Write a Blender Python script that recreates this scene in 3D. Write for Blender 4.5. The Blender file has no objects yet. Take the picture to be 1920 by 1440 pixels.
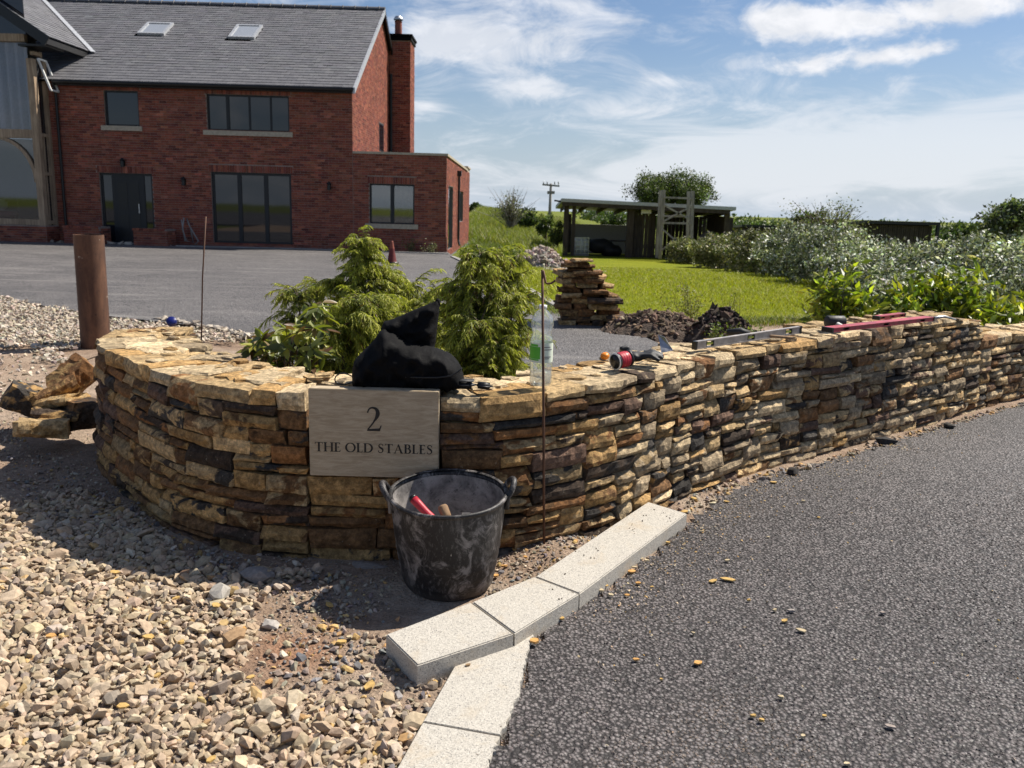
import bpy, bmesh, math, random
import numpy as np
from mathutils import Vector, noise as mn
random.seed(7); RNG = np.random.default_rng(11)
SC = bpy.context.scene
COL = SC.collection
R = math.radians

# ------------------------------------------------------------------ camera
F, CAM_H, PITCH, ROLL = 1600.0, 1.5, math.atan(330/1600.0), R(1.6)
cam_d = bpy.data.cameras.new('camera'); cam = bpy.data.objects.new('camera', cam_d); COL.objects.link(cam)
cam_d.sensor_width = 36; cam_d.lens = F/1920*36
cam_d.clip_start = .05; cam_d.clip_end = 3000
cam_d.dof.use_dof = True; cam_d.dof.focus_distance = 3.6; cam_d.dof.aperture_fstop = 6.0
def _rx(a): c, s = math.cos(a), math.sin(a); return np.array([[1,0,0],[0,c,-s],[0,s,c]])
def _rz(a): c, s = math.cos(a), math.sin(a); return np.array([[c,-s,0],[s,c,0],[0,0,1]])
CM = _rx(math.pi/2-PITCH) @ _rz(ROLL)
from mathutils import Matrix
cam.matrix_world = Matrix.Translation((0,0,CAM_H)) @ Matrix(CM.tolist()).to_4x4()
SC.camera = cam

# ------------------------------------------------------------------ light
SUN_AZ = math.atan2(.845, .535); SUN_EL = R(52)      # azimuth from +Y towards +X
world = bpy.data.worlds.new('World'); SC.world = world; world.use_nodes = True
sun_d = bpy.data.lights.new('sun', 'SUN'); sun_d.energy = 5.0; sun_d.angle = R(.5); sun_d.color = (1, .935, .83)
sun = bpy.data.objects.new('sun', sun_d); COL.objects.link(sun)
sv = Vector((math.sin(SUN_AZ)*math.cos(SUN_EL), math.cos(SUN_AZ)*math.cos(SUN_EL), math.sin(SUN_EL)))
sun.rotation_euler = (-sv).to_track_quat('-Z', 'Y').to_euler()
SC.view_settings.view_transform = 'Standard'; SC.view_settings.look = 'None'
SC.view_settings.gamma = 1; SC.view_settings.use_curve_mapping = False; SC.view_settings.exposure = .60
SC.cycles.max_bounces = 6; SC.cycles.transparent_max_bounces = 12
SC.cycles.sample_clamp_indirect = 8
try: SC.cycles.use_denoising = True
except Exception: pass

CLO = 12.6; SKT = (.98, 1.10, 1.26, 1)
def build_world():
    nt = world.node_tree; nt.nodes.clear()
    N = nt.nodes.new; L = nt.links.new
    out = N('ShaderNodeOutputWorld'); bg = N('ShaderNodeBackground'); bg.inputs[1].default_value = .050
    sky = N('ShaderNodeTexSky'); sky.sky_type = 'NISHITA'; sky.sun_disc = False
    sky.sun_elevation = SUN_EL; sky.sun_rotation = SUN_AZ; sky.air_density = 1.0; sky.dust_density = 1.0; sky.ozone_density = 2.0
    tc = N('ShaderNodeTexCoord'); sep = N('ShaderNodeSeparateXYZ'); L(tc.outputs['Generated'], sep.inputs[0])
    def math_(op, a, b=None, clamp=False):
        m = N('ShaderNodeMath'); m.operation = op; m.use_clamp = clamp
        for i, v in enumerate((a, b)):
            if v is None: continue
            if isinstance(v, (int, float)): m.inputs[i].default_value = v
            else: L(v, m.inputs[i])
        return m.outputs[0]
    zc = math_('MAXIMUM', sep.outputs[2], 0.0)
    den = math_('ADD', zc, .16)
    u = math_('DIVIDE', sep.outputs[0], den); v = math_('DIVIDE', sep.outputs[1], den)
    cmb = N('ShaderNodeCombineXYZ'); L(u, cmb.inputs[0]); L(v, cmb.inputs[1])
    def noise(sc, det, rough, dist, loc, scale):
        mp = N('ShaderNodeMapping'); L(cmb.outputs[0], mp.inputs[0])
        mp.inputs['Location'].default_value = loc; mp.inputs['Scale'].default_value = scale
        n = N('ShaderNodeTexNoise'); L(mp.outputs[0], n.inputs['Vector'])
        n.inputs['Scale'].default_value = sc; n.inputs['Detail'].default_value = det
        n.inputs['Roughness'].default_value = rough; n.inputs['Distortion'].default_value = dist
        return n.outputs['Fac']
    def ramp(f, a, b):
        r = N('ShaderNodeMapRange'); r.interpolation_type = 'SMOOTHSTEP'; L(f, r.inputs[0])
        r.inputs[1].default_value = a; r.inputs[2].default_value = b; return r.outputs[0]
    # bearings of the cloud banks: a = x/y, b = z/y ahead of the camera
    yy = math_('MAXIMUM', sep.outputs[1], .05); a = math_('DIVIDE', sep.outputs[0], yy); b = math_('DIVIDE', sep.outputs[2], yy)
    ahead = N('ShaderNodeMapRange'); L(sep.outputs[1], ahead.inputs[0]); ahead.inputs[1].default_value = .1; ahead.inputs[2].default_value = .4
    def bank(x, y, rx, ry, w, slope=0.):
        ca, cb = (x-960)/F, (390+(x-960)*.028-y)/F*1.0-.012
        da = math_('SUBTRACT', a, ca); db = math_('SUBTRACT', math_('SUBTRACT', b, cb), math_('MULTIPLY', da, slope))
        q = math_('ADD', math_('POWER', math_('ABSOLUTE', math_('DIVIDE', da, rx/F)), 2.), math_('POWER', math_('ABSOLUTE', math_('DIVIDE', db, ry/F)), 2.))
        return math_('MULTIPLY', math_('MULTIPLY', math_('EXPONENT', math_('MULTIPLY', q, -1.)), w), ahead.outputs[0])
    def total(L_):
        t = L_[0]
        for v in L_[1:]: t = math_('ADD', t, v)
        return t
    def dnoise(sc, det, rough, dist, loc, scale):
        mp = N('ShaderNodeMapping'); L(tc.outputs['Generated'], mp.inputs[0]); mp.inputs['Location'].default_value = loc; mp.inputs['Scale'].default_value = scale
        n = N('ShaderNodeTexNoise'); L(mp.outputs[0], n.inputs['Vector']); n.inputs['Scale'].default_value = sc; n.inputs['Detail'].default_value = det
        n.inputs['Roughness'].default_value = rough; n.inputs['Distortion'].default_value = dist; return n.outputs['Fac']
    def gain(v, g): return math_('ADD', math_('MULTIPLY', math_('SUBTRACT', v, .5), g), .5)
    n1 = gain(dnoise(15, 12, .62, .3, (3.1, 1.7, 0), (1, 1, 1.6)), 1.7); n2 = gain(dnoise(9, 12, .66, .8, (7.7, 2.3, 0), (1, 1, 2.4)), 2.0); n3 = gain(dnoise(5, 10, .64, .8, (1.3, 9.0, 0), (1, 1, 5)), 2.3)
    puff = total([bank(1440, 50, 105, 38, .72), bank(1600, 50, 150, 32, .66, .12), bank(1800, 20, 190, 30, .45), bank(1510, 118, 230, 22, .56, .10), bank(1660, 100, 90, 14, .3, .1)])
    soft = total([bank(930, 70, 130, 46, 0.54), bank(1000, 20, 150, 24, 0.34), bank(930, 120, 60, 40, 0.34), bank(975, 165, 70, 22, 0.54), bank(1130, 195, 120, 26, 0.46, .1), bank(1250, 85, 60, 20, 0.34), bank(1240, 150, 120, 14, 0.34), bank(800, 90, 60, 60, 0.41), bank(790, 190, 40, 18, 0.41), bank(640, 5, 160, 12, 0.34)])
    low = total([bank(1750, 240, 520, 75, .60, .14), bank(1500, 285, 480, 50, .42, .10), bank(1500, 330, 700, 45, .2)])
    cum = ramp(math_('ADD', n1, puff), .74, 1.22); wsp = ramp(math_('ADD', n2, soft), .44, 1.18); vl = ramp(math_('ADD', n3, low), .48, 1.15)
    hz = math_('SUBTRACT', 1.0, math_('MULTIPLY', zc, 4.8), True); hz2 = math_('MULTIPLY', math_('POWER', hz, 1.6), .62)
    cov = math_('MAXIMUM', math_('MAXIMUM', cum, math_('MULTIPLY', wsp, .80)), math_('MULTIPLY', vl, .56), True)
    col = N('ShaderNodeMixRGB'); shade = ramp(dnoise(16, 9, .6, .3, (0.4, 5.2, 0.06), (1, 1, 1.6)), .38, .62)
    shade = math_('MAXIMUM', shade, math_('MULTIPLY', hz, 1.6), True); L(shade, col.inputs[0]); col.inputs[1].default_value = (CLO*.82, CLO*.85, CLO*.91, 1); col.inputs[2].default_value = (CLO, CLO*1.01, CLO*1.05, 1)
    sk = N('ShaderNodeMixRGB'); sk.blend_type = 'MULTIPLY'; sk.inputs[0].default_value = 1
    L(sky.outputs[0], sk.inputs[1]); sk.inputs[2].default_value = SKT
    hm = N('ShaderNodeMixRGB'); L(math_('MULTIPLY', math_('POWER', hz, 1.5), .85, True), hm.inputs[0]); L(sk.outputs[0], hm.inputs[1]); hm.inputs[2].default_value = (CLO*.60, CLO*.70, CLO*.83, 1)
    mix = N('ShaderNodeMixRGB'); L(cov, mix.inputs[0]); L(hm.outputs[0], mix.inputs[1]); L(col.outputs[0], mix.inputs[2])
    L(mix.outputs[0], bg.inputs[0]); L(bg.outputs[0], out.inputs[0])
build_world()

# ------------------------------------------------------------------ helpers
def ray(x, y): return CM @ np.array([(x-960)/F, -(y-720)/F, -1.0])
def gp(x, y, z=0.0):
    d = ray(x, y); t = (z-CAM_H)/d[2]; return (d[0]*t, d[1]*t)
def at(x, y, Y):
    d = ray(x, y); t = Y/d[1]; return Vector((d[0]*t, Y, CAM_H+d[2]*t))
def sstep(a, b, x):
    t = np.clip((np.asarray(x, float)-a)/(b-a), 0, 1); return t*t*(3-2*t)

def mesh_np(name, V, faces, mat=None, parent=None, cols=None, smooth=False, attrs=None, link=True, loc=None):
    """V (n,3); faces: list of int arrays (m,k)."""
    if not isinstance(faces, list): faces = [faces]
    me = bpy.data.meshes.new(name)
    V = np.asarray(V, dtype=np.float32)
    me.vertices.add(len(V)); me.vertices.foreach_set('co', V.ravel())
    faces = [np.asarray(f, dtype=np.int32) for f in faces if len(f)]
    nl = sum(f.size for f in faces); nf = sum(len(f) for f in faces)
    me.loops.add(nl); me.polygons.add(nf)
    me.loops.foreach_set('vertex_index', np.concatenate([f.ravel() for f in faces]))
    sizes = np.concatenate([np.full(len(f), f.shape[1], np.int32) for f in faces])
    starts = np.concatenate([[0], np.cumsum(sizes)[:-1]]).astype(np.int32)
    me.polygons.foreach_set('loop_start', starts)
    try: me.polygons.foreach_set('loop_total', sizes)
    except Exception: pass
    me.update(calc_edges=True)
    for an, arr in (attrs or {}).items():
        a = me.color_attributes.new(an, 'FLOAT_COLOR', 'POINT')
        arr = np.asarray(arr, np.float32)
        if arr.shape[1] == 3: arr = np.hstack([arr, np.ones((len(arr), 1), np.float32)])
        a.data.foreach_set('color', arr.ravel())
    me.validate()
    me.polygons.foreach_set('use_smooth', np.full(len(me.polygons), smooth))
    if mat: me.materials.append(mat)
    if not link: return me
    return obj_from(name, me, parent, loc)
def obj_from(name, me, parent=None, loc=None):
    o = bpy.data.objects.new(name, me); COL.objects.link(o)
    if parent: o.parent = parent
    if loc is not None: o.location = loc
    return o
def tag(o, label=None, cat=None, group=None, kind=None):
    if label: o['label'] = label
    if cat: o['category'] = cat
    if group: o['group'] = group
    if kind: o['kind'] = kind
    return o
def empty(name, loc=(0,0,0), rz=0, label=None, cat=None, group=None):
    o = bpy.data.objects.new(name, None); COL.objects.link(o); o.empty_display_size = .1
    o.location = loc; o.rotation_euler = (0, 0, rz)
    return tag(o, label, cat, group)
def part(name, o_mesh_builder, mat, root, smooth=False):
    """builder in world coordinates -> child of root (root has identity rotation)"""
    o = o_mesh_builder.build(name, mat, root, smooth)
    return o

class MB:
    """collects boxes, tubes, lathes in world coordinates"""
    def __init__(s): s.V = []; s.F = {}; s.n = 0
    def add(s, V, faces):
        V = np.asarray(V, float).reshape(-1, 3)
        for f in faces: s.F.setdefault(len(f), []).append([i+s.n for i in f])
        s.V.append(V); s.n += len(V); return s
    def box(s, x0, x1, y0, y1, z0, z1):
        return s.add([(x0,y0,z0),(x1,y0,z0),(x1,y1,z0),(x0,y1,z0),(x0,y0,z1),(x1,y0,z1),(x1,y1,z1),(x0,y1,z1)],
            [(0,3,2,1),(4,5,6,7),(0,1,5,4),(1,2,6,5),(2,3,7,6),(3,0,4,7)])
    def hexa(s, b, t):
        """b, t: 4 corners counter-clockwise from above"""
        return s.add(list(b)+list(t), [(0,3,2,1),(4,5,6,7),(0,1,5,4),(1,2,6,5),(2,3,7,6),(3,0,4,7)])
    def bar(s, a, b, w, h=None, up=(0,0,1)):
        a, b = Vector(a), Vector(b); h = h or w
        d = (b-a).normalized(); u = Vector(up)
        if abs(d.dot(u)) > .98: u = Vector((0,1,0))
        x = d.cross(u).normalized(); z = x.cross(d).normalized()
        P = []
        for c in (a, b):
            for sx, sz in ((-1,-1),(1,-1),(1,1),(-1,1)): P.append(c+x*(sx*w/2)+z*(sz*h/2))
        return s.add([tuple(p) for p in P], [(0,1,2,3),(7,6,5,4),(0,4,5,1),(1,5,6,2),(2,6,7,3),(3,7,4,0)])
    def tube(s, pts, r, n=8, cap=True):
        pts = [Vector(p) for p in pts]; rs = r if isinstance(r, (list, tuple)) else [r]*len(pts)
        V = []; Fs = []; ref = None
        for i, p in enumerate(pts):
            d = (pts[min(i+1, len(pts)-1)]-pts[max(i-1, 0)])
            d = d.normalized() if d.length > 1e-9 else Vector((0,0,1))
            if ref is None: ref = Vector((1,0,0)) if abs(d.x) < .9 else Vector((0,1,0))
            x = (ref-d*ref.dot(d)).normalized(); y = d.cross(x); ref = x
            for k in range(n):
                a = 2*math.pi*k/n; V.append(tuple(p+x*(math.cos(a)*rs[i])+y*(math.sin(a)*rs[i])))
        for i in range(len(pts)-1):
            for k in range(n):
                k2 = (k+1) % n; Fs.append((i*n+k, i*n+k2, (i+1)*n+k2, (i+1)*n+k))
        if cap: Fs.append(tuple(range(n-1, -1, -1))); Fs.append(tuple((len(pts)-1)*n+k for k in range(n)))
        return s.add(V, Fs)
    def lathe(s, prof, c=(0,0,0), n=40, sx=1, sy=1, jit=None):
        V = []; Fs = []
        for i, (r, z) in enumerate(prof):
            for k in range(n):
                a = 2*math.pi*k/n; V.append((c[0]+math.cos(a)*r*sx, c[1]+math.sin(a)*r*sy, c[2]+z))
        for i in range(len(prof)-1):
            for k in range(n):
                k2 = (k+1) % n; Fs.append((i*n+k, i*n+k2, (i+1)*n+k2, (i+1)*n+k))
        return s.add(V, Fs)
    def build(s, name, mat, parent=None, smooth=False, cols=None):
        V = np.concatenate(s.V) if s.V else np.zeros((0,3))
        base = Vector(parent.location) if parent else Vector((0,0,0))
        p = parent
        while p is not None and p.parent is not None: p = p.parent; base += Vector(p.location)
        V = V-np.array(base)
        return mesh_np(name, V, [np.array(f) for f in s.F.values()], mat, parent, smooth=smooth, attrs=cols)

# ---------- materials
class NT:
    def __init__(s, name):
        s.m = bpy.data.materials.new(name); s.m.use_nodes = True; s.t = s.m.node_tree; s.t.nodes.clear()
        s.out = s.n('ShaderNodeOutputMaterial'); s.b = s.n('ShaderNodeBsdfPrincipled'); s.l(s.b.outputs[0], s.out.inputs[0])
    def n(s, t, **k):
        x = s.t.nodes.new(t)
        for a, v in k.items(): setattr(x, a, v)
        return x
    def l(s, a, b): s.t.links.new(a, b)
    def set(s, sock, v):
        if isinstance(v, (int, float)): sock.default_value = v
        elif isinstance(v, tuple): sock.default_value = v if len(v) == 4 or sock.type == 'VECTOR' else (*v, 1)
        else: s.l(v, sock)
    def coord(s, kind='Object'): return s.n('ShaderNodeTexCoord').outputs[kind]
    def pos(s): return s.n('ShaderNodeNewGeometry').outputs['Position']
    def mapping(s, v, scale=(1,1,1), loc=(0,0,0), rot=(0,0,0)):
        m = s.n('ShaderNodeMapping'); s.l(v, m.inputs[0]); m.inputs['Scale'].default_value = scale
        m.inputs['Location'].default_value = loc; m.inputs['Rotation'].default_value = rot; return m.outputs[0]
    def noise(s, v, sc, det=4, rough=.55, dist=0):
        n = s.n('ShaderNodeTexNoise'); s.l(v, n.inputs['Vector']); n.inputs['Scale'].default_value = sc
        n.inputs['Detail'].default_value = det; n.inputs['Roughness'].default_value = rough; n.inputs['Distortion'].default_value = dist
        return n.outputs['Fac']
    def voro(s, v, sc, feature='F1', out='Distance'):
        n = s.n('ShaderNodeTexVoronoi', feature=feature); s.l(v, n.inputs['Vector']); n.inputs['Scale'].default_value = sc
        return n.outputs[out]
    def rng(s, f, a, b, c=0., d=1., smooth=True):
        r = s.n('ShaderNodeMapRange'); r.interpolation_type = 'SMOOTHSTEP' if smooth else 'LINEAR'; s.set(r.inputs[0], f)
        r.inputs[1].default_value = a; r.inputs[2].default_value = b; r.inputs[3].default_value = c; r.inputs[4].default_value = d
        return r.outputs[0]
    def mix(s, f, a, b, blend='MIX'):
        m = s.n('ShaderNodeMixRGB', blend_type=blend); s.set(m.inputs[0], f); s.set(m.inputs[1], a); s.set(m.inputs[2], b); return m.outputs[0]
    def math(s, op, a, b=0.):
        m = s.n('ShaderNodeMath', operation=op); s.set(m.inputs[0], a); s.set(m.inputs[1], b); return m.outputs[0]
    def attr(s, name, out='Color'):
        a = s.n('ShaderNodeAttribute'); a.attribute_name = name; return a.outputs[out]
    def bump(s, h, strength=.3, dist=.01, prev=None):
        b = s.n('ShaderNodeBump'); s.l(h, b.inputs['Height']); b.inputs['Strength'].default_value = strength
        b.inputs['Distance'].default_value = dist
        if prev: s.l(prev, b.inputs['Normal'])
        return b.outputs[0]
    def fin(s, col=None, rough=.8, normal=None, spec=.3, metal=0., **kw):
        if col is not None: s.set(s.b.inputs['Base Color'], col)
        s.set(s.b.inputs['Roughness'], rough); s.set(s.b.inputs['Metallic'], metal)
        s.set(s.b.inputs['Specular IOR Level'], spec)
        if normal is not None: s.l(normal, s.b.inputs['Normal'])
        for k, v in kw.items(): s.set(s.b.inputs[k], v)
        return s.m
def plain(name, col, rough=.6, metal=0., spec=.4, var=.25, sc=14., bump=0.1, bdist=.003):
    t = NT(name); c = t.coord(); n = t.noise(c, sc, 5, .6)
    dk = tuple(x*(1-var) for x in col); lt = tuple(min(1, x*(1+var)) for x in col)
    return t.fin(t.mix(t.rng(n, .3, .7), dk, lt), t.rng(n, .2, .8, max(.05, rough-.12), min(1, rough+.12)), t.bump(t.noise(c, sc*4, 4), bump, bdist), spec, metal)

def m_stone():
    t = NT('sandstone'); p = t.pos()
    ca, cb, sd = t.attr('ca'), t.attr('cb'), t.attr('sd')
    off = t.n('ShaderNodeVectorMath', operation='MULTIPLY_ADD'); t.l(sd, off.inputs[0]); off.inputs[1].default_value = (40, 40, 40); t.l(p, off.inputs[2])
    v = off.outputs[0]
    big = t.noise(t.mapping(v, (1, 1, 1.6)), 7, 5, .6, .6)
    pat = t.rng(big, .49, .56)
    grain = t.noise(v, 160, 4, .7); mid = t.noise(v, 30, 5, .65)
    lam = t.noise(t.mapping(v, (6, 6, 60)), 3, 3, .5)
    c = t.mix(pat, ca, cb)
    c = t.mix(.75, c, t.mix(t.rng(mid, .30, .72), (.38, .35, .33), (1.5, 1.45, 1.35)), 'MULTIPLY')
    c = t.mix(.5, c, t.mix(t.rng(t.noise(v, 70, 5, .7), .32, .68), (.5, .48, .46), (1.45, 1.42, 1.38)), 'MULTIPLY')
    c = t.mix(.35, c, t.mix(t.rng(grain, .3, .7), (.55, .55, .55), (1.4, 1.4, 1.4)), 'MULTIPLY')
    c = t.mix(t.math('MULTIPLY', t.rng(t.noise(v, 55, 3), .66, .76), .5), c, (.45, .38, .28))
    b = t.bump(t.noise(v, 34, 8, .75), 1., .017)
    b = t.bump(lam, .35, .006, b); b = t.bump(grain, .5, .002, b)
    return t.fin(c, .85, b, .2)
def m_gravel(name='gravel_stone', bump=.4):
    t = NT(name); c = t.attr('ca'); p = t.pos()
    n = t.noise(p, 60, 5, .65); g = t.noise(p, 300, 3)
    c = t.mix(.5, c, t.mix(t.rng(n, .3, .72), (.55, .53, .5), (1.35, 1.33, 1.3)), 'MULTIPLY')
    return t.fin(c, .88, t.bump(g, .3, .001, t.bump(n, bump, .004)), .2)
def m_dirt():
    t = NT('dirt'); p = t.pos()
    a = t.noise(p, 1.6, 6, .6, .4); b = t.noise(p, 16, 6, .65); g = t.noise(p, 110, 4, .7)
    c = t.mix(t.rng(a, .35, .65), (.27, .195, .145), (.36, .28, .215))
    c = t.mix(t.rng(t.noise(t.mapping(p, loc=(4, 2, 0)), 1.1, 4), .55, .72), c, (.38, .32, .26))
    dv = t.n('ShaderNodeVectorMath', operation='DISTANCE'); t.l(p, dv.inputs[0]); dv.inputs[1].default_value = (*gp(545, 1225), 0)
    c = t.mix(t.math('MULTIPLY', t.rng(t.math('ADD', dv.outputs['Value'], t.math('MULTIPLY', t.noise(p, 9, 4), .25)), .34, .16), .6), c, (.30, .15, .085))
    c = t.mix(.55, c, t.mix(t.rng(b, .3, .7), (.6, .58, .55), (1.35, 1.33, 1.3)), 'MULTIPLY')
    c = t.mix(t.rng(t.voro(p, 85, out='Color'), .0, 1.), c, t.mix(.6, c, t.mix(t.rng(g, .3, .7), (.4, .38, .36), (1.6, 1.55, 1.5)), 'MULTIPLY'))
    h = t.mix(.5, b, g)
    return t.fin(c, .95, t.bump(t.voro(p, 70), .5, .012, t.bump(h, .8, .03)), .1)
def m_tarmac(name, agg, lo, hi, dusty=.0):
    t = NT(name); p = t.pos()
    wv = t.mapping(p, (1, 1, .5))
    d = t.voro(wv, agg); cc = t.voro(wv, agg, out='Color')
    big = t.noise(p, .55, 5, .6, .3); mid = t.noise(p, 4, 5, .6)
    cv = t.n('ShaderNodeSeparateColor'); t.l(cc, cv.inputs[0])
    c = t.mix(cv.outputs[0], lo, hi)
    c = t.mix(t.rng(d, .25, .62), c, tuple(x*.25 for x in lo))
    c = t.mix(.5, c, t.mix(t.rng(big, .35, .65), (.75, .75, .76), (1.25, 1.24, 1.22)), 'MULTIPLY')
    c = t.mix(.35, c, t.mix(t.rng(mid, .3, .7), (.75, .75, .75), (1.3, 1.27, 1.22)), 'MULTIPLY')
    if dusty: c = t.mix(t.math('MULTIPLY', t.rng(t.noise(t.mapping(p, (.35, 2.2, 1)), 1.3, 6, .6), .5, .75), dusty), c, (.30, .28, .26))
    inv = t.math('SUBTRACT', 1., d)
    return t.fin(c, t.rng(cv.outputs[1], 0, 1, .5, .85), t.bump(inv, .9, .006, t.bump(mid, .25, .02)), .35)
def m_granite():
    t = NT('granite'); p = t.coord()
    cc = t.voro(p, 330, out='Color'); sp = t.n('ShaderNodeSeparateColor'); t.l(cc, sp.inputs[0])
    n = t.noise(p, 7, 6, .65)
    c = t.mix(t.rng(sp.outputs[0], .0, 1., smooth=False), (.33, .305, .265), (.53, .495, .435))
    c = t.mix(t.rng(sp.outputs[1], .90, .95), c, (.20, .19, .18))
    c = t.mix(t.math('MULTIPLY', t.rng(t.noise(p, 4.5, 7, .7, .5), .50, .70), .55), c, (.42, .33, .22))
    c = t.mix(t.rng(t.noise(p, 31, 3), .71, .75), c, (.10, .08, .06))
    return t.fin(c, .75, t.bump(sp.outputs[2], .25, .0015, t.bump(t.noise(p, 60, 5), .35, .003)), .35)
def m_brick():
    t = NT('red_brick'); p = t.pos(); c = t.attr('ca')
    n = t.noise(p, 9, 5, .7)
    c = t.mix(.5, c, t.mix(t.rng(n, .3, .7), (.6, .58, .58), (1.35, 1.35, 1.35)), 'MULTIPLY')
    c = t.mix(.3, c, t.mix(t.rng(t.noise(p, .7, 4), .3, .7), (.8, .8, .8), (1.2, 1.18, 1.16)), 'MULTIPLY')
    return t.fin(c, .85, t.bump(t.noise(p, 60, 4), .4, .004), .2)
def m_slate():
    t = NT('roof_slate'); p = t.pos(); c = t.attr('ca')
    n = t.noise(p, 5, 5, .65)
    c = t.mix(.5, c, t.mix(t.rng(n, .3, .7), (.75, .75, .76), (1.25, 1.25, 1.25)), 'MULTIPLY')
    return t.fin(c, .62, t.bump(t.noise(p, 25, 4), .35, .004), .4)
def m_leaf(name, rough=.5, spec=.4, trans=.3, boost=1.0):
    t = NT(name); c = t.attr('ca')
    t.fin(c, rough, None, spec)
    tr = t.n('ShaderNodeBsdfTranslucent'); cc = t.mix(1., c, (1.1*boost, 1.25*boost, .5*boost), 'MULTIPLY'); t.l(cc, tr.inputs[0])
    ms = t.n('ShaderNodeMixShader'); ms.inputs[0].default_value = trans
    t.l(t.b.outputs[0], ms.inputs[1]); t.l(tr.outputs[0], ms.inputs[2]); t.l(ms.outputs[0], t.out.inputs[0])
    return t.m
def m_grass_ground(name, a, b, c2, stripes=0):
    t = NT(name); p = t.pos()
    n1 = t.noise(p, .35, 5, .6, .3); n2 = t.noise(t.mapping(p, (3, 1, 1)), 3.5, 6, .7); n3 = t.noise(p, 40, 4, .7)
    c = t.mix(t.rng(n1, .3, .7), a, b)
    c = t.mix(t.math('MULTIPLY', t.rng(n2, .5, .75), .6), c, c2)
    c = t.mix(.5, c, t.mix(t.rng(n3, .3, .7), (.5, .55, .4), (1.4, 1.35, 1.3)), 'MULTIPLY')
    return t.fin(c, .9, t.bump(n3, .9, .04, t.bump(n2, .5, .1)), .1)
def m_wood(name, a, b, sc=(1, 1, .06)):
    t = NT(name); p = t.coord(); n = t.noise(t.mapping(p, sc), 28, 5, .6, .5); k = t.noise(p, 2.2, 4)
    c = t.mix(t.rng(n, .3, .7), a, b); c = t.mix(.4, c, t.mix(t.rng(k, .3, .7), (.6, .6, .6), (1.3, 1.3, 1.3)), 'MULTIPLY')
    return t.fin(c, .75, t.bump(n, .3, .004), .25)
def m_glass_dark():
    t = NT('window_glass'); p = t.pos()
    return t.fin((.012, .013, .018), .03, t.bump(t.noise(p, .9, 2), .03, .02), .5, IOR=1.62)
def m_clear():
    t = NT('clear_plastic'); t.t.nodes.remove(t.b)
    tr = t.n('ShaderNodeBsdfTransparent'); tr.inputs[0].default_value = (.93, .95, .95, 1)
    gl = t.n('ShaderNodeBsdfGlossy'); gl.inputs['Roughness'].default_value = .08
    lw = t.n('ShaderNodeLayerWeight'); lw.inputs[0].default_value = .35
    df = t.n('ShaderNodeBsdfTranslucent'); df.inputs[0].default_value = (.8, .85, .86, 1)
    m1 = t.n('ShaderNodeMixShader'); m1.inputs[0].default_value = .13; t.l(tr.outputs[0], m1.inputs[1]); t.l(df.outputs[0], m1.inputs[2])
    m2 = t.n('ShaderNodeMixShader'); f = t.math('MULTIPLY_ADD', lw.outputs['Facing'], .5); t.t.nodes.active = None
    f.node.inputs[2].default_value = .05
    t.l(f, m2.inputs[0]); t.l(m1.outputs[0], m2.inputs[1]); t.l(gl.outputs[0], m2.inputs[2]); t.l(m2.outputs[0], t.out.inputs[0])
    return t.m
def m_rust():
    t = NT('rusty_steel'); p = t.coord(); a = t.noise(t.mapping(p, (1, 1, .35)), 5, 6, .65, .4); b = t.noise(p, 28, 5, .7)
    c = t.mix(t.rng(a, .35, .65), (.070, .034, .022), (.165, .080, .045)); c = t.mix(t.rng(b, .55, .72), c, (.055, .03, .022))
    c = t.mix(t.rng(t.noise(p, 17, 3), .72, .75), c, (.30, .25, .2))
    return t.fin(c, .72, t.bump(b, .25, .002), .4, .15)
def m_tub(inner):
    t = NT('tub_rubber_dusty' if inner else 'tub_rubber'); p = t.coord()
    a = t.noise(p, 7, 6, .7, .5); b = t.noise(t.mapping(p, (1, 1, .35) if not inner else (1, 1, 1)), 70 if not inner else 40, 7, .78)
    if inner:
        c = t.mix(t.rng(a, .30, .62), (.10, .092, .088), (.38, .35, .325)); c = t.mix(t.rng(b, .54, .68), c, (.045, .042, .042))
    else:
        sm = t.noise(t.mapping(p, (1, 1, .7)), 11, 7, .72, 1.2); f = t.math('MAXIMUM', t.math('MULTIPLY', t.rng(sm, .47, .62), t.rng(a, .36, .56, .15, .95)), t.math('MULTIPLY', t.rng(b, .52, .66), .45)); c = t.mix(f, (.016, .015, .016), (.24, .22, .21))
        gz = t.n('ShaderNodeSeparateXYZ'); t.l(p, gz.inputs[0])
        c = t.mix(t.math('MULTIPLY', t.rng(gz.outputs[2], .05, -.0), .5), c, (.12, .10, .085))
    return t.fin(c, .5 if not inner else .8, t.bump(b, .35, .003), .35)

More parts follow.
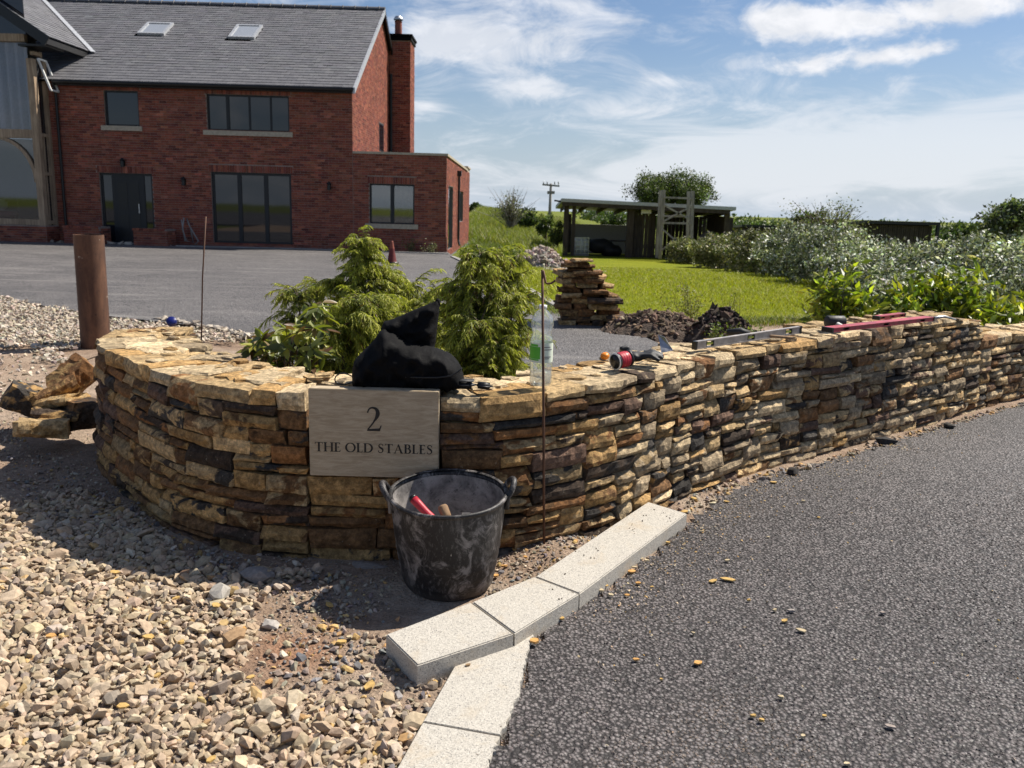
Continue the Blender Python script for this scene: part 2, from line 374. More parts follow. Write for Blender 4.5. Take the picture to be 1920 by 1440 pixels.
M = dict(
    stone=m_stone(), gravel=m_gravel(), dirt=m_dirt(),
    tarmac=m_tarmac('drive_tarmac', 78, (.090, .080, .081), (.185, .166, .165)),
    chip=m_gravel('tarmac_chip', .3),
    forecourt=m_tarmac('forecourt_tarmac', 70, (.175, .165, .165), (.275, .261, .258), .45),
    granite=m_granite(), brick=m_brick(), slate=m_slate(),
    mortar=plain('mortar', (.25, .195, .165), .9, var=.2, sc=8),
    core=plain('wall_core', (.035, .026, .018), .95, var=.4, sc=20),
    leaf=m_leaf('leaf'), silver=m_leaf('silver_leaf', .48, .4, .18), conifer=m_leaf('conifer_spray', .55, .3, .35), gloss=m_leaf('glossy_leaf', .42, .45, .35),
    lawn=m_grass_ground('lawn', (.16, .19, .008), (.225, .24, .012), (.28, .26, .03)),
    field=m_grass_ground('field', (.11, .14, .020), (.15, .17, .028), (.20, .18, .06)),
    grass=m_leaf('grass_blade', .5, .3, .4),
    bark=plain('bark', (.10, .075, .055), .9, sc=9, bump=.5, bdist=.02),
    oak=m_wood('oak', (.23, .16, .105), (.42, .31, .21)),
    oldwood=m_wood('weathered_wood', (.20, .18, .16), (.40, .37, .34)),
    darkwood=m_wood('dark_timber', (.035, .027, .021), (.085, .066, .052)),
    frame=plain('dark_frame', (.012, .013, .016), .45, var=.15),
    glass=m_glass_dark(), black=plain('black_plastic', (.012, .012, .013), .4, var=.2, sc=30),
    cloth=plain('black_cloth', (.0045, .0043, .0048), .8, spec=.12, var=.3, sc=25, bump=.5, bdist=.004),
    rubber=plain('black_rubber', (.02, .02, .022), .6, var=.3, sc=40),
    sill=plain('sill_stone', (.40, .34, .26), .85, var=.15),
    lead=plain('lead_flashing', (.42, .43, .45), .5, var=.12, metal=.3),
    fascia=plain('black_gutter', (.014, .014, .015), .4, var=.15),
    white=plain('white_plastic', (.72, .72, .70), .5, var=.08), steel=plain('steel', (.42, .42, .43), .35, .9, var=.2, sc=40),
    rust=m_rust(), tub=m_tub(False), tubin=m_tub(True), clear=m_clear(),
    red=plain('red_paint', (.50, .022, .035), .4, var=.15), redgrip=plain('red_rubber_grip', (.42, .022, .04), .5, var=.15, sc=30),
    pink=plain('faded_red_paint', (.42, .13, .14), .55, var=.2, sc=30), alu=plain('aluminium', (.40, .36, .33), .45, .5, var=.2, sc=30),
    orange=plain('orange_plastic', (.75, .24, .02), .4, var=.1), blue=plain('blue_plastic', (.008, .014, .13), .35, var=.15),
    handlewood=m_wood('handle_wood', (.20, .12, .065), (.33, .21, .12)),
    conered=plain('cone_red', (.13, .018, .016), .6, var=.2), concrete=plain('concrete', (.26, .245, .23), .9, var=.2, sc=6, bump=.5, bdist=.01),
    galv=plain('galvanised_roof', (.42, .43, .44), .5, var=.15, metal=.3), block=plain('block_wall', (.30, .295, .29), .9, var=.15),
    soil=plain('dark_soil', (.085, .058, .042), .95, var=.5, sc=9, bump=.9, bdist=.05),
    letter=plain('letter_paint', (.010, .010, .011), .5, var=.1), curtain=plain('curtain', (.17, .165, .20), .9, var=.1),
    room=plain('room_plaster', (.16, .155, .15), .9, var=.1), copper=plain('terracotta', (.25, .07, .045), .8, var=.2),
    labelg=plain('label_green', (.10, .42, .035), .5, var=.1), labelw=plain('label_pale', (.70, .76, .62), .5, var=.05),
)
def m_plaque():
    t = NT('sandstone_slab'); p = t.coord(); w = t.noise(t.mapping(p, (1.1, 1, 7), rot=(0, R(9), 0)), 9, 6, .6, 1.2); g = t.noise(p, 260, 3)
    c = t.mix(t.rng(w, .28, .72), (.34, .265, .175), (.48, .39, .275)); c = t.mix(t.rng(t.noise(t.mapping(p, (1, 1, 9), rot=(0, R(9), 0)), 16, 4), .60, .72), c, (.30, .22, .15))
    c = t.mix(.25, c, t.mix(t.rng(g, .3, .7), (.7, .7, .7), (1.25, 1.25, 1.25)), 'MULTIPLY')
    return t.fin(c, .85, t.bump(g, .15, .001), .2)
M['plaque'] = m_plaque(); M['skyglass'] = plain('painted_sky_glass', (.30, .32, .35), .06, spec=.8, var=.05, bump=0)  # pale base colour stands in for bright sky mirrored in the skylight panes

# ------------------------------------------------------------------ ground
def terrain(x, y):
    x = np.asarray(x, float); y = np.asarray(y, float)
    z = -.9*sstep(13, 45, y)*sstep(-4, 2, x)
    z = z+1.35*sstep(44, 120, y)*(1-sstep(2, 26, x))*sstep(-60, -10, x)
    z = z-1.2*sstep(60, 160, y)*sstep(6, 40, x)
    return z
def inpoly(P, poly):
    x, y = P[:, 0], P[:, 1]; r = np.zeros(len(P), bool); n = len(poly)
    for i in range(n):
        (x0, y0), (x1, y1) = poly[i], poly[(i+1) % n]
        c = ((y0 > y) != (y1 > y)) & (x < (x1-x0)*(y-y0)/((y1-y0) if y1 != y0 else 1e-9)+x0); r ^= c
    return r
def noise2(P, sc, seed=0, octv=3):
    """cheap value noise, vectorised"""
    out = np.zeros(len(P)); amp = 1; tot = 0
    for o in range(octv):
        q = P[:, :2]*sc*(2**o)+seed*17.3+o*5.1; i = np.floor(q).astype(np.int64); f = q-i; f = f*f*(3-2*f)
        def h(a, b):
            v = (a*374761393+b*668265263+seed*982451653) & 0x7fffffff; v = ((v ^ (v >> 13))*1274126177) & 0x7fffffff
            return ((v ^ (v >> 16)) & 0xffff)/65535.
        a, b = i[:, 0], i[:, 1]
        v = (h(a, b)*(1-f[:, 0])+h(a+1, b)*f[:, 0])*(1-f[:, 1])+(h(a, b+1)*(1-f[:, 0])+h(a+1, b+1)*f[:, 0])*f[:, 1]
        out += v*amp; tot += amp; amp *= .5
    return out/tot-.5
def mound(P):
    """height of the bare earth near the wall"""
    x, y = P[:, 0], P[:, 1]
    z = .022*noise2(P, 1.6, 3, 3)+.014*noise2(P, 9, 5, 3)
    z += .055*np.exp(-(((x-.25)/.35)**2+((y-3.55)/.25)**2))          # debris against the wall right of the tub
    z += .035*np.exp(-(((x+.42)/.16)**2+((y-3.22)/.16)**2))          # lump left of the tub
    return z
def grid(name, xs, ys, zf, mat, kind='structure', mask=None):
    X, Y = np.meshgrid(xs, ys); P = np.stack([X.ravel(), Y.ravel()], 1); Z = zf(P)
    nx, ny = len(xs), len(ys); i = np.arange((ny-1)*(nx-1)); r, c = i//(nx-1), i % (nx-1)
    a = r*nx+c; Q = np.stack([a, a+1, a+1+nx, a+nx], 1)
    if mask is not None: Q = Q[mask(P[Q].mean(1))]
    V = np.column_stack([P, Z]); used = np.unique(Q); mp = np.full(len(V), -1); mp[used] = np.arange(len(used))
    o = mesh_np(name, V[used], mp[Q], mat, smooth=True); tag(o, kind=kind); return o
def poly_sheet(name, poly, z, mat, kind='structure', zf=None):
    bm = bmesh.new(); vs = [bm.verts.new((x, y, z if zf is None else float(zf(x, y))+z)) for x, y in poly]; bm.faces.new(vs)
    bmesh.ops.triangulate(bm, faces=bm.faces[:]); me = bpy.data.meshes.new(name); bm.to_mesh(me); bm.free(); me.materials.append(mat)
    return tag(obj_from(name, me), kind=kind)

tag(grid('ground', np.concatenate([np.linspace(-900, -60, 15), np.linspace(-55, 55, 45), np.linspace(60, 900, 15)]),
     np.concatenate([np.linspace(-300, -15, 6), np.linspace(-10, 130, 60), np.linspace(150, 1500, 14)]),
     lambda P: terrain(P[:, 0], P[:, 1])-.10, M['field']), kind='structure')
grid('bare_earth', np.arange(-4.2, 5.0, .04), np.arange(1.0, 7.6, .04), mound, M['dirt'])
grid('yard', np.arange(-60, 60.1, 1.5), np.arange(-60, 1.6, 1.5), lambda P: 0*P[:, 0]-.008, M['forecourt'])  # unseen tarmac behind the camera, added so the windows reflect grey ground
grid('yard', np.arange(-16, -3.75, .4), np.arange(1.0, 14.1, .4), lambda P: .03*noise2(P, .8, 4, 2)-.008, M['dirt'])
grid('bed_soil', np.arange(-4.2, 7, .3), np.arange(7.3, 14, .3), lambda P: .03*noise2(P, .8, 4, 2)-.02, M['dirt'])
FORE = [(-34, 28.3), (-2.2, 28.0), (-1.75, 25), (-.2, 16), (.45, 12.8), (1.3, 11.4), (1.9, 8.5), (2.2, 6.6), (.9, 5.6), (-.4, 6.2), (-1.9, 7.4), (-3.15, 9.73), (-5.66, 10.9), (-7.5, 12.4), (-12, 14.2), (-34, 16)]
poly_sheet('forecourt_tarmac', FORE, .034, M['forecourt'])
DRIVE = [(-.36, .4), (-.05, 1.7), (-.02, 2.05), (.02, 2.3), (.09, 2.62), (.13, 2.84), (.30, 3.03), (.60, 3.46), (.88, 3.93), (1.12, 4.33), (1.55, 4.78), (2.05, 5.15), (2.5, 5.50), (3.0, 5.93), (3.5, 6.32), (4.3, 6.97), (5.4, 7.72), (9, 10), (14, 12), (14, .4)]
def drive_sheet():
    xs = np.arange(-.4, 14.01, .06); ys = np.arange(.4, 12.01, .06)
    return grid('driveway_tarmac', xs, ys, lambda P: .022+.006*noise2(P, .9, 8, 2), M['tarmac'], mask=lambda C: inpoly(C, DRIVE))
drive_sheet()
LAWN = [(-.2, 16), (.45, 12.6), (1.3, 11.6), (2.6, 11.9), (4.2, 12.6), (6.0, 13.2), (7.2, 19), (8.3, 28), (9.6, 38), (11.5, 45.5), (2.0, 45.5), (-.6, 36), (-1.75, 25)]
grid('lawn', np.arange(-3, 12.5, .3), np.arange(11, 46.5, .3), lambda P: terrain(P[:, 0], P[:, 1])+.02+.04*noise2(P, .5, 6, 2), M['lawn'], mask=lambda C: inpoly(C, LAWN))

# ---- scatter of broken stone
def hull_templates(k, npts, flat, rng, elong=.35):
    T = []
    for i in range(k):
        p = rng.normal(size=(npts, 3)); p /= np.linalg.norm(p, axis=1)[:, None]
        p *= rng.uniform(.72 if npts < 16 else .84, 1.05, size=(npts, 1)); p *= np.array([1+rng.uniform(0, elong), 1-rng.uniform(0, elong*.6), flat*rng.uniform(.75, 1.15)])
        bm = bmesh.new(); [bm.verts.new(v) for v in p]
        r = bmesh.ops.convex_hull(bm, input=bm.verts[:])
        loose = [v for v in bm.verts if not v.link_faces]
        for v in loose: bm.verts.remove(v)
        bmesh.ops.triangulate(bm, faces=bm.faces[:])
        bm.verts.index_update()
        T.append((np.array([v.co[:] for v in bm.verts]), np.array([[v.index for v in f.verts] for f in bm.faces]))); bm.free()
    return T
def rotmats(n, rng, tilt):
    a = rng.uniform(0, 2*np.pi, n); b = rng.normal(0, tilt, n); c = rng.normal(0, tilt, n)
    ca, sa, cb, sb, cc, sc = np.cos(a), np.sin(a), np.cos(b), np.sin(b), np.cos(c), np.sin(c)
    Rz_ = np.zeros((n, 3, 3)); Rz_[:, 0, 0] = ca; Rz_[:, 0, 1] = -sa; Rz_[:, 1, 0] = sa; Rz_[:, 1, 1] = ca; Rz_[:, 2, 2] = 1
    Rx_ = np.zeros((n, 3, 3)); Rx_[:, 0, 0] = 1; Rx_[:, 1, 1] = cb; Rx_[:, 1, 2] = -sb; Rx_[:, 2, 1] = sb; Rx_[:, 2, 2] = cb
    Ry_ = np.zeros((n, 3, 3)); Ry_[:, 1, 1] = 1; Ry_[:, 0, 0] = cc; Ry_[:, 0, 2] = sc; Ry_[:, 2, 0] = -sc; Ry_[:, 2, 2] = cc
    return Rx_ @ Ry_ @ Rz_
def scatter(name, P, size, T, cols, mat, rng, tilt=.5, kind='stuff'):
    """P (n,3) centres, size (n,), cols (n,3)"""
    n = len(P); which = rng.integers(0, len(T), n); VV = []; FF = []; CC = []; base = 0
    Rm = rotmats(n, rng, tilt)
    for k, (tv, tf) in enumerate(T):
        ix = np.where(which == k)[0]
        if not len(ix): continue
        v = np.einsum('nij,mj->nmi', Rm[ix], tv)*size[ix][:, None, None]+P[ix][:, None, :]
        m = len(tv); f = tf[None]+(np.arange(len(ix))*m)[:, None, None]+base
        VV.append(v.reshape(-1, 3)); FF.append(f.reshape(-1, 3)); CC.append(np.repeat(cols[ix], m, 0)); base += m*len(ix)
    o = mesh_np(name, np.concatenate(VV), np.concatenate(FF), mat, attrs={'ca': np.concatenate(CC)})
    return tag(o, kind=kind) if kind else o
def jgrid(x0, x1, y0, y1, sp, rng, jit=.5):
    X, Y = np.meshgrid(np.arange(x0, x1, sp), np.arange(y0, y1, sp)); P = np.stack([X.ravel(), Y.ravel()], 1)
    return P+rng.uniform(-jit, jit, P.shape)*sp
def pal(n, colors, w, rng, var=.18):
    w = np.array(w, float); w /= w.sum(); c = np.array(colors)[rng.choice(len(colors), n, p=w)]
    return c*np.exp(rng.normal(0, var, (n, 1)))*np.exp(rng.normal(0, var*.2, (n, 3)))
GRAVC = [(.42, .325, .225), (.45, .365, .265), (.39, .30, .208), (.36, .285, .21), (.28, .23, .185), (.49, .415, .325), (.45, .31, .15)]
GRAVW = [6, 5, 5, 3, 1.6, 1.4, .5]
GP = [gp(*p) for p in [(-120, 1620), (-120, 955), (60, 945), (140, 925), (250, 955), (330, 1030), (430, 1070), (600, 1075), (500, 1120), (500, 1180), (460, 1260), (540, 1300), (690, 1330), (790, 1330), (745, 1440), (690, 1620)]]
TH = hull_templates(8, 15, .60, RNG)+hull_templates(8, 19, .6, RNG)
TS = hull_templates(8, 9, .65, RNG)
TF = hull_templates(8, 11, .28, RNG, .6)
def gz(P): return mound(P)
def fade_mask(P, poly, wob, seed, rng):
    Q = P+wob*np.stack([noise2(P, 3, seed, 2), noise2(P, 3, seed+1, 2)], 1)*2
    return inpoly(Q, poly)
WALLFOOT = [(.30, 3.03), (.45, 3.24), (.60, 3.46), (.74, 3.7), (.88, 3.93), (1.0, 4.13), (1.12, 4.33), (1.33, 4.55), (1.55, 4.78), (1.8, 4.97), (2.05, 5.15), (2.5, 5.5), (3.0, 5.93)]
def foreground_gravel():
    rng = np.random.default_rng(5); Ps = []; Ss = []
    for layer, (sp, s0, s1) in enumerate(((.024, .011, .019), (.030, .013, .023), (.075, .019, .031), (.19, .028, .040))):
        P = jgrid(-3.4, .0, 1.5, 4.5, sp, rng, .55); P = P[fade_mask(P, GP, .10, 20+layer, rng)]
        dens = noise2(P, 1.3, 9, 2)
        if layer: P = P[(rng.uniform(0, 1, len(P)) < .88) & (dens > -.33)]
        s = rng.uniform(s0, s1, len(P))**1.0*np.exp(rng.normal(0, .15, len(P)))
        z = gz(P)+s*.18+(.0, .007, .012, .012)[layer]+.01*(dens[:len(P)] if len(dens) == len(P) else 0)
        Ps.append(np.column_stack([P, z])); Ss.append(s)
    P = np.concatenate(Ps); S = np.concatenate(Ss)
    scatter('gravel', P, S, TH, pal(len(P), GRAVC, GRAVW, rng, .10), M['gravel'], rng, .55)
    # grit and small rubble on the bare earth
    P = jgrid(-3.4, 1.3, 2.0, 6.2, .019, rng, .6)
    d = noise2(P, 2.2, 31, 3); keep = rng.uniform(0, 1, len(P)) < np.clip(.32+1.2*d, .08, .75)
    P = P[keep & ~inpoly(P, DRIVE)]
    s = rng.uniform(.003, .008, len(P))*np.exp(rng.normal(0, .35, len(P)))
    P3 = np.column_stack([P, gz(P)+s*.3])
    scatter('grit', P3, s, TS, pal(len(P), [(.36, .28, .21), (.44, .36, .28), (.26, .21, .17), (.46, .30, .15), (.24, .22, .21)], [4, 3, 3, 1, 2], rng), M['gravel'], rng, .7)
    # middling rubble: left of kerb, round the tub, shaded strip, along the right-hand wall foot
    reg = [([gp(*p) for p in [(470, 1250), (600, 1170), (730, 1200), (790, 1280), (860, 1250), (790, 1370), (740, 1480), (640, 1480), (540, 1330)]], 1.5, .005, .021),
           ([gp(*p) for p in [(250, 950), (330, 1010), (540, 1075), (660, 1070), (660, 1105), (480, 1130), (330, 1060), (60, 960)]], 1.5, .006, .022),
           ([gp(*p, .04) for p in [(940, 1020), (1130, 990), (1240, 945), (1180, 985), (1040, 1060), (900, 1120), (930, 1060)]], .9, .005, .013),
           ([gp(*p, .02) for p in [(1270, 960), (1280, 935), (1330, 905), (1440, 880), (1560, 852), (1640, 825), (1800, 782), (1940, 745), (1940, 757), (1800, 793), (1660, 838), (1560, 870), (1400, 912), (1330, 950)]], .85, .006, .020),
           ([gp(*p) for p in [(0, 780), (60, 840), (170, 880), (240, 950), (60, 950), (-60, 960), (-60, 800)]], .35, .006, .016),
           ([gp(*p) for p in [(560, 1110), (720, 1090), (740, 1130), (620, 1200), (560, 1180), (500, 1230), (480, 1180)]], .9, .004, .015)]
    Ps = []; Ss = []
    for poly, dn, s0, s1 in reg:
        xs = [p[0] for p in poly]; ys = [p[1] for p in poly]
        P = jgrid(min(xs), max(xs), min(ys), max(ys), (s0+s1)*.95, rng, .7); P = P[inpoly(P, poly)]
        P = P[rng.uniform(0, 1, len(P)) < dn*(.75+noise2(P, 4, 41, 2))]
        s = s0+(s1-s0)*rng.uniform(0, 1, len(P))**2; Ps.append(np.column_stack([P, np.maximum(gz(P), .02*inpoly(P, DRIVE))+s*.35])); Ss.append(s)
    P = np.concatenate(Ps); S = np.concatenate(Ss)
    scatter('rubble', P, S, TH, pal(len(P), [(.34, .27, .20), (.42, .36, .28), (.24, .20, .17), (.46, .30, .13), (.20, .19, .19)], [4, 3, 3, 1.3, 2], rng), M['gravel'], rng, .6)
    k = 1500; w = np.array(WALLFOOT)[rng.integers(0, len(WALLFOOT), k)]; q = w+np.column_stack([np.abs(rng.exponential(.17, k)), -np.abs(rng.exponential(.15, k))])*rng.uniform(.1, 1, (k, 1))+rng.normal(0, .05, (k, 2)); q = q[inpoly(q, DRIVE)]
    q = np.concatenate([q, np.column_stack([rng.uniform(.2, 3, 260), rng.uniform(1.7, 5, 260)])]); q = q[inpoly(q, DRIVE)]; s = rng.uniform(.0018, .0065, len(q))
    scatter('drive_grit', np.column_stack([q, .027+s*.3]), s, TF, pal(len(q), [(.46, .36, .24), (.50, .33, .13), (.36, .30, .24), (.27, .24, .22)], [4, 2, 3, 2], rng), M['gravel'], rng, .4)
    cr = np.array([gp(*p, .085) for p in [(1185, 985), (1180, 990), (1187, 993), (1250, 968), (1256, 972), (1247, 962), (1262, 969), (1240, 962), (1225, 955), (1100, 1035), (1095, 1040), (1108, 1046), (1086, 1033), (1212, 966), (1205, 975), (1118, 1029), (1060, 1075), (1190, 1001), (1258, 962), (1252, 977), (1030, 1105), (1048, 1124)]]); cr = np.concatenate([cr, cr+rng.normal(0, .012, cr.shape)])
    scatter('dirt_crumbs', np.column_stack([cr, np.full(len(cr), .0855)]), rng.uniform(.0018, .0052, len(cr)), TS, pal(len(cr), [(.06, .045, .035), (.12, .09, .07)], [2, 1], rng), M['gravel'], rng, .5)
    # gravel by the post, farther off
    poly = [gp(*p) for p in [(-160, 556), (0, 561), (150, 592), (320, 612), (470, 628), (440, 648), (330, 640), (215, 625), (160, 650), (120, 690), (60, 650), (-160, 700)]]
    Ps = []; Ss = []
    for sp, s0, s1 in ((.05, .018, .032), (.085, .025, .042)):
        P = jgrid(-11, -1.5, 5, 13, sp, rng, .6); P = P[fade_mask(P, poly, .25, 50, rng)]
        s = rng.uniform(s0, s1, len(P)); Ps.append(np.column_stack([P, .02*np.ones(len(P))+s*.3+rng.uniform(0, .012, len(P))])); Ss.append(s)
    poly2 = [gp(*p) for p in [(-80, 660), (60, 650), (130, 700), (150, 760), (40, 780), (-80, 760)]]
    P = jgrid(-6, -2, 5, 9, .06, rng, .7); P = P[inpoly(P, poly2) & (rng.uniform(0, 1, len(P)) < .4)]
    s = rng.uniform(.010, .03, len(P)); Ps.append(np.column_stack([P, s*.3])); Ss.append(s)
    P = np.concatenate(Ps); S = np.concatenate(Ss)
    scatter('gravel', P, S, TS, pal(len(P), [(.42, .35, .27), (.50, .44, .36), (.33, .28, .22), (.27, .24, .21)], [4, 3, 2, 1], rng), M['gravel'], rng, .5)
    # tarmac aggregate near the camera
    P = jgrid(-.4, 3.6, 1.55, 5.0, .0100, rng, .55)
    lim = sstep(5.0, 4.0, P[:, 1])
    P = P[inpoly(P, DRIVE) & (rng.uniform(0, 1, len(P)) < .1+.9*lim) & (P[:, 0] < .25+P[:, 1]*.66)]
    s = rng.uniform(.0042, .0069, len(P))
    P3 = np.column_stack([P, .021+.006*noise2(P, .9, 8, 2)+rng.uniform(-.0028, .0012, len(P))])
    big = noise2(P, .9, 61, 3); c = pal(len(P), [(.116, .102, .102), (.142, .126, .125), (.092, .081, .081), (.172, .154, .150), (.26, .22, .17)], [5, 5, 3, .7, .05], rng, .10)*(1+.85*big[:, None])*(1+.10*np.sin((P[:, 0]*.62-P[:, 1]*.78)*5.2+2*noise2(P, .6, 71, 2)))[:, None]
    edge = np.min(np.stack([np.hypot(P[:, 0]-a_, P[:, 1]-b_) for a_, b_ in WALLFOOT]), 0)
    dusty = np.clip(sstep(.10, .32, noise2(P, 1.5, 66, 3))*.40+.55*np.exp(-edge/.16)*(.6+noise2(P, 5, 67, 2)), 0, .8)
    for (sx, sy, sr) in ((1362, 1412, .055), (1000, 1395, .03), (1255, 985, .10), (1400, 960, .12)):
        q = gp(sx, sy); dusty = np.maximum(dusty, .75*np.exp(-((P[:, 0]-q[0])**2+(P[:, 1]-q[1])**2)/sr**2)*(.7+noise2(P, 14, 68, 2)))
    c = c*(1-dusty[:, None])+np.array([.27, .205, .15])*dusty[:, None]
    scatter('tarmac_aggregate', P3, s, hull_templates(8, 8, .6, RNG), c, M['chip'], rng, .45)
foreground_gravel()

# ------------------------------------------------------------------ walling stone
STONEC = dict(ochre=(.42, .27, .118), pale=(.60, .48, .31), buff=(.48, .35, .19), brown=(.19, .108, .052), rust=(.25, .125, .052), slate=(.062, .057, .053), purple=(.15, .095, .07), grey=(.35, .28, .19), dark=(.075, .055, .042))
LEFTMIX = [('ochre', 5), ('brown', 3.2), ('rust', 1.8), ('slate', .9), ('buff', 2.8), ('purple', 1.0), ('dark', 1.1)]
RIGHTMIX = [('pale', 2.5), ('buff', 5), ('grey', 6.5), ('ochre', 1.0), ('brown', 1.2), ('slate', 1.1), ('purple', 1.2), ('dark', .8)]
TOPMIX = [('pale', 5), ('buff', 4), ('ochre', 1.6), ('grey', 1)]
def pick(mixl, rng):
    k, w = zip(*mixl); w = np.array(w, float); return np.array(STONEC[k[rng.choice(len(k), p=w/w.sum())]])*math.exp(rng.normal(0, .16))
def stone_geo(L, h, D, rng, rough=1.0, nx=None, cap=False):
    """front face at y=0 looking to -y, centred in x, z 0..h, back at y=D; returns V, quads, ngon back"""
    nx = nx or int(np.clip(round(L/.028), 3, 9)); nz = int(np.clip(round(h/.024), 2, 5))
    sd = rng.uniform(0, 100, 3); V = []; idx = {}
    bulge = rng.uniform(.002, .010)*rough; tu, tv = rng.normal(0, .0045*rough), rng.normal(0, .006*rough)
    cj = rng.normal(0, 1, (4, 2))*np.array([.005, .0028])*rough
    cut = rng.uniform(0, 1) < .55; cu, cv, cd = rng.uniform(-.8, .8), rng.uniform(-.2, .9), rng.uniform(.15, .5)
    def outline(u, v):
        w = [(1-u)*(1-v), u*(1-v), u*v, (1-u)*v]; j = sum(w[k]*cj[k] for k in range(4))
        x = (u-.5)*L+j[0]; z = v*h+j[1]
        n1 = mn.noise(Vector((u*L*16+sd[0], v*h*16, sd[1]))); n2 = mn.noise(Vector((u*L*16+sd[2], v*h*16, 9.1)))
        ed = max(abs(2*u-1), abs(2*v-1))
        return x+n1*.0032*rough, z+n2*.0022*rough*(1 if ed > .9 else 1.5)
    for j in range(nz+1):
        for i in range(nx+1):
            u, v = i/nx, j/nz; x, z = outline(u, v)
            f = (1-(2*u-1)**6)*(1-(2*v-1)**6)
            y = -bulge*f+tu*(u-.5)*2+tv*(v-.5)*2
            y += .008*rough*mn.noise(Vector((x*13+sd[0], z*18+sd[1], sd[2])))+.006*rough*mn.noise(Vector((x*34+sd[0], z*34+sd[1], sd[2])))
            if cut:
                q = (u-.5)*2*cu+(v-.5)*2*cv-cd
                if q > 0: y += q*.022*rough
            if i in (0, nx) or j in (0, nz): y += .006+.010*abs(mn.noise(Vector((x*30, z*30, sd[0]))))
            idx[i, j] = len(V); V.append((x, y, z))
    Fs = []
    for j in range(nz):
        for i in range(nx): Fs.append((idx[i, j], idx[i+1, j], idx[i+1, j+1], idx[i, j+1]))
    loop = [(i, 0) for i in range(nx+1)]+[(nx, j) for j in range(1, nz+1)]+[(i, nz) for i in range(nx-1, -1, -1)]+[(0, j) for j in range(nz-1, 0, -1)]
    prev = [idx[l] for l in loop]; n = len(prev)
    rings = (.025, D*.33, D*.66, D) if cap else (.028, D)
    for ri, yy in enumerate(rings):
        cur = []
        for k, l in enumerate(loop):
            x, y, z = V[idx[l]]; s = 1.0 if ri == 0 else (.985 if not cap else .99-.05*ri*rng.uniform(0, 1))
            cx = x*s+(rng.normal(0, .006) if (cap and ri) else 0); zz = h/2+(z-h/2)*(1.02 if ri == 0 else (1.0 if cap else .95))
            if cap and ri: zz += rng.normal(0, .0022)
            cur.append(len(V)); V.append((cx, max(yy+(rng.normal(0, .012) if ri == len(rings)-1 and cap else 0), y+.004), zz))
        for k in range(n): Fs.append((prev[k], cur[k], cur[(k+1) % n], prev[(k+1) % n]))
        prev = cur
    c0 = len(V); V.append((0, D, h/2)); tris = [(prev[k], c0, prev[(k+1) % n]) for k in range(n)]
    return np.array(V), np.array(Fs), np.array(tris)
def slab_geo(poly, th, rng, rough=1.0):
    """irregular flat flag: top at z=0"""
    poly = np.array(poly); n = len(poly); pts = []
    for i in range(n):
        a, b = poly[i], poly[(i+1) % n]; m = max(1, int(np.linalg.norm(b-a)/.05))
        for k in range(m): pts.append(a+(b-a)*(k/m)+rng.normal(0, .005*rough, 2))
    pts = np.array(pts); n = len(pts); c = pts.mean(0); V = []
    tilt = rng.normal(0, .02, 2)
    def zt(p): return float((p-c)@tilt)+rng.normal(0, .0016)
    rows = [(.0, 0), (.55, 0), (.93, 0), (1.0, -.007), (1.01, -th*.5), (.96, -th)]
    V.append((*c, zt(c)))
    for s, dz in rows[1:]:
        for p in pts:
            q = c+(p-c)*s+(rng.normal(0, .003, 2) if s > .9 else 0); V.append((*q, zt(q)+dz))
    quads = []; tris = [(0, 1+k, 1+(k+1) % n) for k in range(n)]
    for r in range(len(rows)-2):
        for k in range(n):
            a = 1+r*n+k; b = 1+r*n+(k+1) % n; quads.append((a, a+n, b+n, b))
    bc = len(V); V.append((*c, -th)); o = 1+(len(rows)-2)*n
    tris += [(bc, o+(k+1) % n, o+k) for k in range(n)]
    return np.array(V), np.array(quads), np.array(tris)
def stone_attrs(n, ca, cb, rng):
    s = rng.uniform(0, 1, 3); return {'ca': np.tile(ca, (n, 1)), 'cb': np.tile(cb, (n, 1)), 'sd': np.tile(s, (n, 1))}

class Path:
    def __init__(s, pts):
        pts = np.array(pts, float); P = []
        for i in range(len(pts)-1):     # Catmull-Rom
            p0, p1, p2, p3 = pts[max(i-1, 0)], pts[i], pts[i+1], pts[min(i+2, len(pts)-1)]
            for t in np.linspace(0, 1, 24, endpoint=False):
                P.append(.5*((2*p1)+(-p0+p2)*t+(2*p0-5*p1+4*p2-p3)*t*t+(-p0+3*p1-3*p2+p3)*t**3))
        P.append(pts[-1]); s.P = np.array(P); d = np.linalg.norm(np.diff(s.P, axis=0), axis=1); s.s = np.concatenate([[0], np.cumsum(d)]); s.len = s.s[-1]
    def at(s, u): return np.array([np.interp(u, s.s, s.P[:, 0]), np.interp(u, s.s, s.P[:, 1])])
    def frame(s, u, half=.06):
        a, b = s.at(max(0, u-half)), s.at(min(s.len, u+half)); t = (b-a)/np.linalg.norm(b-a); return (a+b)/2*.5+s.at(u)*.5, t, np.array([t[1], -t[0]])
    def near(s, x, y): i = np.argmin((s.P[:, 0]-x)**2+(s.P[:, 1]-y)**2); return s.s[i]
WALL = Path([(-2.02, 5.36), (-2.28, 5.30), (-2.44, 5.08), (-2.38, 4.74), (-2.20, 4.45), (-1.95, 4.15), (-1.62, 3.79), (-1.30, 3.55), (-1.02, 3.46), (-.80, 3.45), (-.32, 3.45), (-.02, 3.50), (.28, 3.67), (.62, 3.99), (1.03, 4.46), (1.5, 4.93), (2.08, 5.36), (2.58, 5.78), (3.2, 6.28), (3.62, 6.63), (4.1, 7.03), (4.8, 7.5), (5.6, 8.0)])
PX0, PX1 = at(578, 729, 3.435)[0], at(823, 733, 3.435)[0]
PZ1 = at(700, 731, 3.435)[2]; PZ0 = at(700, 894, 3.435)[2]
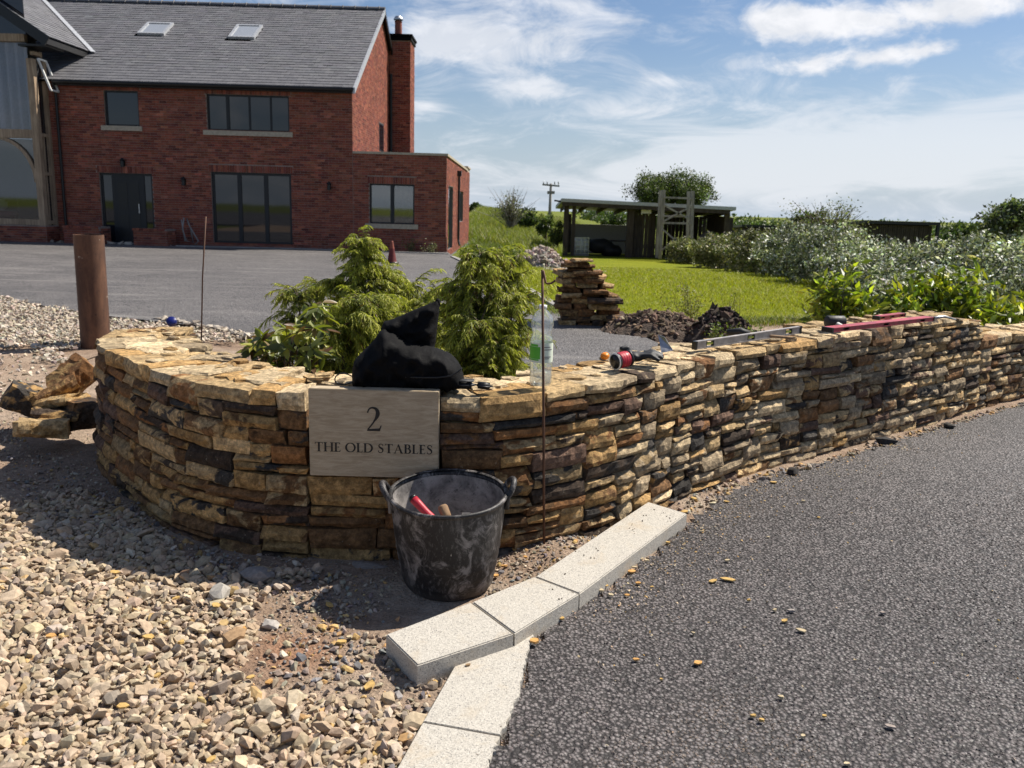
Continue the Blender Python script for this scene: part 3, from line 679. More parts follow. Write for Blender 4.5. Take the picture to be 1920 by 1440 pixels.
def ztop_x(x): return float(np.interp(x, [-2.5, -.9, 0, 1, 2, 3, 3.45, 3.62, 3.72, 3.80, 6], [.715, .725, .725, .735, .765, .785, .775, .74, .73, .59, .57]))
def build_wall():
    rng = np.random.default_rng(21)
    root = empty('dry_stone_wall', (0, 0, 0), 0, 'long curving dry stone wall of rough ochre and grey sandstone beside the tarmac drive', 'wall')
    ds = .01; n = int(WALL.len/ds); sky = np.zeros(n)
    xs = np.array([WALL.at(i*ds)[0] for i in range(n)]); ys_ = np.array([WALL.at(i*ds)[1] for i in range(n)])
    top = np.array([ztop_x(x) for x in xs]); front = (ys_ < 3.6) & (xs > -1.2) & (xs < 0)
    ip0 = int(WALL.near(PX0-.012, 3.45)/ds); ip1 = int(WALL.near(PX1+.012, 3.45)/ds)
    top[ip0:ip1] = PZ0-.008
    sky += -.03
    istep = int(WALL.near(3.76, 6.75)/ds)
    stones = []
    guard = 0
    while guard < 4000:
        guard += 1
        rem = top-sky; act = rem > .012
        if not act.any(): break
        lo = np.where(act, sky, 9).min(); i = int(np.argmin(np.where(act, sky, 9)))
        j = i
        while j < n and abs(sky[j]-lo) < .004 and act[j] and abs(top[j]-top[i]) < .12: j += 1
        def bar(k, z): return k
        if lo > .24:
            for b in (ip0, ip1):
                if i < b < j: j = b
        if i < istep < j: j = istep
        run = (j-i)*ds; x = xs[i]
        left = x < .35
        Lr = rng.uniform(.16, .42) if left else rng.uniform(.14, .37)
        if rng.uniform() < .13: Lr *= .6
        if run-Lr < .075: Lr = run if run < (.46 if left else .34) else run*.5
        L = min(Lr, run); k = max(1, int(round(L/ds)))
        r = float(np.min(top[i:i+k]))-lo
        hr = rng.uniform(.038, .092) if left else rng.uniform(.041, .094)
        if L < .14: hr = rng.uniform(.04, .075) if left else rng.uniform(.03, .06)
        # match a neighbour's level when close
        for nb in (i-1, i+k):
            if 0 <= nb < n and abs(sky[nb]-(lo+hr)) < .024 and sky[nb]-lo > .03: hr = sky[nb]-lo
        capst = False
        if r-hr < .035: hr = r; capst = True
        if hr > (.16 if left else .12): hr = r*.5; capst = False
        hr = max(hr, .014)
        if run < .035:
            sky[i:i+k] += max(hr, .02); continue     # sliver: leave as an open joint
        sky[i:i+k] = lo+hr
        stones.append((i*ds, k*ds, lo, hr, capst and not (ip0 <= i < ip1)))
    items = []
    for s0, L, z, h, capst in stones:
        sm = s0+L/2; c, t, nrm = WALL.frame(sm, L*.45)
        x = c[0]; mixl = LEFTMIX if x < .25 else (LEFTMIX if rng.uniform() < np.interp(x, [.25, 1.1], [.7, .05]) else RIGHTMIX)
        gap = rng.uniform(.004, .012)
        D = rng.uniform(.2, .34) if capst else rng.uniform(.13, .18)
        D = min(D, .30)
        V, Q, T3 = stone_geo(max(.02, L-gap), max(.012, h-rng.uniform(.004, .009)), D, rng, 1.0 if x < .3 else 1.15, cap=capst)
        setb = rng.normal(0, .005)+.045*((z+h/2)/.72)-.012
        V[:, 1] += setb
        a = rng.normal(0, .03); ca_, sa_ = math.cos(a), math.sin(a)      # slight roll of the stone in its bed
        vx = V[:, 0].copy(); V[:, 2] += 0; V[:, 2] += vx*rng.normal(0, .010)
        org = np.array([c[0], c[1], z])
        W = np.column_stack([org[0]+V[:, 0]*t[0]-V[:, 1]*nrm[0], org[1]+V[:, 0]*t[1]-V[:, 1]*nrm[1], org[2]+V[:, 2]])
        A, B = pick(mixl, rng), pick(mixl, rng)
        if capst and rng.uniform() < .8: A = pick(TOPMIX, rng); B = A*rng.uniform(.7, 1.1)
        if rng.uniform() < .28: B = A*rng.uniform(.7, 1.2)
        elif rng.uniform() < .30: B = pick([('brown', 2), ('dark', 2), ('slate', 1), ('rust', 1)], rng)
        items.append((W, Q, T3, A, B))
    # flags on the wall top
    s = .12
    while s < WALL.len-.2:
        w = rng.uniform(.13, .30); x = WALL.at(s+w/2)[0]
        for band, (d0, d1) in enumerate(((.17, .36), (.34, .54))):
            if rng.uniform() < .1: continue
            sh = rng.uniform(-.06, .06)
            if band and x > .3: d1 = .46
            pts = []
            for (uu, dd) in ((0, d0), (.5, d0-.02), (1, d0), (1, d1), (.45, d1+.02), (0, d1)):
                q = s+sh+uu*w+rng.normal(0, .018)-(.012 if uu > .5 else -.012); dq = dd+rng.normal(0, .018)
                c, t, nrm = WALL.frame(min(max(q, 0), WALL.len)); pts.append(c-nrm*dq)
            zt = ztop_x(x)-.004+rng.normal(0, .009)-(.012 if band else 0)
            # keep the winding counter-clockwise seen from above
            a2 = sum(pts[k][0]*pts[(k+1) % 6][1]-pts[(k+1) % 6][0]*pts[k][1] for k in range(6))
            if a2 < 0: pts = pts[::-1]
            V, Q, T3 = slab_geo(pts, rng.uniform(.03, .055), rng); V[:, 2] += zt
            A = pick(TOPMIX, rng); items.append((V, Q, T3, A, A*rng.uniform(.8, 1.15)))
        s += w
    for k in range(120):        # packing chips
        s = rng.uniform(.1, WALL.len-.1); c, t, nrm = WALL.frame(s); d = rng.uniform(.12, .5); p = c-nrm*d
        if PX0-.05 < p[0] < PX1+.05 and p[1] < 3.62: continue
        r0 = rng.uniform(.02, .055); m = rng.integers(4, 7); a0 = rng.uniform(0, 6.28)
        pts = [p+r0*rng.uniform(.6, 1.2)*np.array([math.cos(a0+6.283*i/m), math.sin(a0+6.283*i/m)]) for i in range(m)]
        V, Q, T3 = slab_geo(pts, rng.uniform(.012, .022), rng, .6); V[:, 2] += ztop_x(p[0])+rng.uniform(-.002, .007)
        A = pick(TOPMIX, rng); items.append((V, Q, T3, A, A*rng.uniform(.8, 1.15)))
    def seen(it):
        c = it[0].mean(0); e = it[0].max(0)-it[0].min(0); d = math.hypot(c[0], c[1])
        infr = abs(c[0]/c[1]) < .62
        return (math.hypot(e[0], e[1])*max(e[2], .02))/(d*d)*(1 if infr else .01)
    order = sorted(range(len(items)), key=lambda k: -seen(items[k]))
    for k in order[:298]:
        W, Q, T3, A, B = items[k]; c = W.mean(0)
        mesh_np('stone', W-c, [Q, T3], M['stone'], root, attrs=stone_attrs(len(W), A, B, rng), loc=tuple(c))
    VV = []; QQ = []; TT = []; AA = []; BB = []; SS = []; n0 = 0
    for k in order[298:]:
        W, Q, T3, A, B = items[k]; VV.append(W); QQ.append(Q+n0); TT.append(T3+n0); a = stone_attrs(len(W), A, B, rng)
        AA.append(a['ca']); BB.append(a['cb']); SS.append(a['sd']); n0 += len(W)
    o = mesh_np('small_stones', np.concatenate(VV), [np.concatenate(QQ), np.concatenate(TT)], M['stone'], root, attrs={'ca': np.concatenate(AA), 'cb': np.concatenate(BB), 'sd': np.concatenate(SS)})
    tag(o, kind='stuff')
    # hearting
    V = []; Fq = []; us = np.arange(.05, WALL.len-.02, .06)
    for u in us:
        c, t, nrm = WALL.frame(u); zt = ztop_x(c[0])-.05
        inpl = PX0-.03 < c[0] < PX1+.03 and c[1] < 3.5
        for d, z in ((.075, -.05), (.105, zt), (.50, zt), (.48, -.05)):
            p = c-nrm*(d if c[0] < 0 else min(d, .44)); V.append((*p, z))
    m = len(us)
    for i in range(m-1):
        for k in range(4): Fq.append((i*4+k, (i+1)*4+k, (i+1)*4+(k+1) % 4, i*4+(k+1) % 4))
    Fq.append((0, 1, 2, 3)); Fq.append(((m-1)*4+3, (m-1)*4+2, (m-1)*4+1, (m-1)*4))
    mesh_np('wall_core', np.array(V), np.array(Fq), M['core'], root)
    print('WALL stones', len(stones), 'items', len(items))
    return root
build_wall()

# ------------------------------------------------------------------ house
HY = 28.0
def rect(x0, y0, x1, y1, Y=HY):
    ym, xm = (y0+y1)/2, (x0+x1)/2
    return at(x0, ym, Y).x, at(x1, ym, Y).x, at(xm, y1, Y).z, at(xm, y0, Y).z
BRICKC = [(.245, .078, .049), (.215, .066, .044), (.275, .096, .060), (.180, .056, .042), (.230, .088, .061), (.145, .048, .039)]
BRICKW = [5, 5, 3, 3, 2, 1.2]
def brick_intervals(u0, u1, z0, z1, openings, soldiers, off=0., polyz=None):
    """list of bricks (a,b,z0,z1) for a stretcher-bond face"""
    out = []; r = 0; z = z0
    while z < z1-.03:
        zt = min(z+.065, z1); zc = (z+zt)/2
        segs = [(u0, u1)]
        if polyz: segs = polyz(zc)
        for (o0, o1, p0, p1) in openings:
            if p0-.01 < zc < p1+.01:
                ns = []
                for a, b in segs:
                    if o1 <= a or o0 >= b: ns.append((a, b)); continue
                    if a < o0: ns.append((a, o0))
                    if b > o1: ns.append((o1, b))
                segs = ns
        for a, b in segs:
            k = math.floor((a-u0)/.225)-1
            while True:
                x0 = u0+k*.225+(.1125 if r % 2 else 0)+off; x1 = x0+.215; k += 1
                if x0 >= b: break
                xa, xb = max(x0, a+.004), min(x1, b-.004)
                if xb-xa > .03: out.append((xa, xb, z, zt))
        z += .075; r += 1
    for (a, b, p0, p1) in soldiers:
        k = max(1, round((b-a)/.075)); w = (b-a)/k
        for i in range(k): out.append((a+i*w+.005, a+(i+1)*w-.005, p0, p1))
    return out
def brick_mesh(name, ints, mapf, nrm, root, rng, proud=.008, kind='stuff', mat=None):
    """ints on (u,z); mapf(u,z)->(x,y,z); nrm outward (x,y)"""
    n = len(ints); a = np.array(ints)
    u0, u1, z0, z1 = a.T; pr = proud+rng.normal(0, .0015, n)
    def P(u, z, d):
        x, y = mapf(u); return np.column_stack([x+nrm[0]*d, y+nrm[1]*d, z])
    V = np.stack([P(u0, z0, pr), P(u1, z0, pr), P(u1, z1, pr), P(u0, z1, pr), P(u0, z0, 0*pr-.004), P(u1, z0, 0*pr-.004), P(u1, z1, 0*pr-.004), P(u0, z1, 0*pr-.004)], 1)
    f = np.array([(0,1,2,3), (4,5,1,0), (5,6,2,1), (6,7,3,2), (7,4,0,3)]); Fq = (f[None]+(np.arange(n)*8)[:, None, None]).reshape(-1, 4)
    c = np.repeat(pal(n, BRICKC, BRICKW, rng, .16), 8, 0)
    o = mesh_np(name, V.reshape(-1, 3)-np.array(root.location), Fq, mat or M['brick'], root, attrs={'ca': c}); 
    if kind: tag(o, kind=kind)
    return o
def wall_cells(mb, u0, u1, z0, z1, ops, box):
    us = sorted({u0, u1, *[max(u0, min(u1, v)) for o in ops for v in o[:2]]}); zs = sorted({z0, z1, *[max(z0, min(z1, v)) for o in ops for v in o[2:]]})
    for a, b in zip(us, us[1:]):
        for c, d in zip(zs, zs[1:]):
            um, zm = (a+b)/2, (c+d)/2
            if b-a < 1e-6 or d-c < 1e-6 or any(o[0] < um < o[1] and o[2] < zm < o[3] for o in ops): continue
            box(mb, a, b, c, d)
HROOT = empty('house', (0, 0, 0), 0, 'two-storey red brick house with grey slate roof, flat-roofed side extension and dark window frames', 'house')
def window(r, splits, Y=HY, inset=.07, fr=.05, mull=None, name='window', axis='y', trans=(), side=1, sill=True, glass='glass'):
    """framed window in opening r=(u0,u1,z0,z1); splits = fractions of mullions"""
    u0, u1, z0, z1 = r; mb = MB()
    def B(m, a, b, c, d, e0, e1):
        if axis == 'y': m.box(a, b, Y+e0, Y+e1, c, d)
        else: m.box(Y-side*e1 if side > 0 else Y-side*e0, Y-side*e0 if side > 0 else Y-side*e1, a, b, c, d)
    a, b = inset, inset+.07
    B(mb, u0, u0+fr, z0, z1, a, b); B(mb, u1-fr, u1, z0, z1, a, b); B(mb, u0+fr, u1-fr, z1-fr, z1, a, b); B(mb, u0+fr, u1-fr, z0, z0+fr, a, b)
    xs = [u0+fr]
    for s in splits:
        f, w = (s if isinstance(s, tuple) else (s, .055)); c = u0+(u1-u0)*f
        B(mb, c-w/2, c+w/2, z0+fr, z1-fr, a+.002, b-.002); xs += [c-w/2, c+w/2]
    xs.append(u1-fr); w = mb.build(name, M['frame'], HROOT)
    for i in range(0, len(xs), 2):
        g = MB(); B(g, xs[i], xs[i+1], z0+fr, z1-fr, a+.03, a+.04); o = g.build('pane', M[glass], HROOT); o.parent = w
    return w
def house():
    rng = np.random.default_rng(3)
    XL, XG, XE = at(100, 300, HY).x, -5.27, -2.28
    ZE = at(400, 156, HY).z; YR = 34.0; ZR = at(714, 24, YR).z; ZX = at(740, 290, HY).z
    YB = 2*YR-HY
    W1 = rect(196, 170, 260, 236); W2 = rect(388, 178, 542, 246); DR = rect(190, 325, 288, 449); DR = (DR[0], DR[1], .02, DR[3]); FR = rect(398, 324, 547, 449); FR = (FR[0], FR[1], .12, FR[3]); EW = rect(693, 345, 777, 420)
    # ---- front
    ops = [W1, W2, DR, FR, EW]
    sol = [(o[0]-.06, o[1]+.06, o[3]+.006, o[3]+.215) for o in (W2, DR, FR, EW)]+[(W1[0]-.06, W1[1]+.06, W1[3]+.006, min(W1[3]+.215, ZE-.02))]
    solo = [(a, b, c-.004, d+.006) for a, b, c, d in sol]
    mb = MB(); wall_cells(mb, XL, XG, -.3, ZE, [W1, W2, DR, FR], lambda m, a, b, c, d: m.box(a, b, HY, HY+.28, c, d))
    wall_cells(mb, XG, XE, -.3, ZX, [EW], lambda m, a, b, c, d: m.box(a, b, HY, HY+.28, c, d))
    mb.build('wall', M['mortar'], HROOT)
    ints = brick_intervals(XL, XG, -.15, ZE, ops+solo, sol[:3]+sol[4:])+brick_intervals(XG+.01, XE, -.15, ZX, ops+solo, [sol[3]], off=.05)
    # the bricks that show largest stand on their own
    mid = sorted(range(len(ints)), key=lambda k: abs(ints[k][2]-1.2)+.02*abs((ints[k][0]+ints[k][1])/2+6)+(3 if ints[k][1]-ints[k][0] < .2 else 0))
    single = set(mid[:150])
    brick_mesh('brickwork', [b for k, b in enumerate(ints) if k not in single], lambda u: (u, np.full_like(u, HY)), (0, -1), HROOT, rng)
    vm = []
    for c in BRICKC:
        m = MB().box(-.1075, .1075, -.006, .012, -.0325, .0325); vv = np.concatenate(m.V)
        vm.append(mesh_np('brick', vv, [np.array(f) for f in m.F.values()], M['brick'], link=False, attrs={'ca': np.tile(c, (8, 1))}))
    bw = np.array(BRICKW)/sum(BRICKW)
    for k in single:
        a, b, c, d = ints[k]
        obj_from('brick', vm[rng.choice(len(vm), p=bw)], HROOT, ((a+b)/2, HY-.0025+rng.normal(0, .001), (c+d)/2))
    # plinth on extension and between
    px0 = at(552, 455, HY).x
    pl = MB().box(px0, XE+.05, HY-.05, HY-.010, -.3, .50); pl.build('plinth', M['mortar'], HROOT)
    brick_mesh('plinth_brickwork', brick_intervals(px0, XE+.05, -.15, .52, [], []), lambda u: (u, np.full_like(u, HY-.05)), (0, -1), HROOT, rng)
    # ---- gable (faces +x)
    zz = lambda y: ZE+(ZR-ZE)*(1-abs(y-YR)/(YR-HY))
    V = [(XG, HY+.28, -.3), (XG, YB, -.3), (XG, YB, ZE), (XG, YR, ZR-.12), (XG, HY+.28, zz(HY+.28)-.1)]
    V2 = [(x-.28, y, z) for x, y, z in V]
    gm = MB().add(V+V2, [(0, 1, 2, 3, 4), (9, 8, 7, 6, 5)]+[(i, (i+1) % 5, 5+(i+1) % 5, 5+i) for i in range(5)]); gm.build('wall', M['mortar'], HROOT)
    GW = (at(711, 255, HY).x, 0, 0, 0)
    gy0 = HY+ (XG/at(710.5, 255, HY).x)*HY-HY; gy1 = (XG/at(719, 255, HY).x)*HY
    gwin = (gy0, gy1, at(715, 283, gy0).z, at(715, 229, gy0).z)
    def segz(zc):
        if zc <= ZE: return [(HY, YB)]
        k = (zc-ZE)/(ZR-ZE)*(YR-HY)+.12
        return [(HY+k, YB-k)] if HY+k < YB-k else []
    gi = brick_intervals(HY, YB, ZX, ZR-.1, [gwin], [], polyz=segz)
    brick_mesh('brickwork', gi, lambda u: (np.full_like(u, XG), u), (1, 0), HROOT, rng)
    w = MB(); w.box(XG+.003, XG+.012, gwin[0], gwin[1], gwin[2], gwin[3]); w = w.build('window', M['frame'], HROOT)
    g = MB(); g.box(XG+.014, XG+.018, gwin[0]+.08, gwin[1]-.08, gwin[2]+.06, gwin[3]-.06); o = g.build('pane', M['glass'], HROOT); o.parent = w
    # ---- extension: right side (faces +x), roof, coping
    EY = 41.5
    side_ops = [((-2.28/at(840, 400, HY).x)*HY, (-2.28/at(848.5, 400, HY).x)*HY, .05, 2.15), ((-2.28/at(862, 380, HY).x)*HY, (-2.28/at(868, 380, HY).x)*HY, .9, 2.1)]
    mb = MB(); wall_cells(mb, HY+.28, EY, -.3, ZX, side_ops, lambda m, a, b, c, d: m.box(XE-.28, XE, a, b, c, d))
    bo = rect(697, 372, 719, 412, EY-.14); bo2 = rect(745, 398, 757, 412, EY-.14); wall_cells(mb, XG, XE-.28, -.3, ZX, [bo, bo2], lambda m, a, b, c, d: m.box(a, b, EY-.28, EY, c, d)); mb.build('wall', M['room'], HROOT)
    brick_mesh('brickwork', brick_intervals(HY, EY, -.15, ZX, side_ops, []), lambda u: (np.full_like(u, XE), u), (1, 0), HROOT, rng)
    for o in side_ops:
        mb = MB(); mb.box(XE-.14, XE-.07, o[0], o[1], o[2], o[3]); w = mb.build('window', M['frame'], HROOT)
        mb = MB(); mb.box(XE-.068, XE-.062, o[0]+.1, o[1]-.1, o[2]+.08, o[3]-.08); g = mb.build('pane', M['glass'], HROOT); g.parent = w
    mb = MB(); mb.box(XG+.003, XE-.3, HY+.3, EY-.3, ZX-.3, ZX-.2); mb.build('flat_roof', M['fascia'], HROOT)
    mb = MB(); mb.box(XG+.012, XE+.05, HY-.05, HY+.30, ZX+.002, ZX+.075); mb.box(XE-.30, XE+.05, HY+.303, EY-2.2, ZX+.002, ZX+.075)
    mb.box(XE-.30, XE+.05, EY-2.2, EY+.05, ZX+.15, ZX+.22); mb.box(XE-.28, XE, EY-2.17, EY, ZX+.002, ZX+.149); mb.build('coping', M['sill'], HROOT)
    mb = MB(); yd = (-2.28/at(856, 400, HY).x)*HY; mb.tube([(XE+.08, yd, .25), (XE+.08, yd, ZX-.45)], .045, 8); mb.tube([(XE+.14, yd-.1, .05), (XE+.08, yd, .25)], .045, 8); mb.box(XE+.01, XE+.17, yd-.1, yd+.1, ZX-.45, ZX-.25); mb.build('downpipe', M['fascia'], HROOT)
    # ---- chimney
    cy0, cy1 = 35.9, 37.3; cx1 = at(769, 170, cy0).x; cz = at(748, 68, cy0).z
    ch = MB(); ch.box(XG+.02, cx1, cy0, cy1, -.3, cz); cho = ch.build('chimney', M['mortar'], HROOT)
    for ints_, mp, nr in ((brick_intervals(XG+.02, cx1, ZX-.6, cz-.16, [], []), lambda u: (u, np.full_like(u, cy0)), (0, -1)), (brick_intervals(cy0, cy1, ZX-.6, cz-.16, [], []), lambda u: (np.full_like(u, cx1), u), (1, 0))):
        o = brick_mesh('brickwork', ints_, mp, nr, HROOT, rng); o.parent = cho
    c2 = MB(); c2.box(XG-.25, cx1+.05, cy0-.05, cy1+.05, cz-.155, cz-.002); c2.box(XG-.3, cx1+.09, cy0-.09, cy1+.09, cz, cz+.08); o = c2.build('chimney_cap', M['brick'], HROOT); o.parent = cho
    cp = at(747, 60, 36.6); c3 = MB(); c3.lathe([(.17, 0), (.15, .04), (.14, .55), (.16, .60), (.13, .62), (.0, .62)], (cp.x, 36.6, cz+.08), 16); o = c3.build('chimney_pot', M['copper'], HROOT); o.parent = cho
    c4 = MB(); c4.lathe([(.19, 0), (.19, .05), (.12, .14), (0, .16)], (cp.x, 36.6, cz+.74), 14); o = c4.build('cowl', M['steel'], HROOT); o.parent = cho
    pp = MB(); pp.tube([(XG+.1, cy0-.12, ZX), (XG+.1, cy0-.12, 6.6)], .05, 8); pp.build('downpipe', M['fascia'], HROOT)
    # ---- main roof: slates
    sl = math.atan2(ZR-ZE, YR-HY); ov = .32
    nrow = 34; Ls = (YR-HY+ov)/math.cos(sl); ex = Ls/nrow
    d = Vector((0, math.cos(sl), math.sin(sl))); nv = Vector((0, -math.sin(sl), math.cos(sl)))
    e0 = Vector((0, HY-ov, ZE-ov*math.tan(sl)+.12))
    dk = MB(); XR0 = XL-6.0
    a = e0-nv*.06; b = a+d*Ls
    dk.add([(XR0, a.y, a.z), (XG+.13, a.y, a.z), (XG+.13, b.y, b.z), (XR0, b.y, b.z)], [(0, 1, 2, 3)])
    bk = Vector((0, 2*YR-a.y, a.z)); dk.add([(XR0, b.y, b.z), (XG+.13, b.y, b.z), (XG+.13, bk.y, bk.z), (XR0, bk.y, bk.z)], [(0, 1, 2, 3)])
    roof = dk.build('roof', M['slate'], HROOT)
    lst = []
    sw = .30; skyl = [(265, 46, 322, 67), (434, 50, 490, 74)]
    skr = []
    for (x0, y0, x1, y1) in skyl:
        def hit(px, py):
            r = ray(px, py); o = Vector((0, 0, CAM_H)); rv = Vector(r); t = (e0-o).dot(nv)/rv.dot(nv); return o+rv*t
        pa, pb = hit((x0+x1)/2, y1), hit((x0+x1)/2, y0); xl, xr = hit(x0+2, (y0+y1)/2).x, hit(x1-4, (y0+y1)/2).x
        skr.append((xl, xr, (pa-e0).dot(d), (pb-e0).dot(d)))
    for r in range(nrow):
        k = 0; x = XR0+(sw/2 if r % 2 else 0)
        while x < XG+.13:
            x1 = min(x+sw, XG+.15)
            if x1-x > .04: lst.append((x+.002, x1-.002, r))
            x += sw
    def slate_corners(x0, x1, r, j):
        lo = e0+d*(r*ex)+nv*(.016+j); hi = e0+d*((r+1)*ex+.03)+nv*.002; lb = e0+d*(r*ex)+nv*(.004)
        return [(x0, lo.y, lo.z), (x1, lo.y, lo.z), (x1, hi.y, hi.z), (x0, hi.y, hi.z), (x0, lb.y, lb.z), (x1, lb.y, lb.z)]
    VV = []; n = 0; Fq = []; cc = []
    SLC = [(.128, .126, .134), (.136, .134, .142), (.120, .118, .127), (.145, .142, .149)]
    lst = [q for q in lst if not any(s[0]-.02 < (q[0]+q[1])/2 < s[1]+.02 and s[2]-.1 < (q[2]+.5)*ex < s[3]-.05 for s in skr)]
    vis = [q for q in lst if q[0] > XL+.2]; sing = set(vis[:150])
    for q in lst:
        if q in sing: continue
        VV += slate_corners(*q, rng.normal(0, .003)); Fq += [(n, n+1, n+2, n+3), (n+4, n+5, n+1, n), ]; n += 6
        cc += [tuple(pal(1, SLC, [3, 3, 3, 1], rng, .05)[0])]*6
    o = mesh_np('slating', np.array(VV), np.array(Fq), M['slate'], HROOT, attrs={'ca': np.array(cc)}); tag(o, kind='stuff'); o.parent = roof
    me = []
    for c in SLC:
        v = slate_corners(-sw/2+.002, sw/2-.002, 0, 0); me.append(mesh_np('slate', np.array(v)-np.array([0, e0.y, e0.z]), np.array([(0, 1, 2, 3), (4, 5, 1, 0)]), M['slate'], link=False, attrs={'ca': np.tile(c, (6, 1))}))
    for q in sing:
        p = e0+d*(q[2]*ex); o = obj_from('slate', me[rng.integers(0, 4)], roof, ((q[0]+q[1])/2, p.y+nv.y*rng.normal(0, .003), p.z)); o.scale.x = (q[1]-q[0])/(sw-.004)
    # ridge tiles
    x = XR0+.2; rp = e0+d*Ls
    k = 0; rme = None
    while x < XG+.1:
        x1 = min(x+.45, XG+.16)
        m = MB(); 
        P = [(x, rp.y+.15*math.cos(t), rp.z-.03+.12*math.sin(t)) for t in np.linspace(0, math.pi, 7)]; P2 = [(x1-.012, p[1], p[2]) for p in P]
        m.add(P+P2, [(i, i+1, 8+i, 7+i) for i in range(6)]+[(0, 7, 13, 6)]+[tuple(range(6, -1, -1)), tuple(range(7, 14))])
        o = m.build('ridge_tile', M['slate'], HROOT, cols={'ca': np.tile((.11, .11, .118), (14, 1))}); o.parent = roof
        m = MB(); m.tube([(x-.02, rp.y+.155*math.cos(t), rp.z-.03+.125*math.sin(t)) for t in np.linspace(0, math.pi, 7)], .022, 5)
        if k % 1 == 0: o2 = m.build('ridge_collar', M['slate'], HROOT, cols={'ca': np.tile((.10, .10, .108), (35, 1))}); o2.parent = roof
        x += .45; k += 1
    for s in skr:
        xl, xr, s0, s1 = s; m = MB(); 
        def Q(x, sd, h): p = e0+d*sd+nv*h; return (x, p.y, p.z)
        fw = .09
        for (a0, a1, b0, b1) in ((xl, xr, s0, s0+fw), (xl, xr, s1-fw, s1), (xl, xl+fw, s0+fw, s1-fw), (xr-fw, xr, s0+fw, s1-fw)):
            m.hexa([Q(a0, b0, 0), Q(a1, b0, 0), Q(a1, b1, 0), Q(a0, b1, 0)], [Q(a0, b0, .09), Q(a1, b0, .09), Q(a1, b1, .09), Q(a0, b1, .09)])
        w = m.build('skylight', M['lead'], HROOT); w.parent = roof
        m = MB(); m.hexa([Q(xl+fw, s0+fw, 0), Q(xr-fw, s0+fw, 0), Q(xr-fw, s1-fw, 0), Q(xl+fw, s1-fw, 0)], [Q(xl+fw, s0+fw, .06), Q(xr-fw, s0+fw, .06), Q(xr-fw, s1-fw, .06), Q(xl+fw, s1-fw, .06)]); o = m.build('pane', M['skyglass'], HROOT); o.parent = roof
    # verge, gutter, fascia, downpipe
    m = MB(); v0 = e0+d*(-.02); v1 = e0+d*Ls
    m.hexa([(XG+.10, v0.y, v0.z-.16), (XG+.16, v0.y, v0.z-.16), (XG+.16, v1.y, v1.z-.16), (XG+.10, v1.y, v1.z-.16)], [(XG+.10, v0.y, v0.z+.02), (XG+.16, v0.y, v0.z+.02), (XG+.16, v1.y, v1.z+.02), (XG+.10, v1.y, v1.z+.02)])
    m.build('verge', M['lead'], HROOT)
    m = MB(); m.hexa([(XG+.10, v1.y+.01, v1.z-.2), (XG+.16, v1.y+.01, v1.z-.2), (XG+.16, bk.y, bk.z-.2), (XG+.10, bk.y, bk.z-.2)], [(XG+.10, v1.y+.01, v1.z+.0), (XG+.16, v1.y+.01, v1.z+.0), (XG+.16, bk.y, bk.z+.0), (XG+.10, bk.y, bk.z+.0)]); m.build('verge', M['fascia'], HROOT)
    m = MB(); m.box(XL+.3, XG+.05, HY-.20, HY-.012, ZE-.20, ZE-.04); m.build('fascia', M['fascia'], HROOT)
    m = MB(); m.tube([(XL+.3, HY-.27, ZE-.10), (XG+.12, HY-.27, ZE-.10)], .075, 10); m.build('gutter', M['fascia'], HROOT)
    dpx = at(117, 300, HY).x; m = MB(); m.tube([(dpx, HY-.24, ZE-.15), (dpx, HY-.10, ZE-.45), (dpx, HY-.09, .35), (dpx, HY-.14, .15)], .045, 8); m.build('downpipe', M['fascia'], HROOT)
    # ---- windows and doors
    window(W1, [(.02, .001)]); window(W2, [(.245, .10), .51, .77]); window(EW, [(.5, .12)], glass='glassv')
    for r_, (x0, y0, x1, y1) in ((W1, (191, 236, 267, 244)), (W2, (382, 242, 549, 252)), (EW, (685, 420, 784, 429))):
        a, b, c, dd = rect(x0, y0, x1, y1); m = MB(); m.box(a, b, HY-.06, HY+.075, r_[2]-.15, r_[2]-.002); m.build('sill', M['sill'], HROOT)
    window(FR, [(.343, .13), (.675, .13)], fr=.08, name='patio_door')
    dw = window(DR, [(.24, .10), (.80, .10)], fr=.07, name='door_frame')
    u0 = DR[0]+(DR[1]-DR[0])*.24+.05; u1 = DR[0]+(DR[1]-DR[0])*.80-.05
    m = MB(); m.box(u0, u1, HY+.075, HY+.098, .09, DR[3]-.07); dl = m.build('door', M['frame'], HROOT)
    for k in range(2):
        for j, (p0, p1) in enumerate(((.25, .95), (1.10, 1.95))):
            wd = (u1-u0); m = MB(); m.box(u0+wd*(.1+.45*k), u0+wd*(.45+.45*k), HY+.068, HY+.0745, p0, min(p1, DR[3]-.2)); o = m.build('door_panel', M['black'], HROOT); o.parent = dl
    m = MB(); m.bar((u1-.1, HY+.05, 1.0), (u1-.1, HY+.05, 1.3), .03); o = m.build('handle', M['steel'], HROOT); o.parent = dl
    m = MB(); m.box(DR[0]-.1, DR[1]+.1, HY-.35, HY-.06, -.05, .06); m.build('doorstep', M['concrete'], HROOT)
    # lamps
    for (x, y) in ((232, 306), (346, 341), (618, 350)):
        p = at(x, y, HY); m = MB(); m.box(p.x-.05, p.x+.05, HY-.03, HY-.010, p.z-.08, p.z+.08); m.lathe([(0, -.12), (.055, -.12), (.055, .06), (.09, .08), (.02, .16), (0, .16)], (p.x, HY-.11, p.z), 12); m.build('wall_lamp', M['fascia'], HROOT)
    # ---- rooms behind the glass
    m = MB(); m.box(XL+.3, XG-.3, HY+.9, HY+.95, 0, ZE-.2); m.build('room_wall', M['room'], HROOT)
    # ---- oak-framed wing at the left
    WY = 27.2; wx1 = at(76, 300, WY).x; wx0 = wx1-9.0; pw = .30
    ez = at(140, 102, WY-.3).z
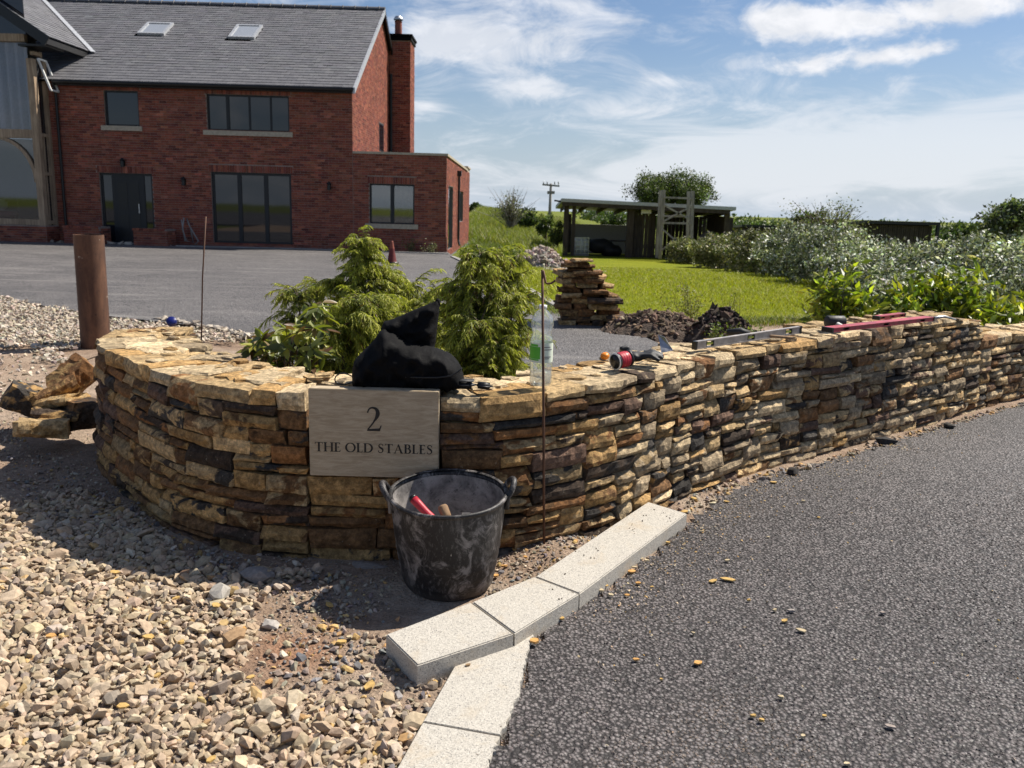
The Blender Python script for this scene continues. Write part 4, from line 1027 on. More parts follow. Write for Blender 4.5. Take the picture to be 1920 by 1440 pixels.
    pz = .55
    m = MB(); m.box(wx0, wx1, WY, WY+.25, -.3, pz); m.box(wx1-.25, wx1, WY+.25, HY, -.3, pz); m.build('wing_plinth', M['mortar'], HROOT)
    brick_mesh('brickwork', brick_intervals(wx0, wx1, -.15, pz, [], []), lambda u: (u, np.full_like(u, WY)), (0, -1), HROOT, rng)
    brick_mesh('brickwork', brick_intervals(WY, HY, -.15, pz, [], []), lambda u: (np.full_like(u, wx1), u), (1, 0), HROOT, rng)
    zt = at(20, 70, WY).z; zm = at(20, 250, WY).z
    xa = wx1-3.2
    def beam(a, b, w, h, nm='oak_beam'): MB().bar(a, b, w, h).build(nm, M['oak'], HROOT)
    beam((wx1-.1, WY+.1, pz+.002), (wx1-.1, WY+.1, ez-.1), .2, .2, 'oak_post'); beam((wx1-.1, HY-.1, pz+.002), (wx1-.1, HY-.1, ez-.1), .18, .18, 'oak_post')
    beam((xa, WY+.1, pz+.002), (xa, WY+.1, ez+1.2), .2, .2, 'oak_post')
    beam((wx0, WY+.1, zt), (wx1-.2, WY+.1, zt), .2, .22); beam((wx0, WY+.1, zm), (wx1-.2, WY+.1, zm), .2, .26); beam((wx0, WY+.1, pz+.10), (wx1-.2, WY+.1, pz+.10), .2, .18)
    for zz_ in (zt-.4, zm, pz+1.6, pz+.1): beam((wx1-.1, WY+.2, zz_), (wx1-.1, HY-.19, zz_), .14, .1)
    beam((wx1-.1, (WY+HY)/2, pz), (wx1-.1, (WY+HY)/2, zm), .08, .08)
    # curved brace
    pts = [(wx1-.2-1.15*math.cos(t), WY+.1, zm-1.45+1.3*math.sin(t)) for t in np.linspace(.05, 1.5, 8)]
    pts = [(wx1-.2-1.15*(1-math.cos(t)), WY+.1, zm-1.45+1.32*math.sin(t)) for t in np.linspace(.0, 1.57, 9)]
    m = MB()
    for p, q in zip(pts, pts[1:]): m.bar(p, q, .10, .17, up=(0, 1, 0))
    m.build('curved_brace', M['oak'], HROOT)
    m = MB(); m.box(wx0, wx1-.2, WY+.10, WY+.12, pz+.19, zm-.13); m.build('pane', M['glassw'], HROOT); m = MB(); m.box(wx0, wx1-.3, WY+2.6, WY+2.65, 0, zm); m.box(wx0, wx1-.3, WY+.2, WY+2.6, zm+.02, zm+.06); m.build('room_wall', M['room'], HROOT)
    m = MB(); m.box(wx0, wx1-.2, WY+.10, WY+.12, zm+.13, zt-.11); m.build('pane', M['glassc'], HROOT)
    m = MB(); m.box(wx0, wx1-.2, WY+.10, WY+.12, zt+.11, zt+2.5); m.build('pane', M['glass'], HROOT)
    m = MB(); m.box(wx1-.11, wx1-.09, WY+.2, HY-.2, pz, ez-.2); m.build('pane', M['glass'], HROOT)
    # curtain in pleats behind the upper pane
    xs = np.linspace(wx0, wx1-.3, 260); yy = WY+.34+.12*np.sin(xs*20+2*np.sin(xs*2.1))+.03*np.sin(xs*47)
    V = [(x, y, zm+.1) for x, y in zip(xs, yy)]+[(x, y, zt+.0) for x, y in zip(xs, yy)]; k = len(xs)
    mesh_np('curtain', np.array(V), np.array([(i, i+1, k+i+1, k+i) for i in range(k-1)]), M['curtain'], HROOT, smooth=True)
    m = MB(); m.box(wx0, wx1-.3, WY+.8, WY+.85, zm, zt+.5); m.build('room_wall', M['room'], HROOT)
    # open casement on the return
    m = MB(); c0 = Vector((wx1+.02, WY+.28, zt-.55)); dn = Vector((.34, 0, -.95))*.95
    for s in (0, .45):
        a = c0+Vector((0, s, 0)); m.bar(a, a+dn, .05, .05)
    m.bar(c0, c0+Vector((0, .45, 0)), .05, .05); m.bar(c0+dn, c0+dn+Vector((0, .45, 0)), .05, .05); m.build('open_casement', M['white'], HROOT)
    # wing roof (slates), barge board, valley
    wr = math.atan2(at(20, 22, WY-.35).z-at(84, 66, WY-.35).z, at(84, 66, WY-.35).x-at(20, 22, WY-.35).x)
    E = at(84, 66, WY-.35); dd = Vector((-math.cos(wr), 0, math.sin(wr))); nn = Vector((math.sin(wr), 0, math.cos(wr)))
    nr = 20; exw = .225; VV = []; Fq = []; cc = []; n = 0
    def ymain(z): return e0.y+(z-e0.z)/math.tan(sl)
    for r in range(nr):
        lo, hi = E+dd*(r*exw), E+dd*((r+1)*exw+.02); y = E.y-(.15 if r % 2 else 0)
        ymax = ymain(lo.z)+.1
        while y < ymax:
            ya, yb = max(y, E.y)+.002, min(y+.3, ymax)-.002; j = .016+rng.normal(0, .003)
            if yb-ya > .03:
                a, b, c = lo+nn*j, hi+nn*.002, lo+nn*.002
                VV += [(a.x, ya, a.z), (a.x, yb, a.z), (b.x, yb, b.z), (b.x, ya, b.z), (c.x, ya, c.z), (c.x, yb, c.z)]; Fq += [(n, n+1, n+2, n+3), (n+4, n+5, n+1, n), (n+4, n, n+3, n+3)][:2]; n += 6
                cc += [tuple(pal(1, SLC, [3, 3, 3, 1], rng, .05)[0])]*6
            y += .3
    o = mesh_np('slating', np.array(VV), np.array(Fq), M['slate'], HROOT, attrs={'ca': np.array(cc)}); tag(o, kind='stuff')
    top = E+dd*(nr*exw); m = MB()
    m.add([(E.x, E.y, E.z-.02), (E.x, ymain(E.z), E.z-.02), (top.x, ymain(top.z), top.z-.02), (top.x, E.y, top.z-.02)], [(0, 1, 2, 3)]); m.build('wing_roof_deck', M['fascia'], HROOT)
    m = MB(); m.bar(E+Vector((.05, .02, -.16)), top+Vector((0, .02, -.16)), .05, .30, up=(0, 0, 1)); m.build('barge_board', M['fascia'], HROOT)
    m = MB(); m.box(E.x-.14, E.x-.02, E.y+.06, ymain(E.z), E.z-.22, E.z-.06); m.build('fascia', M['fascia'], HROOT)
    m = MB(); m.box(E.x-1.0, E.x-.15, E.y+.3, HY+.2, E.z-.26, E.z-.2); m.build('soffit', M['fascia'], HROOT)
    m = MB(); va = Vector((E.x, ymain(E.z), E.z)); vb = Vector((top.x, ymain(top.z), top.z)); m.bar(va+nv*.05+nn*.03-(vb-va).normalized()*.2, vb+nv*.05+nn*.03, .16, .02, up=tuple((nn+nv).normalized())); m.build('valley_flashing', M['lead'], HROOT)
    m = MB(); m.box(XL-.2, wx1-.3, HY+.02, HY+.2, pz, ZE+.8); m.build('wall', M['mortar'], HROOT)
t = NT('curtained_glass'); tr = t.n('ShaderNodeBsdfTransparent'); gl = t.n('ShaderNodeBsdfGlossy'); gl.inputs['Roughness'].default_value = .03; mx = t.n('ShaderNodeMixShader'); mx.inputs[0].default_value = .06
t.l(tr.outputs[0], mx.inputs[1]); t.l(gl.outputs[0], mx.inputs[2]); t.l(mx.outputs[0], t.out.inputs[0]); M['glassc'] = t.m
t = NT('clear_glass'); tr = t.n('ShaderNodeBsdfTransparent'); gl = t.n('ShaderNodeBsdfGlossy'); gl.inputs['Roughness'].default_value = .03; mx = t.n('ShaderNodeMixShader'); mx.inputs[0].default_value = .14
tr.inputs[0].default_value = (.8, .82, .82, 1); t.l(tr.outputs[0], mx.inputs[1]); t.l(gl.outputs[0], mx.inputs[2]); t.l(mx.outputs[0], t.out.inputs[0]); M['glassv'] = t.m
t = NT('tinted_glass'); tr = t.n('ShaderNodeBsdfTransparent'); gl = t.n('ShaderNodeBsdfGlossy'); gl.inputs['Roughness'].default_value = .03; mx = t.n('ShaderNodeMixShader'); mx.inputs[0].default_value = .10
tr.inputs[0].default_value = (.55, .57, .6, 1); t.l(tr.outputs[0], mx.inputs[1]); t.l(gl.outputs[0], mx.inputs[2]); t.l(mx.outputs[0], t.out.inputs[0]); M['glassw'] = t.m
house()
def reflection_shapes():  # solid shapes added in place of cars reflected in the wing's lower pane
    Y = 27.75; p = at(30, 400, Y); p.x -= 1.35; root = empty('reflection_shapes', (p.x, Y, .3), 0, 'red and pale shapes standing in for cars reflected in the lower glass of the oak-framed wing', 'reflection stand-in')
    rbox('red_reflection', (2.6, .6, .22), M['red2'], root, (0, 0, .55), (0, 0, 0), .06)
    for i, (x, w) in enumerate(((-.9, .8), (-.05, .7), (.7, .62))): rbox('pale_reflection', (w, .25, .36), M['white'], root, (x, .12, .86), (-.3, 0, .05*i), .09)
    rbox('dark_reflection', (2.5, .15, .5), M['black'], root, (0, .32, .95), (0, 0, 0), .05)
REFLECTION_SHAPES = reflection_shapes

# kerb line and planters by the house, hose reel bracket
def cobble_row(name, pts, sp, size, label, cat='edging', cols=None):
    rng = np.random.default_rng(len(pts)+int(size*1000)); root = empty(name, (*pts[0], 0), 0, label, cat)
    meshes = []
    for k in range(6):
        tv, tf = hull_templates(1, 14, .6, rng)[0]; c = np.array([(.40, .35, .29), (.33, .28, .23), (.45, .40, .34)][k % 3])
        meshes.append(mesh_np('edging_stone', tv*size, tf, M['gravel'], link=False, attrs={'ca': np.tile(c, (len(tv), 1))}))
    P = Path(pts); u = 0; n = 0
    while u < P.len:
        p = P.at(u)+rng.normal(0, size*.25, 2); o = obj_from('edging_stone', meshes[rng.integers(0, 6)], root, (p[0]-pts[0][0], p[1]-pts[0][1], .045+rng.normal(0, .006)))
        o.rotation_euler = (rng.normal(0, .2), rng.normal(0, .2), rng.uniform(0, 6)); s = rng.uniform(.75, 1.25); o.scale = (s, s, s); u += sp; n += 1
    return root
tag(cobble_row('stone_edging', [gp(300, 604), gp(380, 618), gp(450, 634), gp(520, 652)], 0.085, .055, 'row of pale stones edging the forecourt behind the wall'), kind='thing')
tag(cobble_row('stone_edging', [gp(-20, 453), gp(200, 459), gp(330, 463)], .32, .15, 'pale broken stone edging between forecourt and house at the left'), kind='thing')
def kerb(pts, label):
    root = empty('kerb', (*pts[0], 0), 0, label, 'kerb')
    for a, b in zip(pts, pts[1:]):
        n = max(1, int(math.dist(a, b)/.9))
        for i in range(n):
            p = Vector((*a, 0)).lerp(Vector((*b, 0)), i/n); q = Vector((*a, 0)).lerp(Vector((*b, 0)), (i+.985)/n)
            MB().bar(p+Vector((0, 0, .03)), q+Vector((0, 0, .03)), .12, .07).build('kerb_stone', M['concrete'], root)
    return tag(root, kind='thing')
kerb([gp(330, 464), gp(560, 469), gp(843, 479)], 'low grey kerb along the foot of the house')
kerb([gp(848, 484), gp(872, 495), gp(992, 548), gp(1045, 580)], 'pale kerb between the forecourt and the lawn')
def planter(x0, y0, x1, y1, label):
    a, b, c, d = rect(x0, y0, x1, y1, 27.0); rng = np.random.default_rng(int(x0)); Yf, Yb = 27.0, 27.75; d = max(d, .42)
    root = empty('brick_planter', ((a+b)/2, 27.4, 0), 0, label, 'planter')
    mb = MB(); mb.box(a+.01, b-.01, Yf+.01, Yb, -.1, d-.01); mb.build('wall', M['mortar'], root)
    vm = {}
    ints = brick_intervals(a, b, 0, d-.07, [], [])
    for (p, q, r, s) in ints:
        m = MB().box(p, q, Yf, Yf+.1, r, s); o = m.build('brick', M['brick'], root, cols={'ca': np.tile(pal(1, BRICKC, BRICKW, rng, .15)[0], (8, 1))})
    for (p, q, r, s) in brick_intervals(Yf+.1, Yb, 0, d-.07, [], []):
        m = MB().box(b-.1, b, p, q, r, s); o = m.build('brick', M['brick'], root, cols={'ca': np.tile(pal(1, BRICKC, BRICKW, rng, .15)[0], (8, 1))})
    k = int((b-a+.04)/.1125)
    for i in range(k): MB().box(a-.02+i*.1125, a-.02+i*.1125+.104, Yf-.02, Yf+.2, d-.062, d+.003).build('brick', M['brick'], root, cols={'ca': np.tile(pal(1, BRICKC, BRICKW, rng, .15)[0], (8, 1))})
    MB().box(a+.02, b-.02, Yf+.2, Yb-.02, d-.06, d-.02).build('planter_soil', M['soil'], root)
planter(119, 424, 187, 450, 'low red brick planter left of the dark front door')
planter(250, 429, 313, 456, 'low red brick planter right of the dark front door')

# ------------------------------------------------------------------ name plaque with cut letters
class Glyphs:
    """flat lettering from strokes; unit cap height"""
    def __init__(s): s.polys = []
    def poly(s, pts): s.polys.append(pts)
    def rect(s, x0, y0, x1, y1): s.poly([(x0, y0), (x1, y0), (x1, y1), (x0, y1)])
    def stem(s, x, w, y0=0, y1=1): s.poly([(x-w/2, y0), (x+w/2, y0), (x+w/2, y1), (x-w/2, y1)])
    def serif(s, x, w, y, up):
        h = .035; e = .085; b = .06*up
        s.poly([(x-w/2-e, y), (x+w/2+e, y), (x+w/2+e, y+h*up), (x+w/2+.02, y+h*up+.2*b), (x+w/2, y+h*up+b), (x-w/2, y+h*up+b), (x-w/2-.02, y+h*up+.2*b), (x-w/2-e, y+h*up)])
    def stroke(s, pts, ws):
        pts = np.array(pts, float); t = np.gradient(pts, axis=0); t /= np.linalg.norm(t, axis=1)[:, None]+1e-9; n = np.column_stack([-t[:, 1], t[:, 0]])
        L = pts+n*np.array(ws)[:, None]/2; R_ = pts-n*np.array(ws)[:, None]/2
        for i in range(len(pts)-1): s.poly([tuple(R_[i]), tuple(R_[i+1]), tuple(L[i+1]), tuple(L[i])])
    def ring(s, cx, cy, rx, ry, thick, thin, a0=0, a1=360, n=28):
        a = np.radians(np.linspace(a0, a1, n)); w = thin+(thick-thin)*np.abs(np.cos(a))**1.3
        s.stroke(np.column_stack([cx+rx*np.cos(a), cy+ry*np.sin(a)]), w)
TK, TN = .185, .075
def glyph(ch):
    g = Glyphs()
    if ch == 'T': w = .82; g.stem(.41, TK, .0, 1); g.serif(.41, TK, 0, 1); g.rect(.03, .95, .79, 1.0); g.poly([(.03, .78), (.055, .78), (.10, .95), (.03, .95)]); g.poly([(.79, .78), (.79, .95), (.72, .95), (.765, .78)])
    elif ch == 'H':
        w = .98
        for x in (.17, .81): g.stem(x, TK); g.serif(x, TK, 0, 1); g.serif(x, TK, 1, -1)
        g.rect(.23, .49, .75, .54)
    elif ch in 'EL':
        w = .66 if ch == 'E' else .64; g.stem(.17, TK); g.serif(.17, TK, 0, 1); g.serif(.17, TK, 1, -1); g.rect(.2, 0, .58, .05); g.poly([(.50, .05), (.58, .05), (.62, .22), (.595, .22)])
        if ch == 'E': g.rect(.2, .95, .54, 1); g.poly([(.46, .95), (.585, .80), (.56, 1), (.46, 1)]); g.rect(.22, .49, .46, .535); g.rect(.44, .42, .47, .61)
    elif ch == 'O': w = 1.06; g.ring(.53, .5, .43, .48, .19, .06, 0, 360, 40)
    elif ch == 'D':
        w = .98; g.stem(.17, TK); g.serif(.17, TK, 0, 1); g.serif(.17, TK, 1, -1); g.ring(.38, .5, .46, .47, .19, .06, -90, 90, 24); g.rect(.2, 0, .40, .05); g.rect(.2, .95, .40, 1)
    elif ch == 'B':
        w = .74; g.stem(.17, TK); g.serif(.17, TK, 0, 1); g.serif(.17, TK, 1, -1)
        g.ring(.34, .755, .22, .222, .165, .055, -90, 90, 16); g.ring(.36, .27, .26, .248, .175, .055, -90, 90, 16)
        for y in (0, .51, .955): g.rect(.2, y, .37, y+.045)
    elif ch == 'A':
        w = .96; g.poly([(.09, 0), (.165, 0), (.475, .90), (.46, 1.02)]); g.poly([(.69, 0), (.885, 0), (.50, 1.02), (.40, .88)]); g.rect(.24, .33, .70, .375); g.serif(.125, .04, 0, 1); g.serif(.80, .13, 0, 1)
    elif ch == 'S':
        w = .64; P = [(.52, .82), (.46, .93), (.33, .975), (.20, .93), (.135, .80), (.17, .67), (.30, .56), (.44, .46), (.51, .33), (.50, .19), (.42, .07), (.28, .025), (.15, .06), (.085, .19)]
        q = Path(P); u = np.linspace(0, q.len, 34); pts = [q.at(x) for x in u]; k = u/q.len; g.stroke(pts, .06+.125*np.exp(-((k-.5)/.2)**2)); g.poly([(.505, .72), (.535, .72), (.545, .93), (.50, .86)]); g.poly([(.06, .08), (.10, .15), (.10, .30), (.07, .30)])
    elif ch == '2':
        w = .72; P = [(.06, .76), (.10, .88), (.20, .965), (.34, .97), (.46, .90), (.51, .76), (.47, .60), (.36, .43), (.22, .24), (.07, .07)]
        q = Path(P); u = np.linspace(0, q.len, 34); pts = [q.at(x) for x in u]; k = u/q.len
        g.stroke(pts, .06+.12*np.exp(-((k-.47)/.17)**2)); g.poly([(.03, 0), (.60, 0), (.68, .24), (.64, .24), (.57, .115), (.05, .085)])
    else: w = .30
    return g.polys, w
def text_mesh(name, s, height, x_c, z_base, y, parent, width=None, depth=.0012):
    x = 0; out = []
    for ch in s:
        P, w = glyph(ch); out.append((x, P)); x += w+.055
    tot = x-.055; sx = height if width is None else width/tot
    mb = MB(); i = 0
    for ox, P in out:
        for p in P:
            a = sum(p[k][0]*p[(k+1) % len(p)][1]-p[(k+1) % len(p)][0]*p[k][1] for k in range(len(p)))
            if a < 0: p = p[::-1]
            n = len(p); i += 1; yy = y-depth-(i % 7)*.00006
            f = [(x_c+(ox+q[0]-tot/2)*sx, yy, z_base+q[1]*height) for q in p]; b = [(v[0], y+.0005, v[2]) for v in f]
            mb.add(f+b, [tuple(range(n))]+[(k, n+k, n+(k+1) % n, (k+1) % n) for k in range(n)])
    o = mb.build(name, M['letter'], parent)
    return o
def plaque():
    yf = 3.432; w = PX1-PX0; h = PZ1-PZ0
    root = empty('name_plaque', ((PX0+PX1)/2, yf, PZ0), 0, 'smooth pale sandstone house sign set into the front of the stone wall', 'sign')
    bm = bmesh.new(); bmesh.ops.create_cube(bm, size=1)
    for v in bm.verts: v.co = Vector((v.co.x*w, (v.co.y+.5)*.06, (v.co.z+.5)*h))
    bmesh.ops.bevel(bm, geom=bm.edges[:], offset=.0025, segments=2, affect='EDGES'); me = bpy.data.meshes.new('slab'); bm.to_mesh(me); bm.free(); me.materials.append(M['plaque'])
    obj_from('slab', me, root)
    tag(text_mesh('lettering', '2', .272*h, PX0+w*.506, PZ0+h*.534, yf, root, width=.125*w), 'black serif figure 2 above the words')
    tag(text_mesh('lettering', 'THE OLD STABLES', .106*h, PX0+w*.50, PZ0+h*.284, yf, root, width=.916*w), 'black serif words THE OLD STABLES')
plaque()

# ------------------------------------------------------------------ tub and what stands in it
def rigid(o, mat): o.matrix_world = mat
def tub():
    cx, cy, z0 = -.237, 3.235, .012; H, rb, rt = .385, .178, .226
    root = empty('flexible_tub', (cx, cy, z0), 0, 'black rubber builder\'s tub with two handles, scuffed and dusty, below the stone sign', 'tub'); root.rotation_euler = (R(5.0), R(-.8), R(8))
    def prof(inner):
        P = []
        for i in range(26):
            t = i/25; r = rb+(rt-rb)*t**.9+.006*math.sin(t*3.14)
            if not inner: r += .0018*math.sin(t*60)*(t < .55)
            P.append((r-(.006 if inner else 0), t*H))
        return P
    mb = MB(); mb.lathe([(0, 0), (rb-.012, 0), (rb-.002, .006)]+prof(False)[1:]+[(rt+.007, H-.006), (rt+.009, H+.004), (rt+.002, H+.010), (rt-.007, H+.006)], n=72)
    V = np.concatenate(mb.V)
    rng = np.random.default_rng(1); a = np.arctan2(V[:, 1], V[:, 0]); V[:, :2] *= (1+.012*np.sin(2*a+.6)*(V[:, 2]/H)+.004*np.sin(5*a)*(V[:, 2]/H))[:, None]
    mesh_np('outer_shell', V, [np.array(f) for f in mb.F.values()], M['tub'], root, smooth=True)
    mb = MB(); mb.lathe(prof(True)[::-1][1:]+[(rb-.012, .012), (0, .012)], n=72); V = np.concatenate(mb.V)
    a = np.arctan2(V[:, 1], V[:, 0]); V[:, :2] *= (1+.012*np.sin(2*a+.6)*(V[:, 2]/H)+.004*np.sin(5*a)*(V[:, 2]/H))[:, None]
    F2 = [np.array(f) for f in mb.F.values()]; mesh_np('inner_shell', V, F2, M['tubin'], root, smooth=True)
    for sg in (-1, 1):
        mb = MB(); pts = []
        for t in np.linspace(0, math.pi, 13):
            pts.append((sg*(rt+.002+.030*math.sin(t)), .052*math.cos(t), H-.006+.052*math.sin(t)))
        pts = [(sg*(rt-.002), .058, H-.05)]+pts+[(sg*(rt-.002), -.058, H-.05)]
        mb.tube(pts, [.011]+[.0105+.0025*math.sin(x) for x in np.linspace(0, math.pi, 13)]+[.011], 10); V = np.concatenate(mb.V)
        mesh_np('handle', V, [np.array(f) for f in mb.F.values()], M['tub'], root, smooth=True)
    Mx = root.matrix_basis.copy()
    def W(x, y, z): return Mx @ Vector((x, y, z))
    # red-gripped hammer
    def tool(name, label, cat, a, b, mk, base):
        r = empty(name, tuple(base), 0, label, cat); mk(r, a, b); return r
    def mk_red(r, a, b):
        a, b = Vector(a), Vector(b); d = b-a
        m = MB(); m.tube([a+d*t for t in (0, .1, .3, .55, .8, .93)], [.014, .0165, .0185, .0155, .0175, .018], 14); m.build('grip', M['redgrip'], r, True)
        m = MB(); m.tube([a+d*t for t in (.931, .97, 1.0, 1.015)], [.0185, .0185, .016, .008], 14); m.build('end_cap', M['black'], r, True)
        e = a-d*.5; m = MB(); m.tube([e, a], .008, 10); m.build('shaft', M['steel'], r, True)
        u = Vector((.6, .8, 0)).normalized(); m = MB(); m.bar(e-u*.06, e+u*.06, .032, .032); m.build('hammer_head', M['steel'], r)
    tip = at(772, 932, 3.20); low = at(822, 985, 3.12)
    d = (low-tip); low2 = tip+d*1.15
    tool('club_hammer', 'red rubber grip with a black end sticking up out of the tub', 'hammer', low2, tip, mk_red, low2)
    def mk_wood(r, a, b):
        a, b = Vector(a), Vector(b); d = b-a
        m = MB(); m.tube([a, a+d*.5, a+d*.92, b], [.017, .019, .020, .016], 14); m.build('handle', M['handlewood'], r, True)
        e = a-d*.15; m = MB(); m.tube([e, a], .007, 8); m.build('tang', M['steel'], r, True); m = MB(); m.hexa([e+Vector((-.03, -.02, 0)), e+Vector((.03, -.02, 0)), e+Vector((.03, .04, 0)), e+Vector((-.03, .04, 0))], [e+Vector((-.03, -.02, .004)), e+Vector((.03, -.02, .004)), e+Vector((.03, .04, .004)), e+Vector((-.03, .04, .004))]); m.build('blade', M['steel'], r)
    t2 = at(829, 948, 3.17); l2 = at(844, 985, 3.13); tool('trowel', 'worn brown wooden handle poking up in the middle of the tub', 'trowel', l2, t2, mk_wood, l2)
    t3 = at(874, 962, 3.18); l3 = at(874, 990, 3.15)
    def mk_stub(r, a, b):
        a, b = Vector(a), Vector(b); m = MB(); m.bar(a-(b-a)*.9, b, .034, .03); m.build('handle', M['oldwood'], r); m = MB(); m.bar(a-(b-a)*.9-Vector((.035, 0, .02)), a-(b-a)*.9+Vector((.035, 0, -.02)), .03, .03); m.build('head', M['steel'], r)
    tool('lump_hammer', 'short pale square wooden handle end at the back of the tub', 'hammer', l3, t3, mk_stub, l3)
tub()

# ------------------------------------------------------------------ steel pins, post
def rods():
    a = at(1021, 1013, 3.56); b = at(1017, 506, 3.56)
    root = empty('hooked_steel_pin', tuple(a), 0, 'tall rusty steel pin with a hooked top standing before the wall', 'steel pin')
    MB().tube([a-Vector((0, 0, .06)), a.lerp(b, .5), b], .0056, 8).build('rod', M['rust'], root, True)
    h = [at(1019, 508, 3.555), at(1023, 530, 3.553), at(1027, 532, 3.552), at(1034, 531, 3.55), at(1040, 527, 3.55), at(1041, 525, 3.55)]
    MB().tube(h, .0046, 8).build('hook', M['rust'], root, True)
    a = at(371, 634, 5.2); b = at(386, 406, 5.2)
    o = MB().tube([a-Vector((0, 0, .35)), a.lerp(b, .5)+Vector((.004, 0, 0)), b], .0045, 6).build('steel_pin', M['rust'], None, True)
    tag(o, 'thin rusty steel rod leaning slightly behind the left end of the wall', 'steel pin')
    a = Vector((*gp(180, 650), 0)); b0 = at(166, 440, a.y)
    root = empty('steel_post', tuple(a), 0, 'short thick rusty brown steel tube post standing in the gravel', 'post')
    d = (b0-a); r = .140
    m = MB(); m.tube([a-d*.05, a+d*.3, a+d*.7, a+d], r, 28, cap=False); m.build('tube', M['rust'], root, True)
    m = MB(); m.tube([a+d*.999, a+d*.6], r-.008, 28, cap=False); m.build('tube_inside', M['rust'], root, True)
    n = d.normalized(); m = MB(); u = n.cross(Vector((0, 1, 0))).normalized(); v = n.cross(u)
    P = []; 
    for rr in (r, r-.008): P += [tuple(a+d+u*(rr*math.cos(t))+v*(rr*math.sin(t))) for t in np.linspace(0, 2*math.pi, 28, endpoint=False)]
    m.add(P, [(k, (k+1) % 28, 28+(k+1) % 28, 28+k) for k in range(28)]); m.build('rim', M['rust'], root)
rods()

# ------------------------------------------------------------------ granite kerbs
def kerbs():
    rng = np.random.default_rng(8)
    def block(poly, z0, z1, label, ragged=None, bev=.004):
        """poly: plan corners ccw"""
        c = np.mean(poly, 0); bm = bmesh.new(); P = [(x-c[0], y-c[1]) for x, y in poly]
        area = sum(P[i][0]*P[(i+1) % len(P)][1]-P[(i+1) % len(P)][0]*P[i][1] for i in range(len(P)))
        if area < 0: P = P[::-1]
        vs = [bm.verts.new((x, y, z1-z0)) for x, y in P]; f = bm.faces.new(vs); r = bmesh.ops.extrude_face_region(bm, geom=[f])
        for v in r['geom']:
            if isinstance(v, bmesh.types.BMVert): v.co.z = 0
        bmesh.ops.recalc_face_normals(bm, faces=bm.faces[:])
        te = [e for e in bm.edges if all(v.co.z > (z1-z0)*.9 for v in e.verts)]
        bmesh.ops.bevel(bm, geom=te, offset=bev, segments=2, affect='EDGES')
        me = bpy.data.meshes.new('granite_kerb'); bm.to_mesh(me); bm.free(); me.materials.append(M['granite'])
        o = obj_from('granite_kerb', me, None, (c[0], c[1], z0)); tag(o, label, 'kerb stone', 'granite kerb stones at the drive edge'); return o
    zt = .085
    A = lambda x, y, z=zt: np.array(gp(x, y, z))
    def gap(p, q, f=.006): return p+(q-p)/np.linalg.norm(q-p)*f
    n0, n1 = A(724, 1189), A(783, 1247); j0, j1 = A(885, 1128), A(965, 1187); k0, k1 = A(1003, 1080), A(1087, 1112); e0, e1 = A(1215, 940), A(1288, 962)
    block([n1, gap(j1, n1), gap(j0, n0), n0], .008, zt, 'nearest pale granite kerb block, its square end facing the gravel')
    block([gap(j1, k1, .002), gap(k1, j1), gap(k0, j0), gap(j0, k0, .002)], .008, zt-.001, 'middle pale granite kerb block of the raised curved row of three')
    block([gap(k1, e1, .002), e1, e0, gap(k0, e0, .002)], .008, zt-.002, 'longest pale granite kerb block, its far end reaching the stone wall')
    zl = .036; B = lambda x, y: np.array(gp(x, y, zl))
    def ragged(pts):
        out = []
        for a, b in zip(pts, pts[1:]):
            n = max(2, int(np.linalg.norm(np.array(b)-a)/.012))
            for i in range(n): out.append(np.array(a)+(np.array(b)-a)*i/n+rng.normal(0, .0035, 2))
        out.append(np.array(pts[-1])); return out
    ja, jb = B(793, 1354), B(937, 1381)
    block([B(745, 1440)+(B(745, 1440)-ja)*.9, *ragged([B(925, 1425)+(B(912, 1440)-B(937, 1381))*1.2, B(925, 1410), jb-(jb-B(975, 1290))*.01]), ja], .0, zl-.001, 'nearest flush granite kerb slab running out of the bottom of the picture', bev=.0015)
    block([gap(ja, B(858, 1240), .005), *ragged([gap(jb, B(975, 1290), .005), B(975, 1290), B(990, 1215), B(1006, 1180)]), B(975, 1180), B(858, 1240)], .0, zl, 'flush granite kerb slab with a ragged pointed tip under the raised row', bev=.0015)
kerbs()

